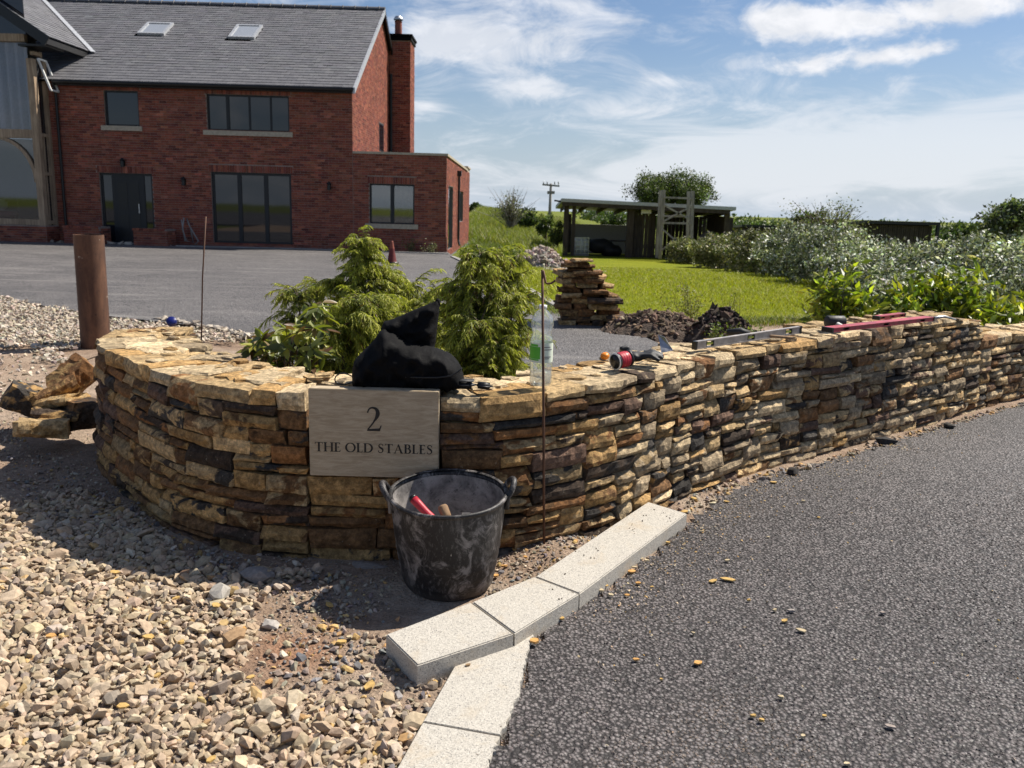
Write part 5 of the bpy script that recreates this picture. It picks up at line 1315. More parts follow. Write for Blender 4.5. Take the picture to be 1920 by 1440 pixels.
# ------------------------------------------------------------------ loose stones
def loose_stone(name, c, size, rot, colors, label, cat='stone', group=None, rng=None, sphere=False):
    rng = rng or RNG
    V, Q, T3 = stone_geo(size[0], size[2], size[1], rng, 2.4 if name == 'loose_stone' else 1.6, cap=True)
    V = V-np.array([0, size[1]/2, 0])
    o = mesh_np(name, V, [Q, T3], M['stone'], None, attrs=stone_attrs(len(V), np.array(STONEC[colors[0]]), np.array(STONEC[colors[1]])*rng.uniform(.8, 1.1), rng), loc=c)
    o.rotation_euler = rot; return tag(o, label, cat, group)
def piles():
    rng = np.random.default_rng(17); g = 'loose walling stones heaped at the left end of the wall'
    Yp = 5.15
    def P(x, y, Y): return tuple(at(x, y, Y))
    D = [((72, 755, 5.35), (.16, .26, .18), (.0, -1.0, .5), ('slate', 'ochre'), 'dark faced stone leaning upright at the far left of the loose heap'),
         ((150, 722, 5.45), (.26, .2, .14), (.3, -.7, .6), ('rust', 'ochre'), 'rust orange stone tilted against the wall on top of the loose heap'),
         ((118, 742, 5.30), (.25, .18, .08), (-.1, -.5, .4), ('brown', 'ochre'), 'flat brown stone slanting across the middle of the loose heap'),
         ((118, 765, 5.15), (.24, .2, .07), (-.15, -.25, -.3), ('ochre', 'buff'), 'thin pale stone lying under the slanting brown one'),
         ((112, 788, 5.05), (.27, .20, .07), (-.05, .06, .15), ('dark', 'ochre'), 'dark flat slab low in the loose heap'),
         ((82, 815, 4.90), (.31, .24, .09), (-.12, .10, .35), ('buff', 'ochre'), 'large pale ochre slab lying lowest and nearest at the loose heap'),
         ((150, 800, 5.1), (.18, .2, .16), (0, .1, .9), ('dark', 'brown'), 'small dark block wedged between the loose heap and the wall')]
    for (x, y, Y), s, r, c, l in D: loose_stone('loose_stone', P(x, y, Y), s, r, c, l, group=g, rng=rng)
    # stack by the lawn
    g = 'walling stones stacked beside the lawn'; Y0 = 11.2; k = Y0/F
    base = Vector((*gp(1102, 613), 0)); rows = []
    def W(x, y, Y): return at(x, y, Y)
    z = 0.0; n = 0
    ys = [613, 600, 590, 578, 568, 557, 548, 540, 531, 522, 516, 508, 502, 496, 491, 485]
    CW = {'ochre': 'ochre', 'brown': 'dark brown', 'rust': 'rust coloured', 'buff': 'pale buff', 'dark': 'blackish'}; ORD = ['leftmost', 'second', 'third', 'fourth', 'fifth']; ORN = ['bottom', 'second', 'third', 'fourth', 'fifth', 'sixth', 'seventh', 'eighth', 'ninth', 'tenth', 'eleventh', 'twelfth', 'thirteenth', 'fourteenth', 'top']
    nrow = len(ys)-1; hole = set()
    for ri in range(nrow):
        f = ri/(nrow-1); x0 = float(np.interp(f, [0, .3, .5, .7, 1], [1046, 1043, 1048, 1052, 1071]))+rng.normal(0, 4); x1 = float(np.interp(f, [0, .25, .5, .6, .8, 1], [1166, 1162, 1142, 1138, 1118, 1106]))+rng.normal(0, 4)
        m = max(1, int(round((x1-x0)/rng.uniform(27, 44)))); m = min(m, 5); cut = np.sort(rng.uniform(.12, .88, m-1)); cut = np.linspace(0, 1, m+1)[1:-1]*.6+cut*.4 if m > 1 else np.array([])
        xs = np.concatenate([[x0], x0+(x1-x0)*cut, [x1]])
        for i in range(m):
            Y = base.y+rng.normal(0, .05); a, b_, tp = W(xs[i], ys[ri], Y), W(xs[i+1], ys[ri], Y), W(xs[i], ys[ri+1], Y); h = tp.z-a.z
            k1, k2 = [('ochre', 'buff'), ('brown', 'ochre'), ('rust', 'brown'), ('buff', 'ochre'), ('dark', 'brown'), ('brown', 'rust')][rng.integers(0, 6)]
            loose_stone('stacked_stone', ((a.x+b_.x)/2, Y+.12, a.z+rng.normal(0, .004)), (max(.1, b_.x-a.x+rng.normal(0, .02)), rng.uniform(.34, .55), max(.035, h*rng.uniform(.92, 1.06))), (rng.normal(0, .03), rng.normal(0, .03), rng.normal(0, .10)), (k1, k2),
                '%s %s stone in the %s course of the stack beside the lawn' % (ORD[i] if m > 1 else 'single', CW[k1], ORN[ri] if ri < nrow-1 else 'top'), group=g, rng=rng)
    # singles lying on the ground
    def rock(x, y, r, col, label, flat=.62, seed=0, cat='stone', group=None, z=0):
        rg = np.random.default_rng(seed+int(x*7+y)); tv, tf = hull_templates(1, 22, flat, rg, .5)[0]; gx, gy = gp(x, y, z+.01)
        tvv = tv*r; o = mesh_np('loose_stone', tvv, tf, M['gravel'], None, attrs={'ca': np.tile(col, (len(tv), 1))}, loc=(gx, gy, z-tvv[:, 2].min()*.8)); o.rotation_euler.z = rg.uniform(0, 6)
        return tag(o, label, cat, group)
    rock(712, 1078, .125, (.27, .24, .215), 'broken grey concrete lump bedded in the earth left of the tub', .30, seed=12, cat='concrete lump', z=-.035)
    rock(755, 1120, .10, (.26, .235, .21), 'flat concrete lump under the left side of the tub', .22, seed=14, cat='concrete lump', z=-.03)
    rock(412, 1118, .062, (.34, .32, .29), 'large pale grey limestone lump at the edge of the wall\'s shadow', seed=3)
    rock(480, 1085, .058, (.22, .20, .19), 'grey rounded lump of stone in the shade against the wall foot', seed=5)
    rock(438, 1205, .050, (.32, .21, .12), 'brown flat-faced stone standing out from the gravel', .8, seed=1)
    rock(505, 1172, .036, (.40, .37, .34), 'pale crusty grey lump on bare earth between gravel and tub', seed=2)
    rock(1660, 829, .075, (.035, .033, .033), 'black lump of tarmac lying at the wall foot towards the far end', .45, seed=21, cat='lump', z=.02)
    rock(1487, 886, .045, (.04, .036, .034), 'small black lump of tarmac at the foot of the middle of the long wall', .6, seed=22, cat='lump', z=.02)
    rock(1780, 800, .05, (.05, .045, .04), 'dark lump at the wall foot beyond the black tarmac lump', .5, seed=23, cat='lump', z=.02)
    rock(82, 985, .040, (.40, .34, .27), 'pale stone half in the wall\'s shadow at the left', seed=8)
    # ochre flakes knocked off the stones
    chips = []
    def flake(x, y, L, W_, col, z, label, group, seed):
        rg = np.random.default_rng(seed); m = 6; pts = [(L/2*math.cos(a)*rg.uniform(.75, 1.1), W_/2*math.sin(a)*rg.uniform(.75, 1.1)) for a in np.linspace(0, 2*math.pi, m, endpoint=False)]
        th = rg.uniform(.004, .007); L *= 1.4; W_ *= 1.4; m_ = MB(); n = len(pts)
        V = [(a, b, th+rg.normal(0, .001)) for a, b in pts]+[(a*1.02, b*1.02, 0) for a, b in pts]
        m_.add(V, [tuple(range(n)), tuple(range(2*n-1, n-1, -1))]+[(k, n+k, n+(k+1) % n, (k+1) % n) for k in range(n)])
        VV = np.concatenate(m_.V); o = mesh_np('stone_chip', VV, [np.array(f) for f in m_.F.values()], M['gravel'], None, attrs={'ca': np.tile(col, (len(VV), 1))}, loc=(*gp(x, y, z), z)); o.rotation_euler = (rg.normal(0, .08), rg.normal(0, .08), rg.uniform(-.6, .6)+(0 if L > W_*1.5 else rg.uniform(0, 3)))
        chips.append((o, x, y, L, col, label, group)); return tag(o, label, 'stone chip', group)
    oc = (.50, .33, .12); og = (.52, .29, .10); bu = (.46, .38, .25)
    G1 = 'small stone chips scattered on the tarmac drive'
    zt = .028
    flake(1365, 1087, .066, .03, oc, zt, 'largest yellow stone flake lying on the tarmac drive', G1, 1)
    for i, (x, y, L, c) in enumerate([(1336, 1090, .04, oc), (1052, 1160, .034, oc), (1309, 1243, .040, og), (1192, 1237, .024, og), (1252, 1018, .024, oc), (1184, 1072, .040, og), (1190, 1064, .026, bu), (1132, 1098, .038, oc), (1126, 1108, .03, bu), (1197, 1094, .026, og), (1222, 1101, .02, oc), (1145, 1117, .024, bu), (1176, 1117, .024, og), (1202, 1048, .026, bu), (1213, 1052, .024, bu), (1503, 1183, .04, bu), (1471, 1165, .03, oc), (1452, 1145, .022, bu), (1483, 1146, .03, (.3, .27, .25)), (1464, 1308, .024, bu), (1428, 1352, .02, oc), (1411, 1343, .02, oc), (1546, 1344, .018, oc), (1670, 1363, .034, (.33, .28, .25)), (1655, 1150, .026, (.33, .28, .25)), (1364, 1052, .026, bu), (1404, 1126, .018, oc), (1316, 997, .024, bu), (1440, 1008, .018, bu), (1535, 971, .018, oc), (1506, 940, .022, bu), (1362, 941, .03, oc), (1450, 905, .04, oc), (1587, 1433, .022, bu), (1505, 1382, .018, bu), (1300, 1188, .016, bu), (1283, 960, .04, oc), (1300, 935, .04, oc), (1240, 1275, .012, oc)]):
        flake(x, y, L, L*.62, c, zt, 'small sandstone chip lying on the dark tarmac drive', G1, 10+i)
    flake(1002, 1203, .040, .03, og, .036, 'orange stone chip at the ragged tip of the flush kerb slab', None, 91)
    flake(877, 1248, .022, .014, (.25, .17, .1), .037, 'small brown chip on top of the flush kerb slab', None, 92)
    G2 = 'ochre stone flakes on gravel and bare earth'
    for i, (x, y, L, c) in enumerate([(405, 1135, .05, oc), (215, 1073, .042, oc), (278, 1195, .05, oc), (340, 1205, .034, oc), (95, 1193, .055, og), (692, 1287, .050, oc), (640, 1205, .036, oc), (505, 1279, .03, og), (618, 1135, .040, oc), (470, 1270, .03, oc), (760, 1385, .05, (.36, .22, .10)), (930, 1080, .034, og), (710, 1400, .04, (.3, .2, .1)), (330, 1122, .034, oc), (140, 1010, .05, (.4, .3, .15)), (345, 1075, .05, (.33, .2, .12)), (230, 1325, .035, oc), (295, 1268, .025, oc), (395, 1425, .03, oc), (455, 1180, .045, og), (420, 1170, .05, (.4, .28, .13)), (655, 1195, .03, bu), (690, 1130, .02, bu), (945, 1062, .03, og), (985, 1045, .026, og), (1080, 1015, .03, og), (528, 1075, .035, (.3, .22, .13))]):
        gx, gy = gp(x, y, .02); flake(x, y, L, L*.7, c, .012+float(mound(np.array([[gx, gy]]))[0])+(.016 if x < 480 and y > 1030 else 0), 'thin ochre stone flake lying on gravel or bare earth', G2, 200+i)
    def cw(c): return 'grey' if c[0] < .35 and c[2] > .2 else 'dark brown' if c[0] < .37 and c[2] < .14 else 'pale buff' if c[2] > .2 else 'orange' if c[1] < .30 else 'yellow ochre'
    def region(x, y, L, on_drive):
        if on_drive:
            if 1110 < x < 1300 and y < 1125: return 'on the tarmac beside the longest kerb block'
            if x < 1110: return 'on the tarmac beside the middle kerb block'
            if y < 1020: return 'on the tarmac out from the wall foot'
            return 'on the near part of the tarmac drive' if y > 1170 else 'on the middle of the tarmac drive'
        if x > 900: return 'on bare earth between tub and kerb blocks'
        if x > 560: return 'on bare earth left of the kerb blocks'
        return 'on gravel in the wall shadow' if y < 1110 and x > 200 else 'on the sunlit gravel'
    groups = {}
    for c in chips:
        if c[5] is None: tag(c[0], 'orange stone chip at the ragged tip of the flush kerb slab' if c[1] > 950 else 'small brown chip on top of the flush kerb slab'); continue
        if 'largest' in c[5]: continue
        groups.setdefault((cw(c[4]), region(c[1], c[2], c[3], 'tarmac' in (c[6] or ''))), []).append(c)
    ON = ['leftmost', 'second from the left', 'third from the left', 'fourth from the left', 'fifth from the left', 'sixth from the left', 'seventh from the left', 'eighth from the left', 'ninth from the left']
    for (w_, rg_), L_ in groups.items():
        L_.sort(key=lambda c: c[1])
        for k, c in enumerate(L_): c[0]['label'] = ('%s stone chip %s' % (w_, rg_))+('' if len(L_) == 1 else ', '+(ON[k] if k < len(L_)-1 or k == 0 else 'rightmost'))
piles()

# ------------------------------------------------------------------ things lying on the wall
DG = None
def remesh_obj(name, parts_mb, voxel, mat, parent=None, smooth_it=8, disp=None):
    """joins the pieces into one skin"""
    V = np.concatenate(parts_mb.V); c = V.mean(0)
    me = mesh_np(name+'_raw', V-c, [np.array(f) for f in parts_mb.F.values()], link=False)
    o = bpy.data.objects.new(name, me); COL.objects.link(o)
    m = o.modifiers.new('r', 'REMESH'); m.mode = 'VOXEL'; m.voxel_size = voxel
    s = o.modifiers.new('s', 'SMOOTH'); s.factor = .6; s.iterations = smooth_it
    dg = bpy.context.evaluated_depsgraph_get(); me2 = bpy.data.meshes.new_from_object(o.evaluated_get(dg)); o.modifiers.clear(); o.data = me2
    if disp:
        n = len(me2.vertices); co = np.empty(n*3, np.float32); me2.vertices.foreach_get('co', co); no = np.empty(n*3, np.float32); me2.vertices.foreach_get('normal', no)
        co = co.reshape(-1, 3); no = no.reshape(-1, 3)
        d = np.array([disp(Vector(p)) for p in co]); co += no*d[:, None]; me2.vertices.foreach_set('co', co.ravel()); me2.update()
    me2.materials.clear(); me2.materials.append(mat); me2.polygons.foreach_set('use_smooth', np.ones(len(me2.polygons), bool)); me2.name = name
    o.location = Vector(c)-(Vector(parent.location) if parent else Vector((0, 0, 0)))
    if parent: o.parent = parent
    return o
def ellip(mb, c, r, rot=0, n=14):
    V = []; Fs = []; cr, sr = math.cos(rot), math.sin(rot)
    for i in range(n+1):
        t = math.pi*i/n
        for k in range(n*2):
            a = math.pi*k/n; x, y, z = r[0]*math.sin(t)*math.cos(a), r[1]*math.sin(t)*math.sin(a), r[2]*math.cos(t)
            V.append((c[0]+x*cr-z*sr, c[1]+y, c[2]+x*sr+z*cr))
    for i in range(n):
        for k in range(n*2): k2 = (k+1) % (n*2); Fs.append((i*2*n+k, (i+1)*2*n+k, (i+1)*2*n+k2, i*2*n+k2))
    mb.add(V, Fs)
def bag():
    Y = 3.62; zt = .733; s = Y/F
    A = lambda x, y, dy=0: at(x, y, Y+dy)
    b = A(768, 722); root = empty('cloth_bag', (b.x, Y, zt), 0, 'slumped black cloth bag with a cord loop lying on top of the stone sign', 'bag')
    rng = np.random.default_rng(4)
    def pillow(poly, yc, tmax, k, seed, base_y=None):
        """soft closed form whose outline in x, z is the polygon, swelling towards its middle"""
        P3 = [at(x, y, Y) for x, y in poly]; pts = np.array([(p.x, p.z) for p in P3]); q = []
        for i in range(len(pts)):
            for t_ in np.linspace(0, 1, 6, endpoint=False): q.append(pts[i]*(1-t_)+pts[(i+1) % len(pts)]*t_)
        q = np.array(q)
        for _ in range(2): q = .5*q+.25*np.roll(q, 1, 0)+.25*np.roll(q, -1, 0)
        st = .0065; X, Z = np.meshgrid(np.arange(q[:, 0].min()-st, q[:, 0].max()+2*st, st), np.arange(q[:, 1].min()-st, q[:, 1].max()+2*st, st)); G = np.stack([X.ravel(), Z.ravel()], 1)
        ins = inpoly(G, [tuple(a) for a in q]); seg = np.min(np.hypot(G[:, None, 0]-q[None, :, 0], G[:, None, 1]-q[None, :, 1]), 1)
        out = np.argmin(np.hypot(G[:, None, 0]-q[None, :, 0], G[:, None, 1]-q[None, :, 1]), 1); d = np.where(ins, seg, 0); nx, nz = X.shape[1], X.shape[0]
        near = (~ins) & (seg < st*1.5); use = ins | near; G2 = np.where(near[:, None], q[out], G)
        f = np.sqrt(np.clip(d/k, 0, 1)*(2-np.clip(d/k, 0, 1)))*tmax
        fold = np.array([mn.noise(Vector((a*9+b*15+seed, b*5-a*4, seed))) for a, b in G]); f2 = np.array([1-2*abs(mn.noise(Vector((a*16-b*9+seed*2, b*12+a*5, seed+3)))) for a, b in G]); f3 = np.array([mn.noise(Vector((a*38+b*20, b*30-a*14, seed))) for a, b in G])
        w = np.clip(d/.02, 0, 1); fr = f+w*(.026*fold+.024*np.clip(f2, 0, 1)+.006*f3); nb = len(G)
        V = np.concatenate([np.column_stack([G2[:, 0], yc-fr, G2[:, 1]]), np.column_stack([G2[:, 0], yc+f*.9+w*.008*fold, G2[:, 1]])]); i = np.arange((nz-1)*(nx-1)); a = (i//(nx-1))*nx+i % (nx-1); Q = np.stack([a, a+1, a+1+nx, a+nx], 1); Q = Q[use[Q].all(1)]
        return V, np.concatenate([Q, Q[:, ::-1]+nb])
    def bagpart(name, *a):
        V, Q = pillow(*a); used = np.unique(Q); mp = np.full(len(V), 0); mp[used] = np.arange(len(used)); bm = bmesh.new()
        vs = [bm.verts.new(tuple(v-np.array(root.location))) for v in V[used]]
        for f in mp[Q]:
            try: bm.faces.new([vs[k] for k in f])
            except Exception: pass
        bmesh.ops.remove_doubles(bm, verts=bm.verts[:], dist=.0012); bmesh.ops.recalc_face_normals(bm, faces=bm.faces[:]); me = bpy.data.meshes.new(name); bm.to_mesh(me); bm.free(); me.materials.append(M['cloth']); me.polygons.foreach_set('use_smooth', np.ones(len(me.polygons), bool)); return obj_from(name, me, root)
    bagpart('bag_body', [(663, 724), (662, 694), (667, 672), (684, 655), (700, 640), (713, 620), (722, 616), (744, 626), (768, 640), (796, 646), (824, 654), (846, 664), (861, 680), (869, 700), (872, 716), (866, 727), (768, 731)], Y-.01, .12, .085, 2.3)
    bagpart('bag_flap', [(700, 668), (706, 640), (713, 614), (717, 605), (728, 603), (745, 596), (768, 586), (792, 576), (812, 568), (819, 564), (823, 571), (821, 592), (818, 618), (815, 642), (812, 665), (790, 690), (730, 692)], Y+.05, .05, .045, 7.1)
    bagpart('bag_toggle', [(813, 574), (814, 566), (817, 561), (822, 562), (825, 568), (823, 576)], Y+.045, .013, .012, 1.1)
    def T(name, pts, r, mt='black'): return MB().tube(pts, r, 7).build(name, M[mt], root, True)
    L = [(672, 712), (655, 703), (640, 700), (629, 707), (630, 717), (645, 721), (660, 717), (676, 714)]
    q = Path([at(x, y, 3.53)[:] [:1]+(at(x, y, 3.53).z,) for x, y in L]); pts = []
    for u in np.linspace(0, q.len, 26):
        a = q.at(u); pts.append((a[0], 3.53, a[1]))
    T('cord_loop', pts, .0028)
    pts = [tuple(at(x, y, 3.475)) for x, y in ((760, 707), (790, 708), (820, 708), (845, 705), (858, 698), (866, 690))]
    T('cord', pts, .0035)
bag()
def bottle():
    c = gp(1013, 723, .735); z0 = .737; s = c[1]/F
    H = (725-571)*s/1.0; root = empty('water_bottle', (c[0], c[1], z0), 0, 'clear plastic water bottle with a green and white label standing on the wall', 'bottle')
    r = 22.3*s; h = H
    prof = [(0, .006), (r*.55, .0), (r*.88, .004), (r*.97, .02), (r*.93, h*.10), (r*.97, h*.13), (r*.93, h*.17), (r*.97, h*.20), (r*.93, h*.24), (r*.96, h*.27), (r*.965, h*.57), (r*.93, h*.60), (r*.80, h*.655), (r*.86, h*.69), (r*.97, h*.76), (r*.95, h*.81), (r*.80, h*.87), (r*.52, h*.92), (r*.31, h*.945), (r*.29, h*.975)]
    MB().lathe(prof, n=36).build('bottle_body', M['clear'], None, True).parent = root
    w = [(0, .008), (r*.85, .008), (r*.93, .022), (r*.89, h*.10), (r*.92, h*.13), (r*.90, h*.18), (0, h*.18)]
    MB().lathe(w, n=28).build('water', M['clear'], None, True).parent = root
    def wrap(name, a0, a1, h0, h1, mt, rr, n=18):
        V = []; 
        for t in np.linspace(a0, a1, n):
            for hh in (h0, h1): V.append((rr*math.cos(t), rr*math.sin(t), hh))
        o = mesh_np(name, np.array(V), np.array([(2*i, 2*i+2, 2*i+3, 2*i+1) for i in range(n-1)]), M[mt], root, smooth=True); return o
    wrap('bottle_label', 0, 2*math.pi, h*.305, h*.545, 'labelw', r*.972, 40)
    # leaf-green patch on the left half of the label, and grey lines of small print
    P = [(math.radians(185), .34), (math.radians(263), .36), (math.radians(268), .50), (math.radians(255), .535), (math.radians(200), .535), (math.radians(185), .50)]
    wrap('label_patch', math.radians(180), math.radians(262), h*.35, h*.50, 'labelg', r*.980)
    wrap('label_patch', math.radians(200), math.radians(250), h*.503, h*.53, 'labelg', r*.980); wrap('label_patch', math.radians(190), math.radians(255), h*.33, h*.347, 'labelg', r*.980)
    for k, (a0, a1, y) in enumerate(((278, 318, .49), (278, 330, .46), (282, 322, .37), (282, 310, .35))): wrap('label_print', math.radians(a0), math.radians(a1), h*y, h*(y+.012), 'concrete', r*.980)
    m = MB(); m.lathe([(r*.30, h*.955), (r*.34, h*.957), (r*.34, h*.998), (r*.28, h), (0, h)], n=24); m.build('cap', M['white'], None, True).parent = root
bottle()
def rbox(name, size, mat, parent=None, loc=(0,0,0), rot=(0,0,0), bev=.01, seg=3):
    bm = bmesh.new(); bmesh.ops.create_cube(bm, size=1)
    for v in bm.verts: v.co = Vector((v.co.x*size[0], v.co.y*size[1], v.co.z*size[2]))
    bmesh.ops.bevel(bm, geom=bm.edges[:], offset=bev, segments=seg, affect='EDGES'); me = bpy.data.meshes.new(name); bm.to_mesh(me); bm.free(); me.materials.append(mat)
    me.polygons.foreach_set('use_smooth', np.ones(len(me.polygons), bool))
    o = obj_from(name, me, parent, loc); o.rotation_euler = rot; return o
def wall_things():
    # black case, two rounded halves
    a = gp(868, 729, .742); root = empty('black_case', (a[0], a[1], .742), R(-3), 'small glossy black two-part case lying on the wall right of the bag', 'case')
    rbox('case_half', (.10, .055, .034), M['black'], root, (0, 0, .019), (0, 0, 0), .014); rbox('case_half', (.075, .05, .026), M['black'], root, (.088, .008, .016), (0, .08, .1), .012)
    rbox('case_rim', (.094, .050, .004), M['rubber'], root, (0, 0, .037), (0, 0, 0), .0018)
    # red and black reel
    a = gp(1158, 692, .74); c = Vector((a[0], a[1], .74+.041)); ax = Vector((.80, .55, .12)).normalized()
    root = empty('red_reel', tuple(c), 0, 'red and black round reel lying on its side on the wall', 'reel')
    MB().tube([c-ax*.005, c+ax*.006, c+ax*.05, c+ax*.06], [.037, .0395, .0395, .037], 28).build('red_band', M['redgrip'], root, True)
    MB().tube([c-ax*.018, c-ax*.0055], [.041, .041], 28).build('flange', M['black'], root, True); MB().tube([c+ax*.061, c+ax*.07], [.041, .041], 28).build('flange', M['black'], root, True)
    for t in (.015, .030, .045): MB().tube([c+ax*t, c+ax*(t+.003)], [.0402, .0402], 28).build('band_ridge', M['red'], root, True)
    MB().tube([c-ax*.0195, c-ax*.0182], [.043, .0435], 28).build('white_rim', M['white'], root, True); MB().tube([c-ax*.0215, c-ax*.0196], [.036, .036], 24).build('hub', M['black'], root, True)
    a = gp(1134, 672, .74); m = MB(); ellip(m, (a[0], a[1], .753), (.024, .03, .020), .2); o = m.build('orange_plug', M['orange'], None, True); tag(o, 'small rounded orange plastic piece beside the red reel', 'plug')
    # crumpled glove
    p = Vector((*gp(1190, 674, .76), .775)); m = MB(); ellip(m, p, (.06, .045, .026), .15)
    for k, (dx, dy, dz) in enumerate(((.10, .02, .012), (.115, -.005, .004), (.11, -.03, .0), (.085, -.055, -.006))):
        b = p+Vector((.03, dy*.5, .005)); m.tube([b, b+Vector((dx*.5, dy*.4, .022-k*.004)), b+Vector((dx, dy*.8, dz-.004))], [.016, .0145, .012], 9)
    m.tube([p+Vector((-.02, .02, .01)), p+Vector((-.04, .03, .04)), p+Vector((-.075, .01, .038))], [.018, .016, .013], 9)
    o = remesh_obj('glove', m, .0065, M['rubber'], None, 3, lambda q: .004*mn.noise(q*40)); tag(o, 'crumpled black work glove lying behind the red reel', 'glove')
    # hand tool: dark rubber grip with pale bent blade
    g = Vector((*gp(1206, 668, .765), .785)); h = Vector((*gp(1243, 672, .76), .772)); root = empty('wall_trowel', tuple(g), 0, 'hand tool with dark grip and pale bent blade behind the black glove', 'trowel')
    MB().tube([h, h.lerp(g, .12), h.lerp(g, .5), g], [.013, .016, .0145, .012], 12).build('grip', M['rubber'], root, True)
    MB().tube([h+(h-g)*.01, h+(h-g)*.04], [.0135, .011], 12).build('grip_end', M['orange'], root, True)
    b = at(1238, 630, g.y+.28); q = at(1258, 660, g.y+.22)
    V = [at(1234, 628, g.y+.30), at(1246, 632, g.y+.26), at(1262, 657, g.y+.20), at(1240, 662, g.y+.2)]; V2 = [v+Vector((0, .004, .002)) for v in V]
    MB().hexa([tuple(v) for v in V], [tuple(v) for v in V2]).build('blade', M['steel'], root); MB().tube([g, g.lerp(V[3], .5)+Vector((0, 0, .012)), V[3]], .005, 8).build('neck', M['steel'], root, True)
    # spirit levels
    def level(a, b, w, h, label, face, z0, vials=2):
        a, b = Vector(a), Vector(b); root = empty('spirit_level', tuple(a), 0, label, 'spirit level'); d = (b-a).normalized(); L = (b-a).length; s = d.cross(Vector((0, 0, 1))).normalized()
        def seg(t0, t1, oy0, oy1, z0_, z1_, nm, mt):
            P = []
            for zz in (z0_, z1_): P.append([tuple(a+d*t+s*o+Vector((0, 0, zz))) for t, o in ((t0, oy0), (t1, oy0), (t1, oy1), (t0, oy1))])
            return MB().hexa(P[0][::-1], P[1][::-1]).build(nm, M[mt], root)
        # I-section: two rails and a web, windows for the vials
        seg(.004, L-.004, -w/2, w/2, 0, .006, 'rail', face); seg(.004, L-.004, -w/2, w/2, h-.006, h, 'rail', face); 
        cuts = sorted([L*.12, L*.5, L*.88])[:3]; t = .004
        for c in cuts: seg(t, c-.035, -w/2+.004, w/2-.004, .0062, h-.0062, 'web', face); t = c+.035
        seg(t, L-.004, -w/2+.004, w/2-.004, .0062, h-.0062, 'web', face)
        for c in cuts:
            p = a+d*c+Vector((0, 0, h/2)); MB().tube([p-d*.026, p+d*.026], .008, 10).build('vial', M['vial'], root, True); seg(c-.034, c-.027, -w/2+.005, w/2-.005, .007, h-.007, 'vial_holder', 'black'); seg(c+.027, c+.034, -w/2+.005, w/2-.005, .007, h-.007, 'vial_holder', 'black')
        seg(-.012, .0035, -w/2-.001, w/2+.001, -.001, h+.001, 'end_cap', 'black'); seg(L-.0035, L+.012, -w/2-.001, w/2+.001, -.001, h+.001, 'end_cap', 'black')
    M['vial'] = plain('vial_yellow', (.55, .6, .10), .15)
    level((*gp(1303, 655, .762), .762), (*gp(1497, 626, .782), .785), .026, .045, 'long faded spirit level lying on the wall between the glove and the mallet', 'alu', 0)
    level((*gp(1552, 623, .80), .803), (*gp(1741, 601, .805), .806), .075, .028, 'red spirit level lying flat on the wall towards its far end', 'red2', 0)
    level((*gp(1643, 600, .80), .803), (*gp(1690, 594, .80), .803), .05, .026, 'short dark red level lying behind the long red one', 'red2', 0)
    # rubber mallet
    p = at(1566, 603, gp(1566, 612, .80)[1]); root = empty('rubber_mallet', tuple(p), 0, 'black rubber mallet head lying on the wall by the red level', 'mallet')
    ax = Vector((1, .15, 0)).normalized(); MB().tube([p-ax*.062, p-ax*.055, p+ax*.055, p+ax*.062], [.034, .039, .039, .034], 22).build('mallet_head', M['rubber'], root, True)
    MB().tube([p+Vector((0, -.02, -.01)), p+Vector((.02, -.12, -.025))], [.015, .013], 12).build('handle', M['white'], root, True)
    p = at(1388, 622, gp(1388, 630, .78)[1]); root = empty('rubber_mallet', tuple(p), 0, 'dark grip end of a tool lying across the wall beyond the faded level', 'tool')
    MB().tube([p+Vector((-.07, .03, -.01)), p, p+Vector((.05, -.02, -.012))], [.018, .026, .02], 14).build('grip', M['rubber'], root, True); MB().tube([p+Vector((.05, -.02, -.012)), p+Vector((.30, -.06, -.02))], .009, 10).build('shaft', M['handlewood'], root, True)
    a, b = Vector((*gp(1735, 601, .80), .812)), Vector((*gp(1792, 602, .79), .80)); o = MB().tube([a, a.lerp(b, .6)+Vector((0, 0, .02)), b], [.010, .010, .005], 8).build('pry_bar', M['steel'], None, True); tag(o, 'grey steel bar lying at the far end of the wall beyond the red level', 'bar')
    p = gp(323, 612, .73); m = MB(); m.lathe([(0, .0), (.028, 0), (.030, .004), (.030, .026), (.027, .032), (0, .032)], n=24); o = mesh_np('blue_cap', np.concatenate(m.V), [np.array(f) for f in m.F.values()], M['blue'], None, smooth=True, loc=(p[0], p[1], .752)); o.rotation_euler = (.9, .2, 0); tag(o, 'dark blue round plastic cap lying on the left end of the wall', 'cap')
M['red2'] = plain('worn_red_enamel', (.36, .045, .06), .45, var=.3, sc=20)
wall_things()
REFLECTION_SHAPES()

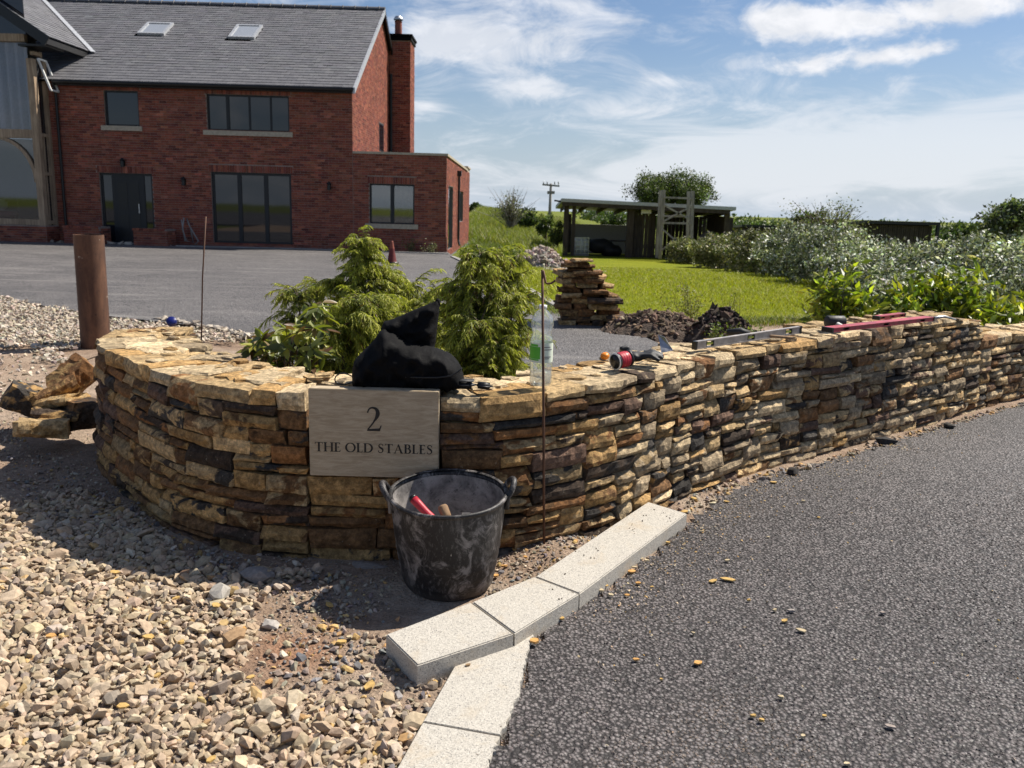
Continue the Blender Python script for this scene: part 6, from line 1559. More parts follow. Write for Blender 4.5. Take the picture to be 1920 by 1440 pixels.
# ------------------------------------------------------------------ traffic cone
def cone():
    p = Vector((*gp(735, 496), .036)); root = empty('traffic_cone', tuple(p), .2, 'small dull red traffic cone standing on the forecourt before the house', 'cone')
    rbox('base', (.34, .34, .035), M['black'], root, (0, 0, .018), (0, 0, 0), .012)
    m = MB(); m.lathe([(.125, .036), (.115, .06), (.072, .30), (.06, .37)], n=24); m.build('cone_body', M['conered'], None, True).parent = root
    m = MB(); m.lathe([(.0605, .37), (.034, .53), (.026, .56), (.0, .562)], n=24); m.build('cone_top', M['copper'], None, True).parent = root
    o = MB().bar(at(700, 487, 27.6), at(697, 450, 27.85), .05, .03).build('timber_offcut', M['handlewood'], None); tag(o, 'pale timber stick leaning on the house wall behind the conifer', 'stick')
    # bicycle-like tangle of grey pipe by the wall
    root = empty('hose_coil', tuple(at(356, 450, 27.5)), 0, 'loose grey hose draped against the house wall beside the patio door', 'hose')
    a = [(345, 408), (342, 430), (350, 452), (362, 455), (358, 430), (350, 410), (356, 425), (372, 452), (366, 458)]
    MB().tube([at(x, y, 27.7) for x, y in a], .022, 6).build('hose', M['concrete'], root, True); MB().tube([at(340, 412, 27.72), at(347, 452, 27.6)], .02, 6).build('hose', M['concrete'], root, True)
cone()

# ------------------------------------------------------------------ plants
def leaf_quads(P, size, rng, up=.3, aspect=.5, fold=.12):
    """P (n,3), size (n,) -> V (n*4), F; each leaf a bent diamond"""
    n = len(P); d = rng.normal(size=(n, 3)); d /= np.linalg.norm(d, axis=1)[:, None]
    nr = rng.normal(size=(n, 3)); nr[:, 2] += up*3; s = np.cross(d, nr); s /= np.linalg.norm(s, axis=1)[:, None]+1e-9
    k = size[:, None]; m = P+d*k*.45; up_ = np.cross(s, d)
    V = np.stack([P, m+s*k*aspect*.5-up_*k*fold, P+d*k-up_*k*fold*1.4, m-s*k*aspect*.5-up_*k*fold], 1).reshape(-1, 3)
    return V, np.arange(n*4).reshape(-1, 4)
def clumps(c, r, n, per, rng, shell=.55, spread=.16, flat=1.0, cut=None):
    """leaf positions in clumps in an ellipsoid crown"""
    u = rng.normal(size=(n, 3)); u /= np.linalg.norm(u, axis=1)[:, None]; rad = rng.uniform(shell, 1.0, n)**.6
    f = 1+.22*np.sin(u[:, 0]*5+c[0])*np.cos(u[:, 1]*4+c[1])+.15*np.sin(u[:, 2]*7+c[2]*3)
    C = np.array(c)+u*rad[:, None]*f[:, None]*np.array(r)
    if cut is not None: C = C[C[:, 2] > cut]
    sp = spread*np.mean(r); P = C[:, None, :]+rng.normal(size=(len(C), per, 3))*sp*np.array([1, 1, .75*flat])
    shade = np.repeat(rng.normal(0, 1, len(C)), per)
    return P.reshape(-1, 3), shade
def foliage(name, P, shade, size, cols, w, rng, mat, parent, up=.3, aspect=.5, vs=.38, var=.28):
    s = size*rng.uniform(.6, 1.3, len(P)); V, Fq = leaf_quads(P, s, rng, up, aspect)
    c = pal(len(P), cols, w, rng, var)*np.exp(vs*shade)[:, None]
    o = mesh_np(name, V-np.array(parent.location if parent else (0, 0, 0)), Fq, mat, parent, attrs={'ca': np.repeat(c, 4, 0)}); return o
def branches(root, base, tips, r, mat, name='stem', rng=None, n=6, seg=3):
    m = MB(); base = Vector(base)
    for t in tips:
        t = Vector(t); mid = base.lerp(t, .5)+Vector((rng.normal(0, .08), rng.normal(0, .08), .12))*(t-base).length*.6
        pts = [base, base.lerp(mid, .6), mid, mid.lerp(t, .55), t]; m.tube(pts, [r, r*.8, r*.55, r*.35, r*.12], n, cap=False)
    return m.build(name, mat, root, True)
GREEN = [(.055, .085, .022), (.075, .11, .028), (.04, .06, .018), (.10, .13, .035)]
SILV = [(.22, .235, .155), (.35, .36, .28), (.13, .15, .07), (.58, .59, .54), (.065, .08, .025)]
def shrub(x0, x1, ytop, Y, label, cols, w, mat, leaf=.06, n=140, per=26, seed=0, cat='shrub', group=None, depth=None, low=0, name='shrub', up=.3, aspect=.5, spread=.16, shell=.45):
    rng = np.random.default_rng(900+seed); xc = (x0+x1)/2; a, b = at(x0, ytop, Y).x, at(x1, ytop, Y).x; cx = (a+b)/2; z0 = float(terrain(cx, Y))-.02; zt = at(xc, ytop, Y).z
    h = (zt-z0)*.90; rx = (b-a)/2*.95; ry = depth or rx*.9
    root = empty(name, (cx, Y, z0), 0, label, cat, group)
    c = (cx, Y, z0+h*.5+low); P, sh = clumps(c, (rx, ry, h*.5), n, per, rng, shell, spread, cut=z0+.03)
    foliage('foliage', P, sh, leaf, cols, w, rng, mat, root, up, aspect)
    tips = [(cx+rng.normal(0, rx*.45), Y+rng.normal(0, ry*.4), z0+h*rng.uniform(.6, .98)) for _ in range(9)]
    branches(root, (cx, Y, z0-.05), tips, max(.012, h*.018), M['bark'], 'stem', rng)
    return root
def tree(x0, x1, ytop, ybot, Y, label, cols, w, leaf=.14, n=260, per=26, seed=0, group=None, lobes=5, mat='leaf', bare=0., spread=.16, name='tree'):
    rng = np.random.default_rng(1500+seed); a, b = at(x0, ytop, Y).x, at(x1, ytop, Y).x; cx = (a+b)/2; z0 = float(terrain(cx, Y))-.1; zt = at((x0+x1)/2, ytop+.12*(ybot-ytop), Y).z; zb = at((x0+x1)/2, ybot, Y).z
    rx, rz = (b-a)/2, (zt-zb)/2; root = empty(name, (cx, Y, z0), 0, label, 'tree', group); PP = []; SS = []; tips = []
    for k in range(lobes):
        an = 2*math.pi*k/lobes+rng.uniform(0, 1); f = .50 if k else 0
        c = (cx+rx*f*math.cos(an), Y+rx*f*math.sin(an), (zt+zb)/2+rz*(.45*rng.uniform(-1, .7) if k else .30)); s = rng.uniform(.48, .62) if k else .70
        P, sh = clumps(c, (rx*s, rx*s, rz*s), n//lobes, per, rng, .35, spread); PP.append(P); SS.append(sh+rng.normal(0, .4)); tips += [tuple(np.array(c)+rng.normal(size=3)*np.array([rx, rx, rz])*.28) for _ in range(3)]
    foliage('crown', np.concatenate(PP), np.concatenate(SS), leaf, cols, w, rng, M[mat], root, .2)
    h = zt-z0; m = MB(); m.tube([(cx, Y, z0), (cx+.02*h, Y, z0+h*.3), (cx, Y, z0+h*.6)], [h*.035, h*.028, h*.018], 9); m.build('trunk', M['bark'], root, True)
    branches(root, (cx, Y, z0+h*.3), tips, h*.016, M['bark'], 'limbs', rng)
    return root

def conifer(base, leaders, label, seed):
    base = np.array(base, float); root = empty('golden_conifer', tuple(base), 0, label, 'conifer', 'drooping conifers in the bed behind the wall')
    VV = []; FF = []; CC = []; mb = MB(); bb = MB(); n0 = 0
    for li, (top, spec, nbr, f0) in enumerate(leaders):
        V, Fq, c = plume(base, np.array(top, float), spec, nbr, f0, 300+seed*10+li, mb, bb); VV.append(V); FF += [Fq+n0]; CC.append(c); n0 += len(V)
    mesh_np('foliage', np.concatenate(VV)-base, np.concatenate(FF), M['conifer'], root, attrs={'ca': np.concatenate(CC)})
    mb.build('trunk', M['bark'], root, True); bb.build('branches', M['bark'], root)
def plume(base, top, spec, nbr, f0, seed, mb, bb):
    rng = np.random.default_rng(seed); nbr = int(nbr*1.2)
    tiers = f0+(1-f0)*np.linspace(0, 1, max(5, nbr//26)); u = np.clip(tiers[rng.integers(0, len(tiers), nbr)]+rng.normal(0, .018, nbr), f0, 1); az = rng.uniform(0, 2*np.pi, nbr); L = np.interp(u, [p[0] for p in spec], [p[1] for p in spec])*rng.uniform(.5, 1.1, nbr)*np.where(rng.uniform(0, 1, nbr) < .09, 1.4, 1.)
    p0 = base+(top-base)*u[:, None]; e = rng.uniform(.55, 1.35, nbr); g = rng.uniform(.55, 1.25, nbr)
    # tip spray pointing up
    k = nbr//14; e[:k] = rng.uniform(.9, 1.6, k); g[:k] = rng.uniform(.9, 1.5, k); L[:k] *= .6; u[:k] = rng.uniform(.86, 1, k); p0[:k] = base+(top-base)*u[:k, None]
    d = np.column_stack([np.cos(az), np.sin(az), 0*az]); nt = 36; t = np.linspace(.10, 1, nt)
    B = p0[:, None, :]+d[:, None, :]*(L[:, None]*t*.92)[..., None]; B[..., 2] += L[:, None]*(e[:, None]*t-g[:, None]*t**2)
    tang = d[:, None, :]*.92+np.zeros((nbr, nt, 3)); tang[..., 2] += e[:, None]-2*g[:, None]*t
    side = np.column_stack([-np.sin(az), np.cos(az), 0*az])[:, None, :]*np.where(np.arange(nt) % 2, 1, -1)[None, :, None]
    dirs = tang*.75+side*rng.uniform(.45, 1.0, (nbr, nt, 1))+rng.normal(0, .16, (nbr, nt, 3)); dirs[..., 2] -= .12; dirs /= np.linalg.norm(dirs, axis=2)[..., None]
    lt = (.085-.035*t)[None]*rng.uniform(.6, 1.25, (nbr, nt))*np.clip(L[:, None]/.3, .6, 1.2)
    # finer side shoots on each spray
    Bf, Df, Lf = B.reshape(-1, 3), dirs.reshape(-1, 3), lt.reshape(-1); age = np.tile(t, nbr); hi = np.repeat(u, nt)
    sub = []
    for f, sg in ((.40, 1), (.65, -1)):
        q = Bf+Df*(Lf*f)[:, None]; q[:, 2] -= Lf*.55*f*f; sd = np.cross(Df, np.array([0, 0, 1.0]))*sg; dd = Df*.8+sd*.6+rng.normal(0, .2, Df.shape); dd /= np.linalg.norm(dd, axis=1)[:, None]; sub.append((q, dd, Lf*rng.uniform(.3, .55, len(Lf)), age, hi))
    Bf = np.concatenate([Bf]+[s[0] for s in sub]); Df = np.concatenate([Df]+[s[1] for s in sub]); Lf = np.concatenate([Lf]+[s[2] for s in sub]); age = np.concatenate([age]+[s[3] for s in sub]); hi = np.concatenate([hi]+[s[4] for s in sub])
    n = len(Bf); w = rng.uniform(.0013, .0026, n); sd = np.cross(Df, rng.normal(size=(n, 3))); sd /= np.linalg.norm(sd, axis=1)[:, None]+1e-9; rows = []
    for s, ww in ((0, 1), (.4, 1.1), (.75, .9), (1, .25)):
        q = Bf+Df*(Lf*s)[:, None]; q[:, 2] -= Lf*.55*s*s; rows += [q-sd*(w*ww)[:, None], q+sd*(w*ww)[:, None]]
    V = np.stack(rows, 1).reshape(-1, 3); o = (np.arange(n)*8)[:, None]; Fq = np.concatenate([o+np.array([[0, 1, 3, 2]]), o+np.array([[2, 3, 5, 4]]), o+np.array([[4, 5, 7, 6]])])
    mixv = np.clip(-.05+.80*age+rng.normal(0, .20, n), 0, 1)[:, None]; c = (1-mixv)*np.array([.06, .09, .016])+mixv*np.array([.56, .55, .09]); c *= np.exp(rng.normal(0, .18, (n, 1)))
    dead = rng.uniform(0, 1, n) < .06; c[dead] = np.array([.16, .09, .04])
    bow = np.array([0, 0, .10*np.linalg.norm(top-base)]); mb.tube([base-np.array([0, 0, .05]), base+(top-base)*.5, base+(top-base)*.97], [.024, .015, .004], 8)
    for i in range(0, nbr, 2): bb.tube([B[i, 0], B[i, nt//3], B[i, 2*nt//3], B[i, -1]], [.0045, .0035, .002, .001], 4, cap=False)
    return V, Fq, np.repeat(c, 8, 0)
def garden():
    def B(x, y, Y, z=.05): p = at(x, y, Y); return (p.x, Y, z)
    conifer(B(715, 640, 5.7), [(at(676, 462, 5.6), [(0, .34), (.5, .30), (.8, .22), (1, .17)], 250, .15), (at(722, 520, 5.75), [(0, .34), (.6, .28), (1, .18)], 150, .1), (at(640, 540, 5.6), [(0, .30), (1, .17)], 110, .2)], 'tall drooping golden green conifer rising behind the black bag\'s left side', 1)
    conifer(B(650, 660, 5.1), [(at(690, 575, 5.0), [(0, .34), (1, .26)], 150, .1), (at(640, 618, 4.9), [(0, .30), (1, .22)], 130, .1), (at(720, 600, 5.2), [(0, .30), (1, .2)], 90, .2)], 'low spreading conifer behind the wall left of the black bag', 2)
    conifer(B(575, 640, 5.7), [(at(560, 560, 5.7), [(0, .28), (1, .2)], 110, .1), (at(605, 548, 5.8), [(0, .30), (1, .2)], 120, .1)], 'small dark conifer beside the bronze-leaved shrub', 3)
    conifer(B(905, 690, 5.0), [(at(900, 482, 4.95), [(0, .30), (.5, .28), (.8, .25), (1, .17)], 260, .1), (at(955, 492, 5.1), [(0, .30), (.6, .27), (1, .16)], 180, .15), (at(965, 570, 4.9), [(0, .28), (1, .2)], 130, .1), (at(858, 545, 5.1), [(0, .30), (1, .18)], 140, .15), (at(900, 610, 4.75), [(0, .26), (1, .2)], 110, .1)], 'large drooping conifer between the black bag and the water bottle', 4)
    conifer(B(790, 660, 5.8), [(at(765, 545, 5.8), [(0, .32), (1, .2)], 120, .1), (at(825, 552, 5.8), [(0, .32), (1, .2)], 130, .1), (at(795, 575, 5.6), [(0, .3), (1, .2)], 90, .1)], 'dense green conifer half hidden behind the black bag', 5)
    conifer(B(930, 690, 4.7), [(at(925, 650, 4.7), [(0, .22), (1, .15)], 110, 0)], 'low conifer tuft just behind the wall beside the bottle', 6)
    # bronze-leaved shrub
    rng = np.random.default_rng(77); b = at(530, 690, 4.75); root = empty('rhododendron', (b.x, 4.75, .08), 0, 'leafy evergreen shrub with bronze and yellow-green leaves behind the wall', 'shrub')
    def leafmesh(col, L=1., W_=.30, droop=.18):
        xs = np.linspace(0, 1, 7); V = []
        for x in xs:
            w = W_*math.sin(math.pi*min(1, x**.85))*.5; z = -droop*x*x; V += [(x, -w, z+.05*(w > .05)), (x, 0, z-.02), (x, w, z+.05*(w > .05))]
        Fq = []; 
        for i in range(6): Fq += [(3*i, 3*i+3, 3*i+4, 3*i+1), (3*i+1, 3*i+4, 3*i+5, 3*i+2)]
        return mesh_np('leaf', np.array(V)*L, np.array(Fq), M['gloss'], link=False, smooth=True, attrs={'ca': np.tile(col, (21, 1))})
    LM = [leafmesh(c, 1, .42, dr) for c, dr in (((.19, .21, .04), .15), ((.34, .33, .06), .25), ((.09, .11, .035), .4), ((.22, .15, .06), .3), ((.14, .075, .04), .1))]
    tips = []
    for k in range(88):
        px, py = rng.uniform(466, 610), rng.uniform(560, 688); Y = rng.uniform(4.35, 4.9)
        if py < 640-(px-470)*.55: continue
        p = at(px, py, Y); p.z = max(p.z, .3); tips.append(p); m = rng.integers(6, 10); nrm = Vector((rng.normal(0, .35), -.25+rng.normal(0, .35), 1)).normalized(); young = rng.uniform() < .4
        for i in range(m):
            o = obj_from('leaf', LM[rng.choice(5, p=(.3, .35, .12, .15, .08) if young else (.34, .12, .34, .10, .10))], root, tuple(p-Vector(root.location))); a = 2*math.pi*i/m+rng.normal(0, .25)
            q = Vector((0, 0, 1)).rotation_difference(nrm); from mathutils import Euler
            e = q.to_matrix() @ Euler((rng.normal(0, .3), rng.uniform(-.55, .55), a)).to_matrix(); s = rng.uniform(.065, .105); o.matrix_local = Matrix.Translation(p-Vector(root.location)) @ e.to_4x4() @ Matrix.Scale(s, 4)
    branches(root, (b.x, 4.75, .08), [tuple(t) for t in tips], .012, M['bark'], 'stem', rng, 5)
    bs = [tuple(t) for t in tips]
garden()

# ------------------------------------------------------------------ heaps, weeds and grass
def heap(name, cx, cy, rx, ry, h, mat, seed, label, cat='heap', n=46, clods=None):
    xs = np.linspace(-1.15, 1.15, n); X, Y = np.meshgrid(xs, xs); P = np.stack([X.ravel(), Y.ravel()], 1); r = np.hypot(P[:, 0], P[:, 1])
    z = h*np.clip(1-r**1.6, -.1, 1)*(1+.5*noise2(P, 2.2, seed, 3))+h*.16*noise2(P, 7, seed+1, 2)*(r < 1.05)
    W = np.column_stack([P[:, 0]*rx, P[:, 1]*ry, z]); i = np.arange((n-1)*(n-1)); a = (i//(n-1))*n+i % (n-1); Q = np.stack([a, a+1, a+1+n, a+n], 1)
    o = mesh_np(name, W, Q, mat, None, smooth=True, loc=(cx, cy, float(terrain(cx, cy))-.01)); tag(o, label, cat); o['kind'] = 'stuff'
    if clods:
        rng = np.random.default_rng(seed); k, s0, s1, cols, w = clods; q = rng.normal(0, .48, (k, 2)); q = q[np.hypot(*q.T) < 1.05]; rr = np.hypot(*q.T)
        zz = h*np.clip(1-rr**1.6, 0, 1)*(1+.5*noise2(q, 2.2, seed, 3))+h*.16*noise2(q, 7, seed+1, 2); s = rng.uniform(s0, s1, len(q))*np.exp(rng.normal(0, .3, len(q)))
        c = scatter(name+'_clods', np.column_stack([q[:, 0]*rx, q[:, 1]*ry, zz+s*.25]), s, TH, pal(len(q), cols, w, rng, .3), M['gravel'], rng, .8); c.parent = o
    return o
SOILC = [(.13, .088, .062), (.17, .12, .085), (.075, .052, .04), (.24, .175, .12)]
a = at(1225, 640, 10.2); heap('soil_heap', a.x+.1, 10.6, .80, .55, .29, M['soil'], 4, 'low brown heap of dug soil right of the stacked stones', n=60, clods=(900, .012, .035, SOILC+[(.20, .15, .11)], [4, 4, 2, 2, 1.2]))
a = at(1355, 630, 10.2); heap('soil_heap', a.x, 10.3, .50, .5, .34, M['soil'], 9, 'dark heap of clods behind the wall in front of the lawn', n=60, clods=(800, .012, .04, [(.07, .05, .04), (.10, .07, .052), (.04, .031, .027), (.17, .12, .09)], [3, 2, 3, .7]))
a = at(1010, 487, 25); heap('rubble_heap', at(1012, 470, 27).x, 27.0, 1.0, 1.2, .62, M['concrete'], 12, 'pale heap of broken stone at the lawn edge near the house', clods=(1500, .03, .08, [(.36, .30, .26), (.28, .22, .19), (.42, .37, .32), (.22, .16, .14)], [4, 3, 2, 2]))
heap('rubble_heap', at(1075, 485, 25).x, 24.6, 1.15, .6, .10, M['concrete'], 14, 'thin spill of pale gravel on the lawn beside the stone heap', clods=(700, .02, .05, [(.36, .30, .26), (.42, .37, .32)], [4, 3]))
def blades(name, P, h, w, cols, wt, rng, seedlean=.5, label=None):
    n = len(P); az = rng.uniform(0, 2*np.pi, n); ln = rng.uniform(.1, seedlean, n); sd = np.column_stack([-np.sin(az), np.cos(az), 0*az])*(w*rng.uniform(.6, 1.3, n))[:, None]; hh = h*rng.uniform(.5, 1.2, n)
    d = np.column_stack([np.cos(az)*ln, np.sin(az)*ln, np.ones(n)]); a = P; b = P+d*(hh*.6)[:, None]; c = P+np.column_stack([d[:, 0]*1.6, d[:, 1]*1.6, d[:, 2]*.92])*hh[:, None]
    V = np.stack([a-sd, a+sd, b-sd*.8, b+sd*.8, c], 1).reshape(-1, 3); o = (np.arange(n)*5)[:, None]
    cc = pal(n, cols, wt, rng, .2); ob = mesh_np(name, V, [o+np.array([[0, 1, 3, 2]]), o+np.array([[2, 3, 4]])], M['grass'], None, attrs={'ca': np.repeat(cc, 5, 0)}); return tag(ob, kind='stuff')
def grasses():
    rng = np.random.default_rng(31)
    P = np.column_stack([rng.uniform(-2.5, 8.5, 90000), 11.4+rng.uniform(0, 1, 90000)**1.5*19]); P = P[inpoly(P, LAWN)]; z = terrain(P[:, 0], P[:, 1])+.01
    dist = P[:, 1]; blades('lawn_grass', np.column_stack([P, z]), .055*np.clip(dist/13, 1, 1.6), .0028*np.clip(dist/9, 1.2, 3), [(.255, .27, .010), (.30, .295, .012), (.19, .21, .008), (.34, .30, .05)], [4, 3, 3, 1], rng, .9)
    # ragged lawn edge
    pts = Path([(.35, 12.9), (.9, 12.0), (1.6, 11.5), (2.6, 11.7), (4.2, 12.3), (5.6, 12.9)]); u = rng.uniform(0, pts.len, 5000); Q = np.array([pts.at(x) for x in u])+rng.normal(0, .16, (5000, 2))
    blades('edge_grass', np.column_stack([Q, terrain(Q[:, 0], Q[:, 1])]), .10, .005, [(.13, .16, .02), (.20, .20, .05), (.09, .12, .02), (.26, .21, .09)], [4, 3, 3, 1], rng, .8)
    # long grass beyond the house and around the shed
    X = rng.uniform(-4, 6, 60000); Y = rng.uniform(41, 100, 60000); k = (X/Y > -.095) & (X < 2.2+.0*Y) | ((Y > 60) & (X/Y > -.1)); P = np.column_stack([X, Y])[k]
    blades('long_grass', np.column_stack([P, terrain(P[:, 0], P[:, 1])-.1]), .75, .022, [(.17, .20, .03), (.22, .23, .04), (.26, .24, .08), (.11, .14, .02)], [4, 3, 2, 2], rng, .5)
    X = rng.uniform(-2.4, 1.9, 9000); Y = rng.uniform(29, 44, 9000); P = np.column_stack([X, Y]); P = P[~inpoly(P, LAWN) & (X > -1.9)]
    blades('rough_grass', np.column_stack([P, terrain(P[:, 0], P[:, 1])-.06]), .45, .014, [(.11, .145, .02), (.15, .18, .03), (.07, .10, .02)], [4, 3, 2], rng, .6)
    # weeds on the soil, by the extension and in the wall bed
    def weed(px, py, Y, r, h, n, cols, label, seed, leaf=.03, z=None, mat='leaf'):
        rg = np.random.default_rng(seed); p = at(px, py, Y); z0 = float(terrain(p.x, Y)) if z is None else z; root = empty('weed', (p.x, Y, z0), 0, label, 'weed'); tips = [(p.x+rg.normal(0, r*.6), Y+rg.normal(0, r*.6), z0+h*rg.uniform(.5, 1)) for _ in range(12)]
        branches(root, (p.x, Y, z0-.03), tips, .006, M['bark'], 'stem', rg, 4); T_ = np.array(tips); k = rg.integers(0, 12, n); f = rg.uniform(.25, 1.05, (n, 1)); P = np.array([p.x, Y, z0])+(T_[k]-np.array([p.x, Y, z0]))*f+rg.normal(0, r*.14, (n, 3)); P[:, 2] = np.maximum(P[:, 2], z0+.02)
        foliage('foliage', P, np.zeros(n), leaf, cols, [1]*len(cols), rg, M[mat], root, .3, .5)
    W1 = [(.11, .13, .03), (.16, .17, .05), (.20, .15, .06)]; W2 = [(.16, .20, .03), (.22, .25, .04), (.10, .14, .03)]
    weed(1297, 600, 10.9, .30, .60, 900, W1, 'straggly olive weed growing at the lawn edge behind the brown soil heap', 1)
    weed(1370, 600, 10.6, .18, .62, 260, W1, 'thin weed sprouting on top of the black soil heap', 2, .022)
    weed(1430, 612, 9.0, .28, .34, 500, W2, 'low bright yellow-green weed on the lawn edge behind the faded level', 3, .05)
    weed(1345, 610, 9.6, .16, .28, 260, W2, 'small bright weed at the foot of the black soil heap', 4, .035)
    weed(1395, 610, 10, .2, .25, 220, W2, 'small leafy weed between the black heap and the lawn', 5, .04)
    weed(770, 470, 27.6, .25, .55, 200, W1, 'wispy weed at the foot of the side extension', 6, .06); weed(812, 472, 27.5, .3, .45, 200, [(.2, .2, .12), (.14, .14, .06)], 'pale dry weed at the corner of the side extension', 7, .06)
grasses()

# ------------------------------------------------------------------ hedge, shrubs and trees
def vegetation():
    H = 'silvery shrubs of the right-hand hedgerow'; SW = [4, 4, 3, 3, 3]; OLV = [(.16, .17, .07), (.24, .23, .12), (.10, .12, .035), (.30, .27, .18), (.07, .09, .022)]
    spec = [(1255, 1330, 440, 41, OLV, 'hedge shrub at the foot of the scaffold tower', .09), (1300, 1400, 432, 35, OLV, 'olive hedge shrub right of the open shed', .09), (1360, 1470, 424, 29, OLV, 'olive hedge shrub along the middle of the lawn edge', .085),
            (1430, 1540, 418, 25, SILV, 'grey green hedge shrub below the spiky bush', .08), (1490, 1610, 412, 21, SILV, 'silver-leaved hedge shrub at the lawn\'s right corner', .075), (1560, 1680, 434, 18.5, SILV, 'silver hedge shrub left of the dark barn', .07),
            (1640, 1770, 446, 16, SILV, 'silver hedge shrub in front of the dark barn', .065), (1730, 1860, 446, 14.2, SILV, 'silver hedge shrub right of the dark barn', .06), (1810, 1960, 424, 12.6, SILV, 'tall glittering silver shrub at the right edge of the picture', .058), (1700, 1830, 500, 11.8, SILV, 'low silver shrub behind the glossy laurels', .055), (1870, 2030, 470, 11.2, SILV, 'nearest silver shrub cut by the right edge of the picture', .055),
            (1580, 1690, 480, 14.5, SILV, 'dark lower shrub between lawn and silver hedge', .06)]
    for i, (x0, x1, yt, Y, cols, lab, lf) in enumerate(spec): shrub(x0, x1, yt, Y, lab, cols, SW, M['silver'], lf*1.2, 230, 48, i, group=H, depth=1.6, spread=.085)
    shrub(1470, 1640, 372, 31, 'spiky olive bush standing above the hedge left of the dark barn', [(.12, .125, .055), (.17, .165, .08), (.08, .09, .035)], [3, 2, 2], M['leaf'], .085, 260, 26, 40, spread=.14, shell=.2)
    # bare spiky shoots on it
    rng = np.random.default_rng(5); c = at(1555, 415, 31); root = empty('spiky_bush', (c.x, 31, c.z-.8), 0, 'spray of thin bare shoots rising from the top of the hedge', 'bush')
    branches(root, (c.x, 31, c.z-.8), [tuple(at(rng.uniform(1480, 1625), rng.uniform(378, 405), 31+rng.normal(0, .4))) for _ in range(40)], .03, M['bark'], 'shoots', rng, 4)
    LG = [(.15, .19, .022), (.28, .31, .03), (.40, .38, .035), (.07, .10, .018)]
    for i, (x0, x1, yt, Y, lab, n) in enumerate([(1535, 1640, 512, 9.4, 'round glossy laurel bush on bare stems behind the mallet', 95), (1640, 1730, 540, 8.9, 'low yellow-green laurel behind the red spirit level', 80), (1700, 1800, 520, 9.2, 'bright yellow-green laurel behind the far end of the wall', 110), (1770, 1860, 512, 8.9, 'tallest laurel with upright yellow leaf tips by the silver hedge', 110), (1820, 1930, 580, 8.2, 'low laurel spilling over the wall at the right edge', 100), (1890, 2000, 555, 8.6, 'laurel cut by the right edge of the picture', 90)]):
        shrub(x0, x1, yt-10, Y, lab, LG, [4, 3, 2, 3], M['gloss'], .125, int(n*1.3), 13, 60+i, group='laurels behind the wall', depth=.35, aspect=.36, spread=.20, shell=.3, name='laurel', up=.15)
    G = GREEN; GW = [4, 3, 3, 2]
    tree(1188, 1346, 306, 415, 62, 'large round willow-like tree rising behind the open shed', [(.075, .10, .035), (.11, .135, .05), (.05, .07, .022)], [4, 3, 2], .16, 620, 44, 1, lobes=7)
    tree(877, 908, 376, 405, 95, 'small dark round tree just right of the house corner', G, GW, .25, 90, 24, 2, lobes=3)
    tree(925, 992, 352, 425, 62, 'thin half-bare tree with pale twigs right of the house', [(.14, .14, .08), (.19, .18, .11), (.09, .10, .04)], [3, 2, 2], .15, 120, 11, 3, lobes=5, spread=.22)
    rng = np.random.default_rng(8); c = at(958, 430, 62); root = empty('bare_twigs', (c.x, 62, c.z), 0, 'pale bare twigs spreading from the thin tree right of the house', 'twigs'); branches(root, (c.x, 62, c.z), [tuple(at(958+rng.normal(0, 22), rng.uniform(346, 400), 62+rng.normal(0, .8))) for _ in range(60)], .035, M['oldwood'], 'twigs', rng, 4)
    tree(965, 1012, 385, 430, 70, 'dark bushy tree between the thin tree and the pole', G, GW, .22, 120, 24, 4, lobes=4); tree(1005, 1045, 398, 440, 52, 'slim upright green tree at the left end of the shed', [(.08, .11, .025), (.12, .15, .04)], [2, 1], .15, 120, 22, 5, lobes=4)
    tree(1030, 1062, 410, 455, 48, 'small yellow-green bush against the shed\'s left post', [(.11, .14, .03), (.15, .17, .04)], [2, 1], .12, 90, 20, 6, lobes=3, name='bush'); tree(1120, 1180, 398, 430, 80, 'round green tree seen through the open shed', G, GW, .25, 120, 22, 7, lobes=4); tree(915, 950, 395, 420, 90, 'low dark bush on the skyline beside the house', G, GW, .25, 60, 20, 21, lobes=3, name='bush')
    tree(1770, 1845, 415, 455, 110, 'far dark tree on the skyline right of the dark barn', G, GW, .4, 150, 26, 8, lobes=5); tree(1830, 1890, 420, 460, 90, 'far round tree right of the barn behind the hedge', G, GW, .35, 120, 24, 9, lobes=4)
    tree(1850, 1960, 360, 450, 26, 'tall grey-green tree over the hedge at the right edge', [(.11, .13, .07), (.16, .18, .11), (.08, .10, .04)], [3, 2, 3], .13, 200, 24, 10, lobes=6)
    tree(1375, 1440, 417, 450, 120, 'far low tree line left of the distant barn', G, GW, .4, 100, 22, 11, lobes=4); tree(1480, 1560, 392, 440, 70, 'green rounded tree behind the spiky bush', G, GW, .3, 120, 24, 12, lobes=4)
    # far wood on the skyline
    rng = np.random.default_rng(44); n = 900; X = rng.uniform(14, 150, n); Y = rng.uniform(150, 210, len(X)); r = rng.uniform(1.0, 2.0, len(X)); C = np.column_stack([X, Y, terrain(X, Y)+r*.8]); P = (C[:, None, :]+rng.normal(size=(len(C), 26, 3))*r[:, None, None]*.42).reshape(-1, 3)
    o = foliage('far_woodland', P, np.repeat(rng.normal(0, .8, len(C)), 26), .8, G, GW, rng, M['leaf'], None); tag(o, kind='stuff')
vegetation()

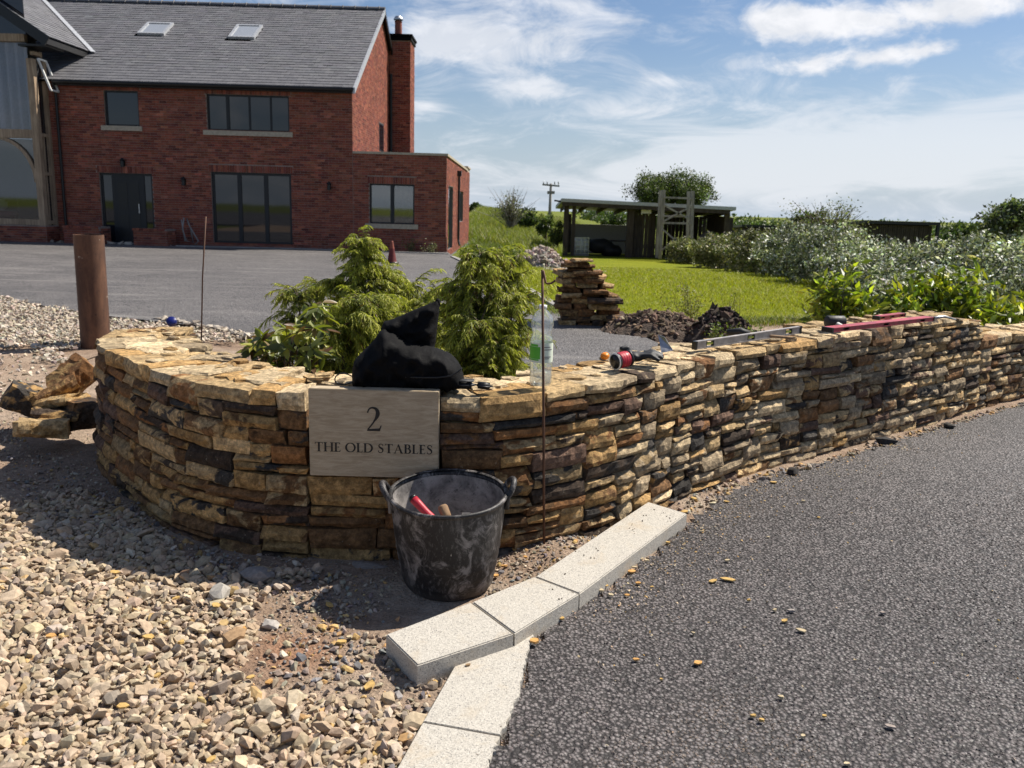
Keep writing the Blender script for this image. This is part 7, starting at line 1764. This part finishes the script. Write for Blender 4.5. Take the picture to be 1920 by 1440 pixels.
# ------------------------------------------------------------------ shed, scaffold tower, pole, barns
def shed():
    Y0, Y1 = 45.0, 51.0; zb = float(terrain(5, 46))-.05; root = empty('open_shed', (at(1200, 460, Y0).x, Y0, zb), 0, 'open-fronted dark timber shed with a sloping grey roof beyond the lawn', 'shed')
    A = lambda x, y, Y=Y0: at(x, y, Y)
    l, r = A(1052, 372), A(1376, 388); th = .26
    dz = .35
    m = MB(); P = [(l.x, Y0-.5, l.z), (r.x, Y0-.5, r.z), (r.x, Y1, r.z-dz), (l.x, Y1, l.z-dz)]; m.hexa([(x, y, z-.17) for x, y, z in P], P); m.build('roof_sheet', M['galv'], root)
    m = MB(); m.hexa([(l.x+.05, Y0-.45, l.z-.36), (r.x-.3, Y0-.45, r.z-.36), (r.x-.3, Y0-.3, r.z-.36), (l.x+.05, Y0-.3, l.z-.36)], [(l.x+.05, Y0-.45, l.z-.174), (r.x-.3, Y0-.45, r.z-.174), (r.x-.3, Y0-.3, r.z-.174), (l.x+.05, Y0-.3, l.z-.174)]); m.build('fascia', M['darkwood'], root)
    for k in range(9):
        x = l.x+.3+(r.x-l.x-.6)*k/8; zz = l.z+(r.z-l.z)*k/8; MB().bar((x, Y0-.25, zz-.28), (x, Y1-.1, zz-dz-.28), .07, .18).build('rafter', M['darkwood'], root)
    MB().bar(A(1040, 376), (l.x+.4, Y0+.3, l.z-.2), .12, .08).build('eave_board', M['darkwood'], root)
    for (x, w) in ((1063, .26), (1077, .18), (1184, .34), (1241, .2), (1365, .26)):
        t = A(x, 386 if x < 1300 else 394); MB().box(t.x-w/2, t.x+w/2, Y0, Y0+w, zb-.1, t.z).build('post', M['darkwood'], root)
    for x in (1068, 1184, 1300, 1365):
        t = A(x, 400, Y1); MB().box(t.x-.1, t.x+.1, Y1-.4, Y1-.2, zb-.1, l.z-.8).build('post', M['darkwood'], root)
    a, b, t = A(1066, 460, Y1-.2), A(1178, 460, Y1-.2), A(1120, 421, Y1-.2); MB().box(a.x, b.x, Y1-.15, Y1, zb-.1, t.z).build('block_wall', M['block'], root)
    a, b = A(1185, 460, Y1-.3), A(1372, 460, Y1-.3); n = 26
    for i in range(n): MB().box(a.x+(b.x-a.x)*i/n+.012, a.x+(b.x-a.x)*(i+1)/n-.012, Y1-.3+(i % 2)*.012, Y1-.27+(i % 2)*.012, zb-.1, l.z-.75).build('plank', M['darkwood'], root)
    a = A(1369, 420); 
    for i in range(14): MB().box(a.x, a.x+.03, Y0+.4+i*.36, Y0+.74+i*.36, zb-.1, r.z-.5).build('plank', M['darkwood'], root)
    a, b = A(1186, 420), A(1232, 420); 
    for i in range(7): MB().box(a.x+(b.x-a.x)*i/7+.01, a.x+(b.x-a.x)*(i+1)/7-.01, Y0+.6, Y0+.63, zb-.1, l.z-.62).build('plank', M['darkwood'], root)
    p0, p1 = A(1202, 400), A(1221, 391); m = MB(); m.box(p0.x, p1.x, Y0-.05, Y0-.02, p0.z, p1.z); o = m.build('white_board', M['white'], None); tag(o, 'small white board fixed under the shed roof', 'board')
    # water tank in a cage
    p = A(1089, 457, Y0+1.5); root2 = empty('caged_tank', (p.x, Y0+1.5, zb), 0, 'white square water tank in a metal cage inside the shed', 'tank'); s = .42
    rbox('tank_body', (.78, .9, .80), M['white'], root2, (0, .5, .55), (0, 0, 0), .06)
    for i in range(5):
        x = -.42+i*.21; m = MB(); m.bar((p.x+x, Y0+1.5, zb+.12), (p.x+x, Y0+1.5, zb+1.02), .03); m.build('cage_bar', M['steel'], root2); m = MB(); z = zb+.14+i*.21; m.bar((p.x-.43, Y0+1.49, z), (p.x+.43, Y0+1.49, z), .03); m.build('cage_bar', M['steel'], root2)
    m = MB(); m.box(p.x-.45, p.x+.45, Y0+1.5, Y0+2.5, zb-.02, zb+.11); m.build('pallet', M['oldwood'], root2)
    # clutter: a workbench and a covered heap in the dark
    p = A(1150, 456, Y0+3); r3 = empty('workbench', (p.x, Y0+3, zb), 0, 'dark workbench with clutter at the back of the shed', 'bench')
    m = MB(); m.box(p.x-1.6, p.x+.9, Y0+2.8, Y0+3.5, zb+.78, zb+.85); m.build('bench_top', M['darkwood'], r3)
    for dx in (-1.5, -.3, .8): MB().box(p.x+dx-.05, p.x+dx+.05, Y0+2.85, Y0+2.95, zb-.05, zb+.779).build('leg', M['darkwood'], r3)
    p = A(1130, 440, Y0+2.2); m = MB(); ellip(m, (p.x-.1, Y0+2.2, zb+.55), (.75, .5, .42)); ellip(m, (p.x+.5, Y0+2.2, zb+.3), (.6, .5, .38)); o = remesh_obj('covered_heap', m, .08, M['rubber'], None, 3, lambda q: .05*mn.noise(q*3)); tag(o, 'dark covered lump standing in the shed beside the tank', 'heap')
    p = A(1332, 425, Y0+2); m = MB(); ellip(m, (p.x, Y0+2, zb+1.0), (.62, .5, .5)); ellip(m, (p.x+.2, Y0+2, zb+.5), (.6, .5, .6)); o = remesh_obj('white_sack', m, .08, M['curtain'], None, 3, lambda q: .06*mn.noise(q*3)); tag(o, 'large pale bulk bag standing at the right end of the shed', 'bag')
def scaffold():
    Y = 43.0; g = float(terrain(8, Y)); root = empty('scaffold_tower', (at(1240, 468, Y).x, Y, g), 0, 'weathered cross-braced timber tower leaning in front of the shed', 'tower')
    for dy in (0, 1.0):
        for (x0, y0, x1, y1) in ((1238, 474, 1245, 356), (1296, 474, 1299, 358)): MB().bar(at(x0, y0, Y)+Vector((0, dy, -.3)), at(x1, y1, Y)+Vector((0, dy, 0)), .16, .10).build('post', M['oldwood'], root)
    for (x0, y0, x1, y1) in ((1244, 370, 1299, 372), (1243, 405, 1297, 406), (1242, 418, 1297, 419)): MB().bar(at(x0, y0, Y-.1), at(x1, y1, Y-.1), .06, .09).build('rail', M['oldwood'], root)
    for (x0, y0, x1, y1) in ((1246, 385, 1296, 413), (1244, 415, 1298, 386), (1242, 430, 1268, 452), (1240, 470, 1268, 446)): MB().bar(at(x0, y0, Y-.18), at(x1, y1, Y-.18), .05, .08).build('brace', M['oldwood'], root)
def distant():
    Y = 88.0; b, t = at(1029, 445, Y), at(1033, 344, Y); root = empty('utility_pole', tuple(b), 0, 'wooden electricity pole with crossarm standing beyond the field', 'pole')
    MB().tube([(b.x, Y, float(terrain(b.x, Y))-.3), t], [.17, .12], 10).build('pole', M['oldwood'], root, True); MB().bar(at(1017, 346, Y-.1), at(1049, 349, Y-.1), .14, .16).build('crossarm', M['oldwood'], root)
    MB().bar(at(1026, 361, Y-.1), at(1040, 361, Y-.1), .12, .3).build('transformer_bracket', M['oldwood'], root)
    for x in (1019, 1026, 1040, 1047): p = at(x, 346, Y-.1); MB().tube([p, p+Vector((0, 0, .3))], .06, 6).build('insulator', M['lead'], root, True)
    def barn(x0, x1, yt, Y, dep, label, n):
        a, b = at(x0, yt, Y), at(x1, yt+1, Y); z0 = float(terrain(a.x, Y))-.3; root = empty('dark_barn', (a.x, Y, z0), 0, label, 'barn')
        MB().box(a.x+.1, b.x-.1, Y+.05, Y+dep, z0, a.z-.2).build('wall', M['darkwood'], root)
        for i in range(n): w = (b.x-a.x-.2)/n; MB().box(a.x+.1+i*w+.01, a.x+.1+(i+1)*w-.01, Y+(i % 2)*.015, Y+.046, z0, a.z-.21).build('plank', M['darkwood'], root)
        m = MB(); m.hexa([(a.x-.1, Y-.3, a.z-.16), (b.x+.15, Y-.3, a.z-.16), (b.x+.15, Y+dep, a.z-.5), (a.x-.1, Y+dep, a.z-.5)], [(a.x-.1, Y-.3, a.z), (b.x+.15, Y-.3, a.z), (b.x+.15, Y+dep, a.z-.34), (a.x-.1, Y+dep, a.z-.34)]); m.build('roof', M['fascia'], root)
        MB().bar((b.x+.05, Y-.25, z0), (b.x+.05, Y-.25, a.z-.16), .15).build('corner_post', M['frame'], root)
    barn(1622, 1754, 413, 46, 7, 'dark timber barn with a flat roof behind the right-hand hedge', 30); barn(1392, 1478, 421, 62, 8, 'long low dark barn behind the hedge left of the spiky bush', 24)
shed(); scaffold(); distant()
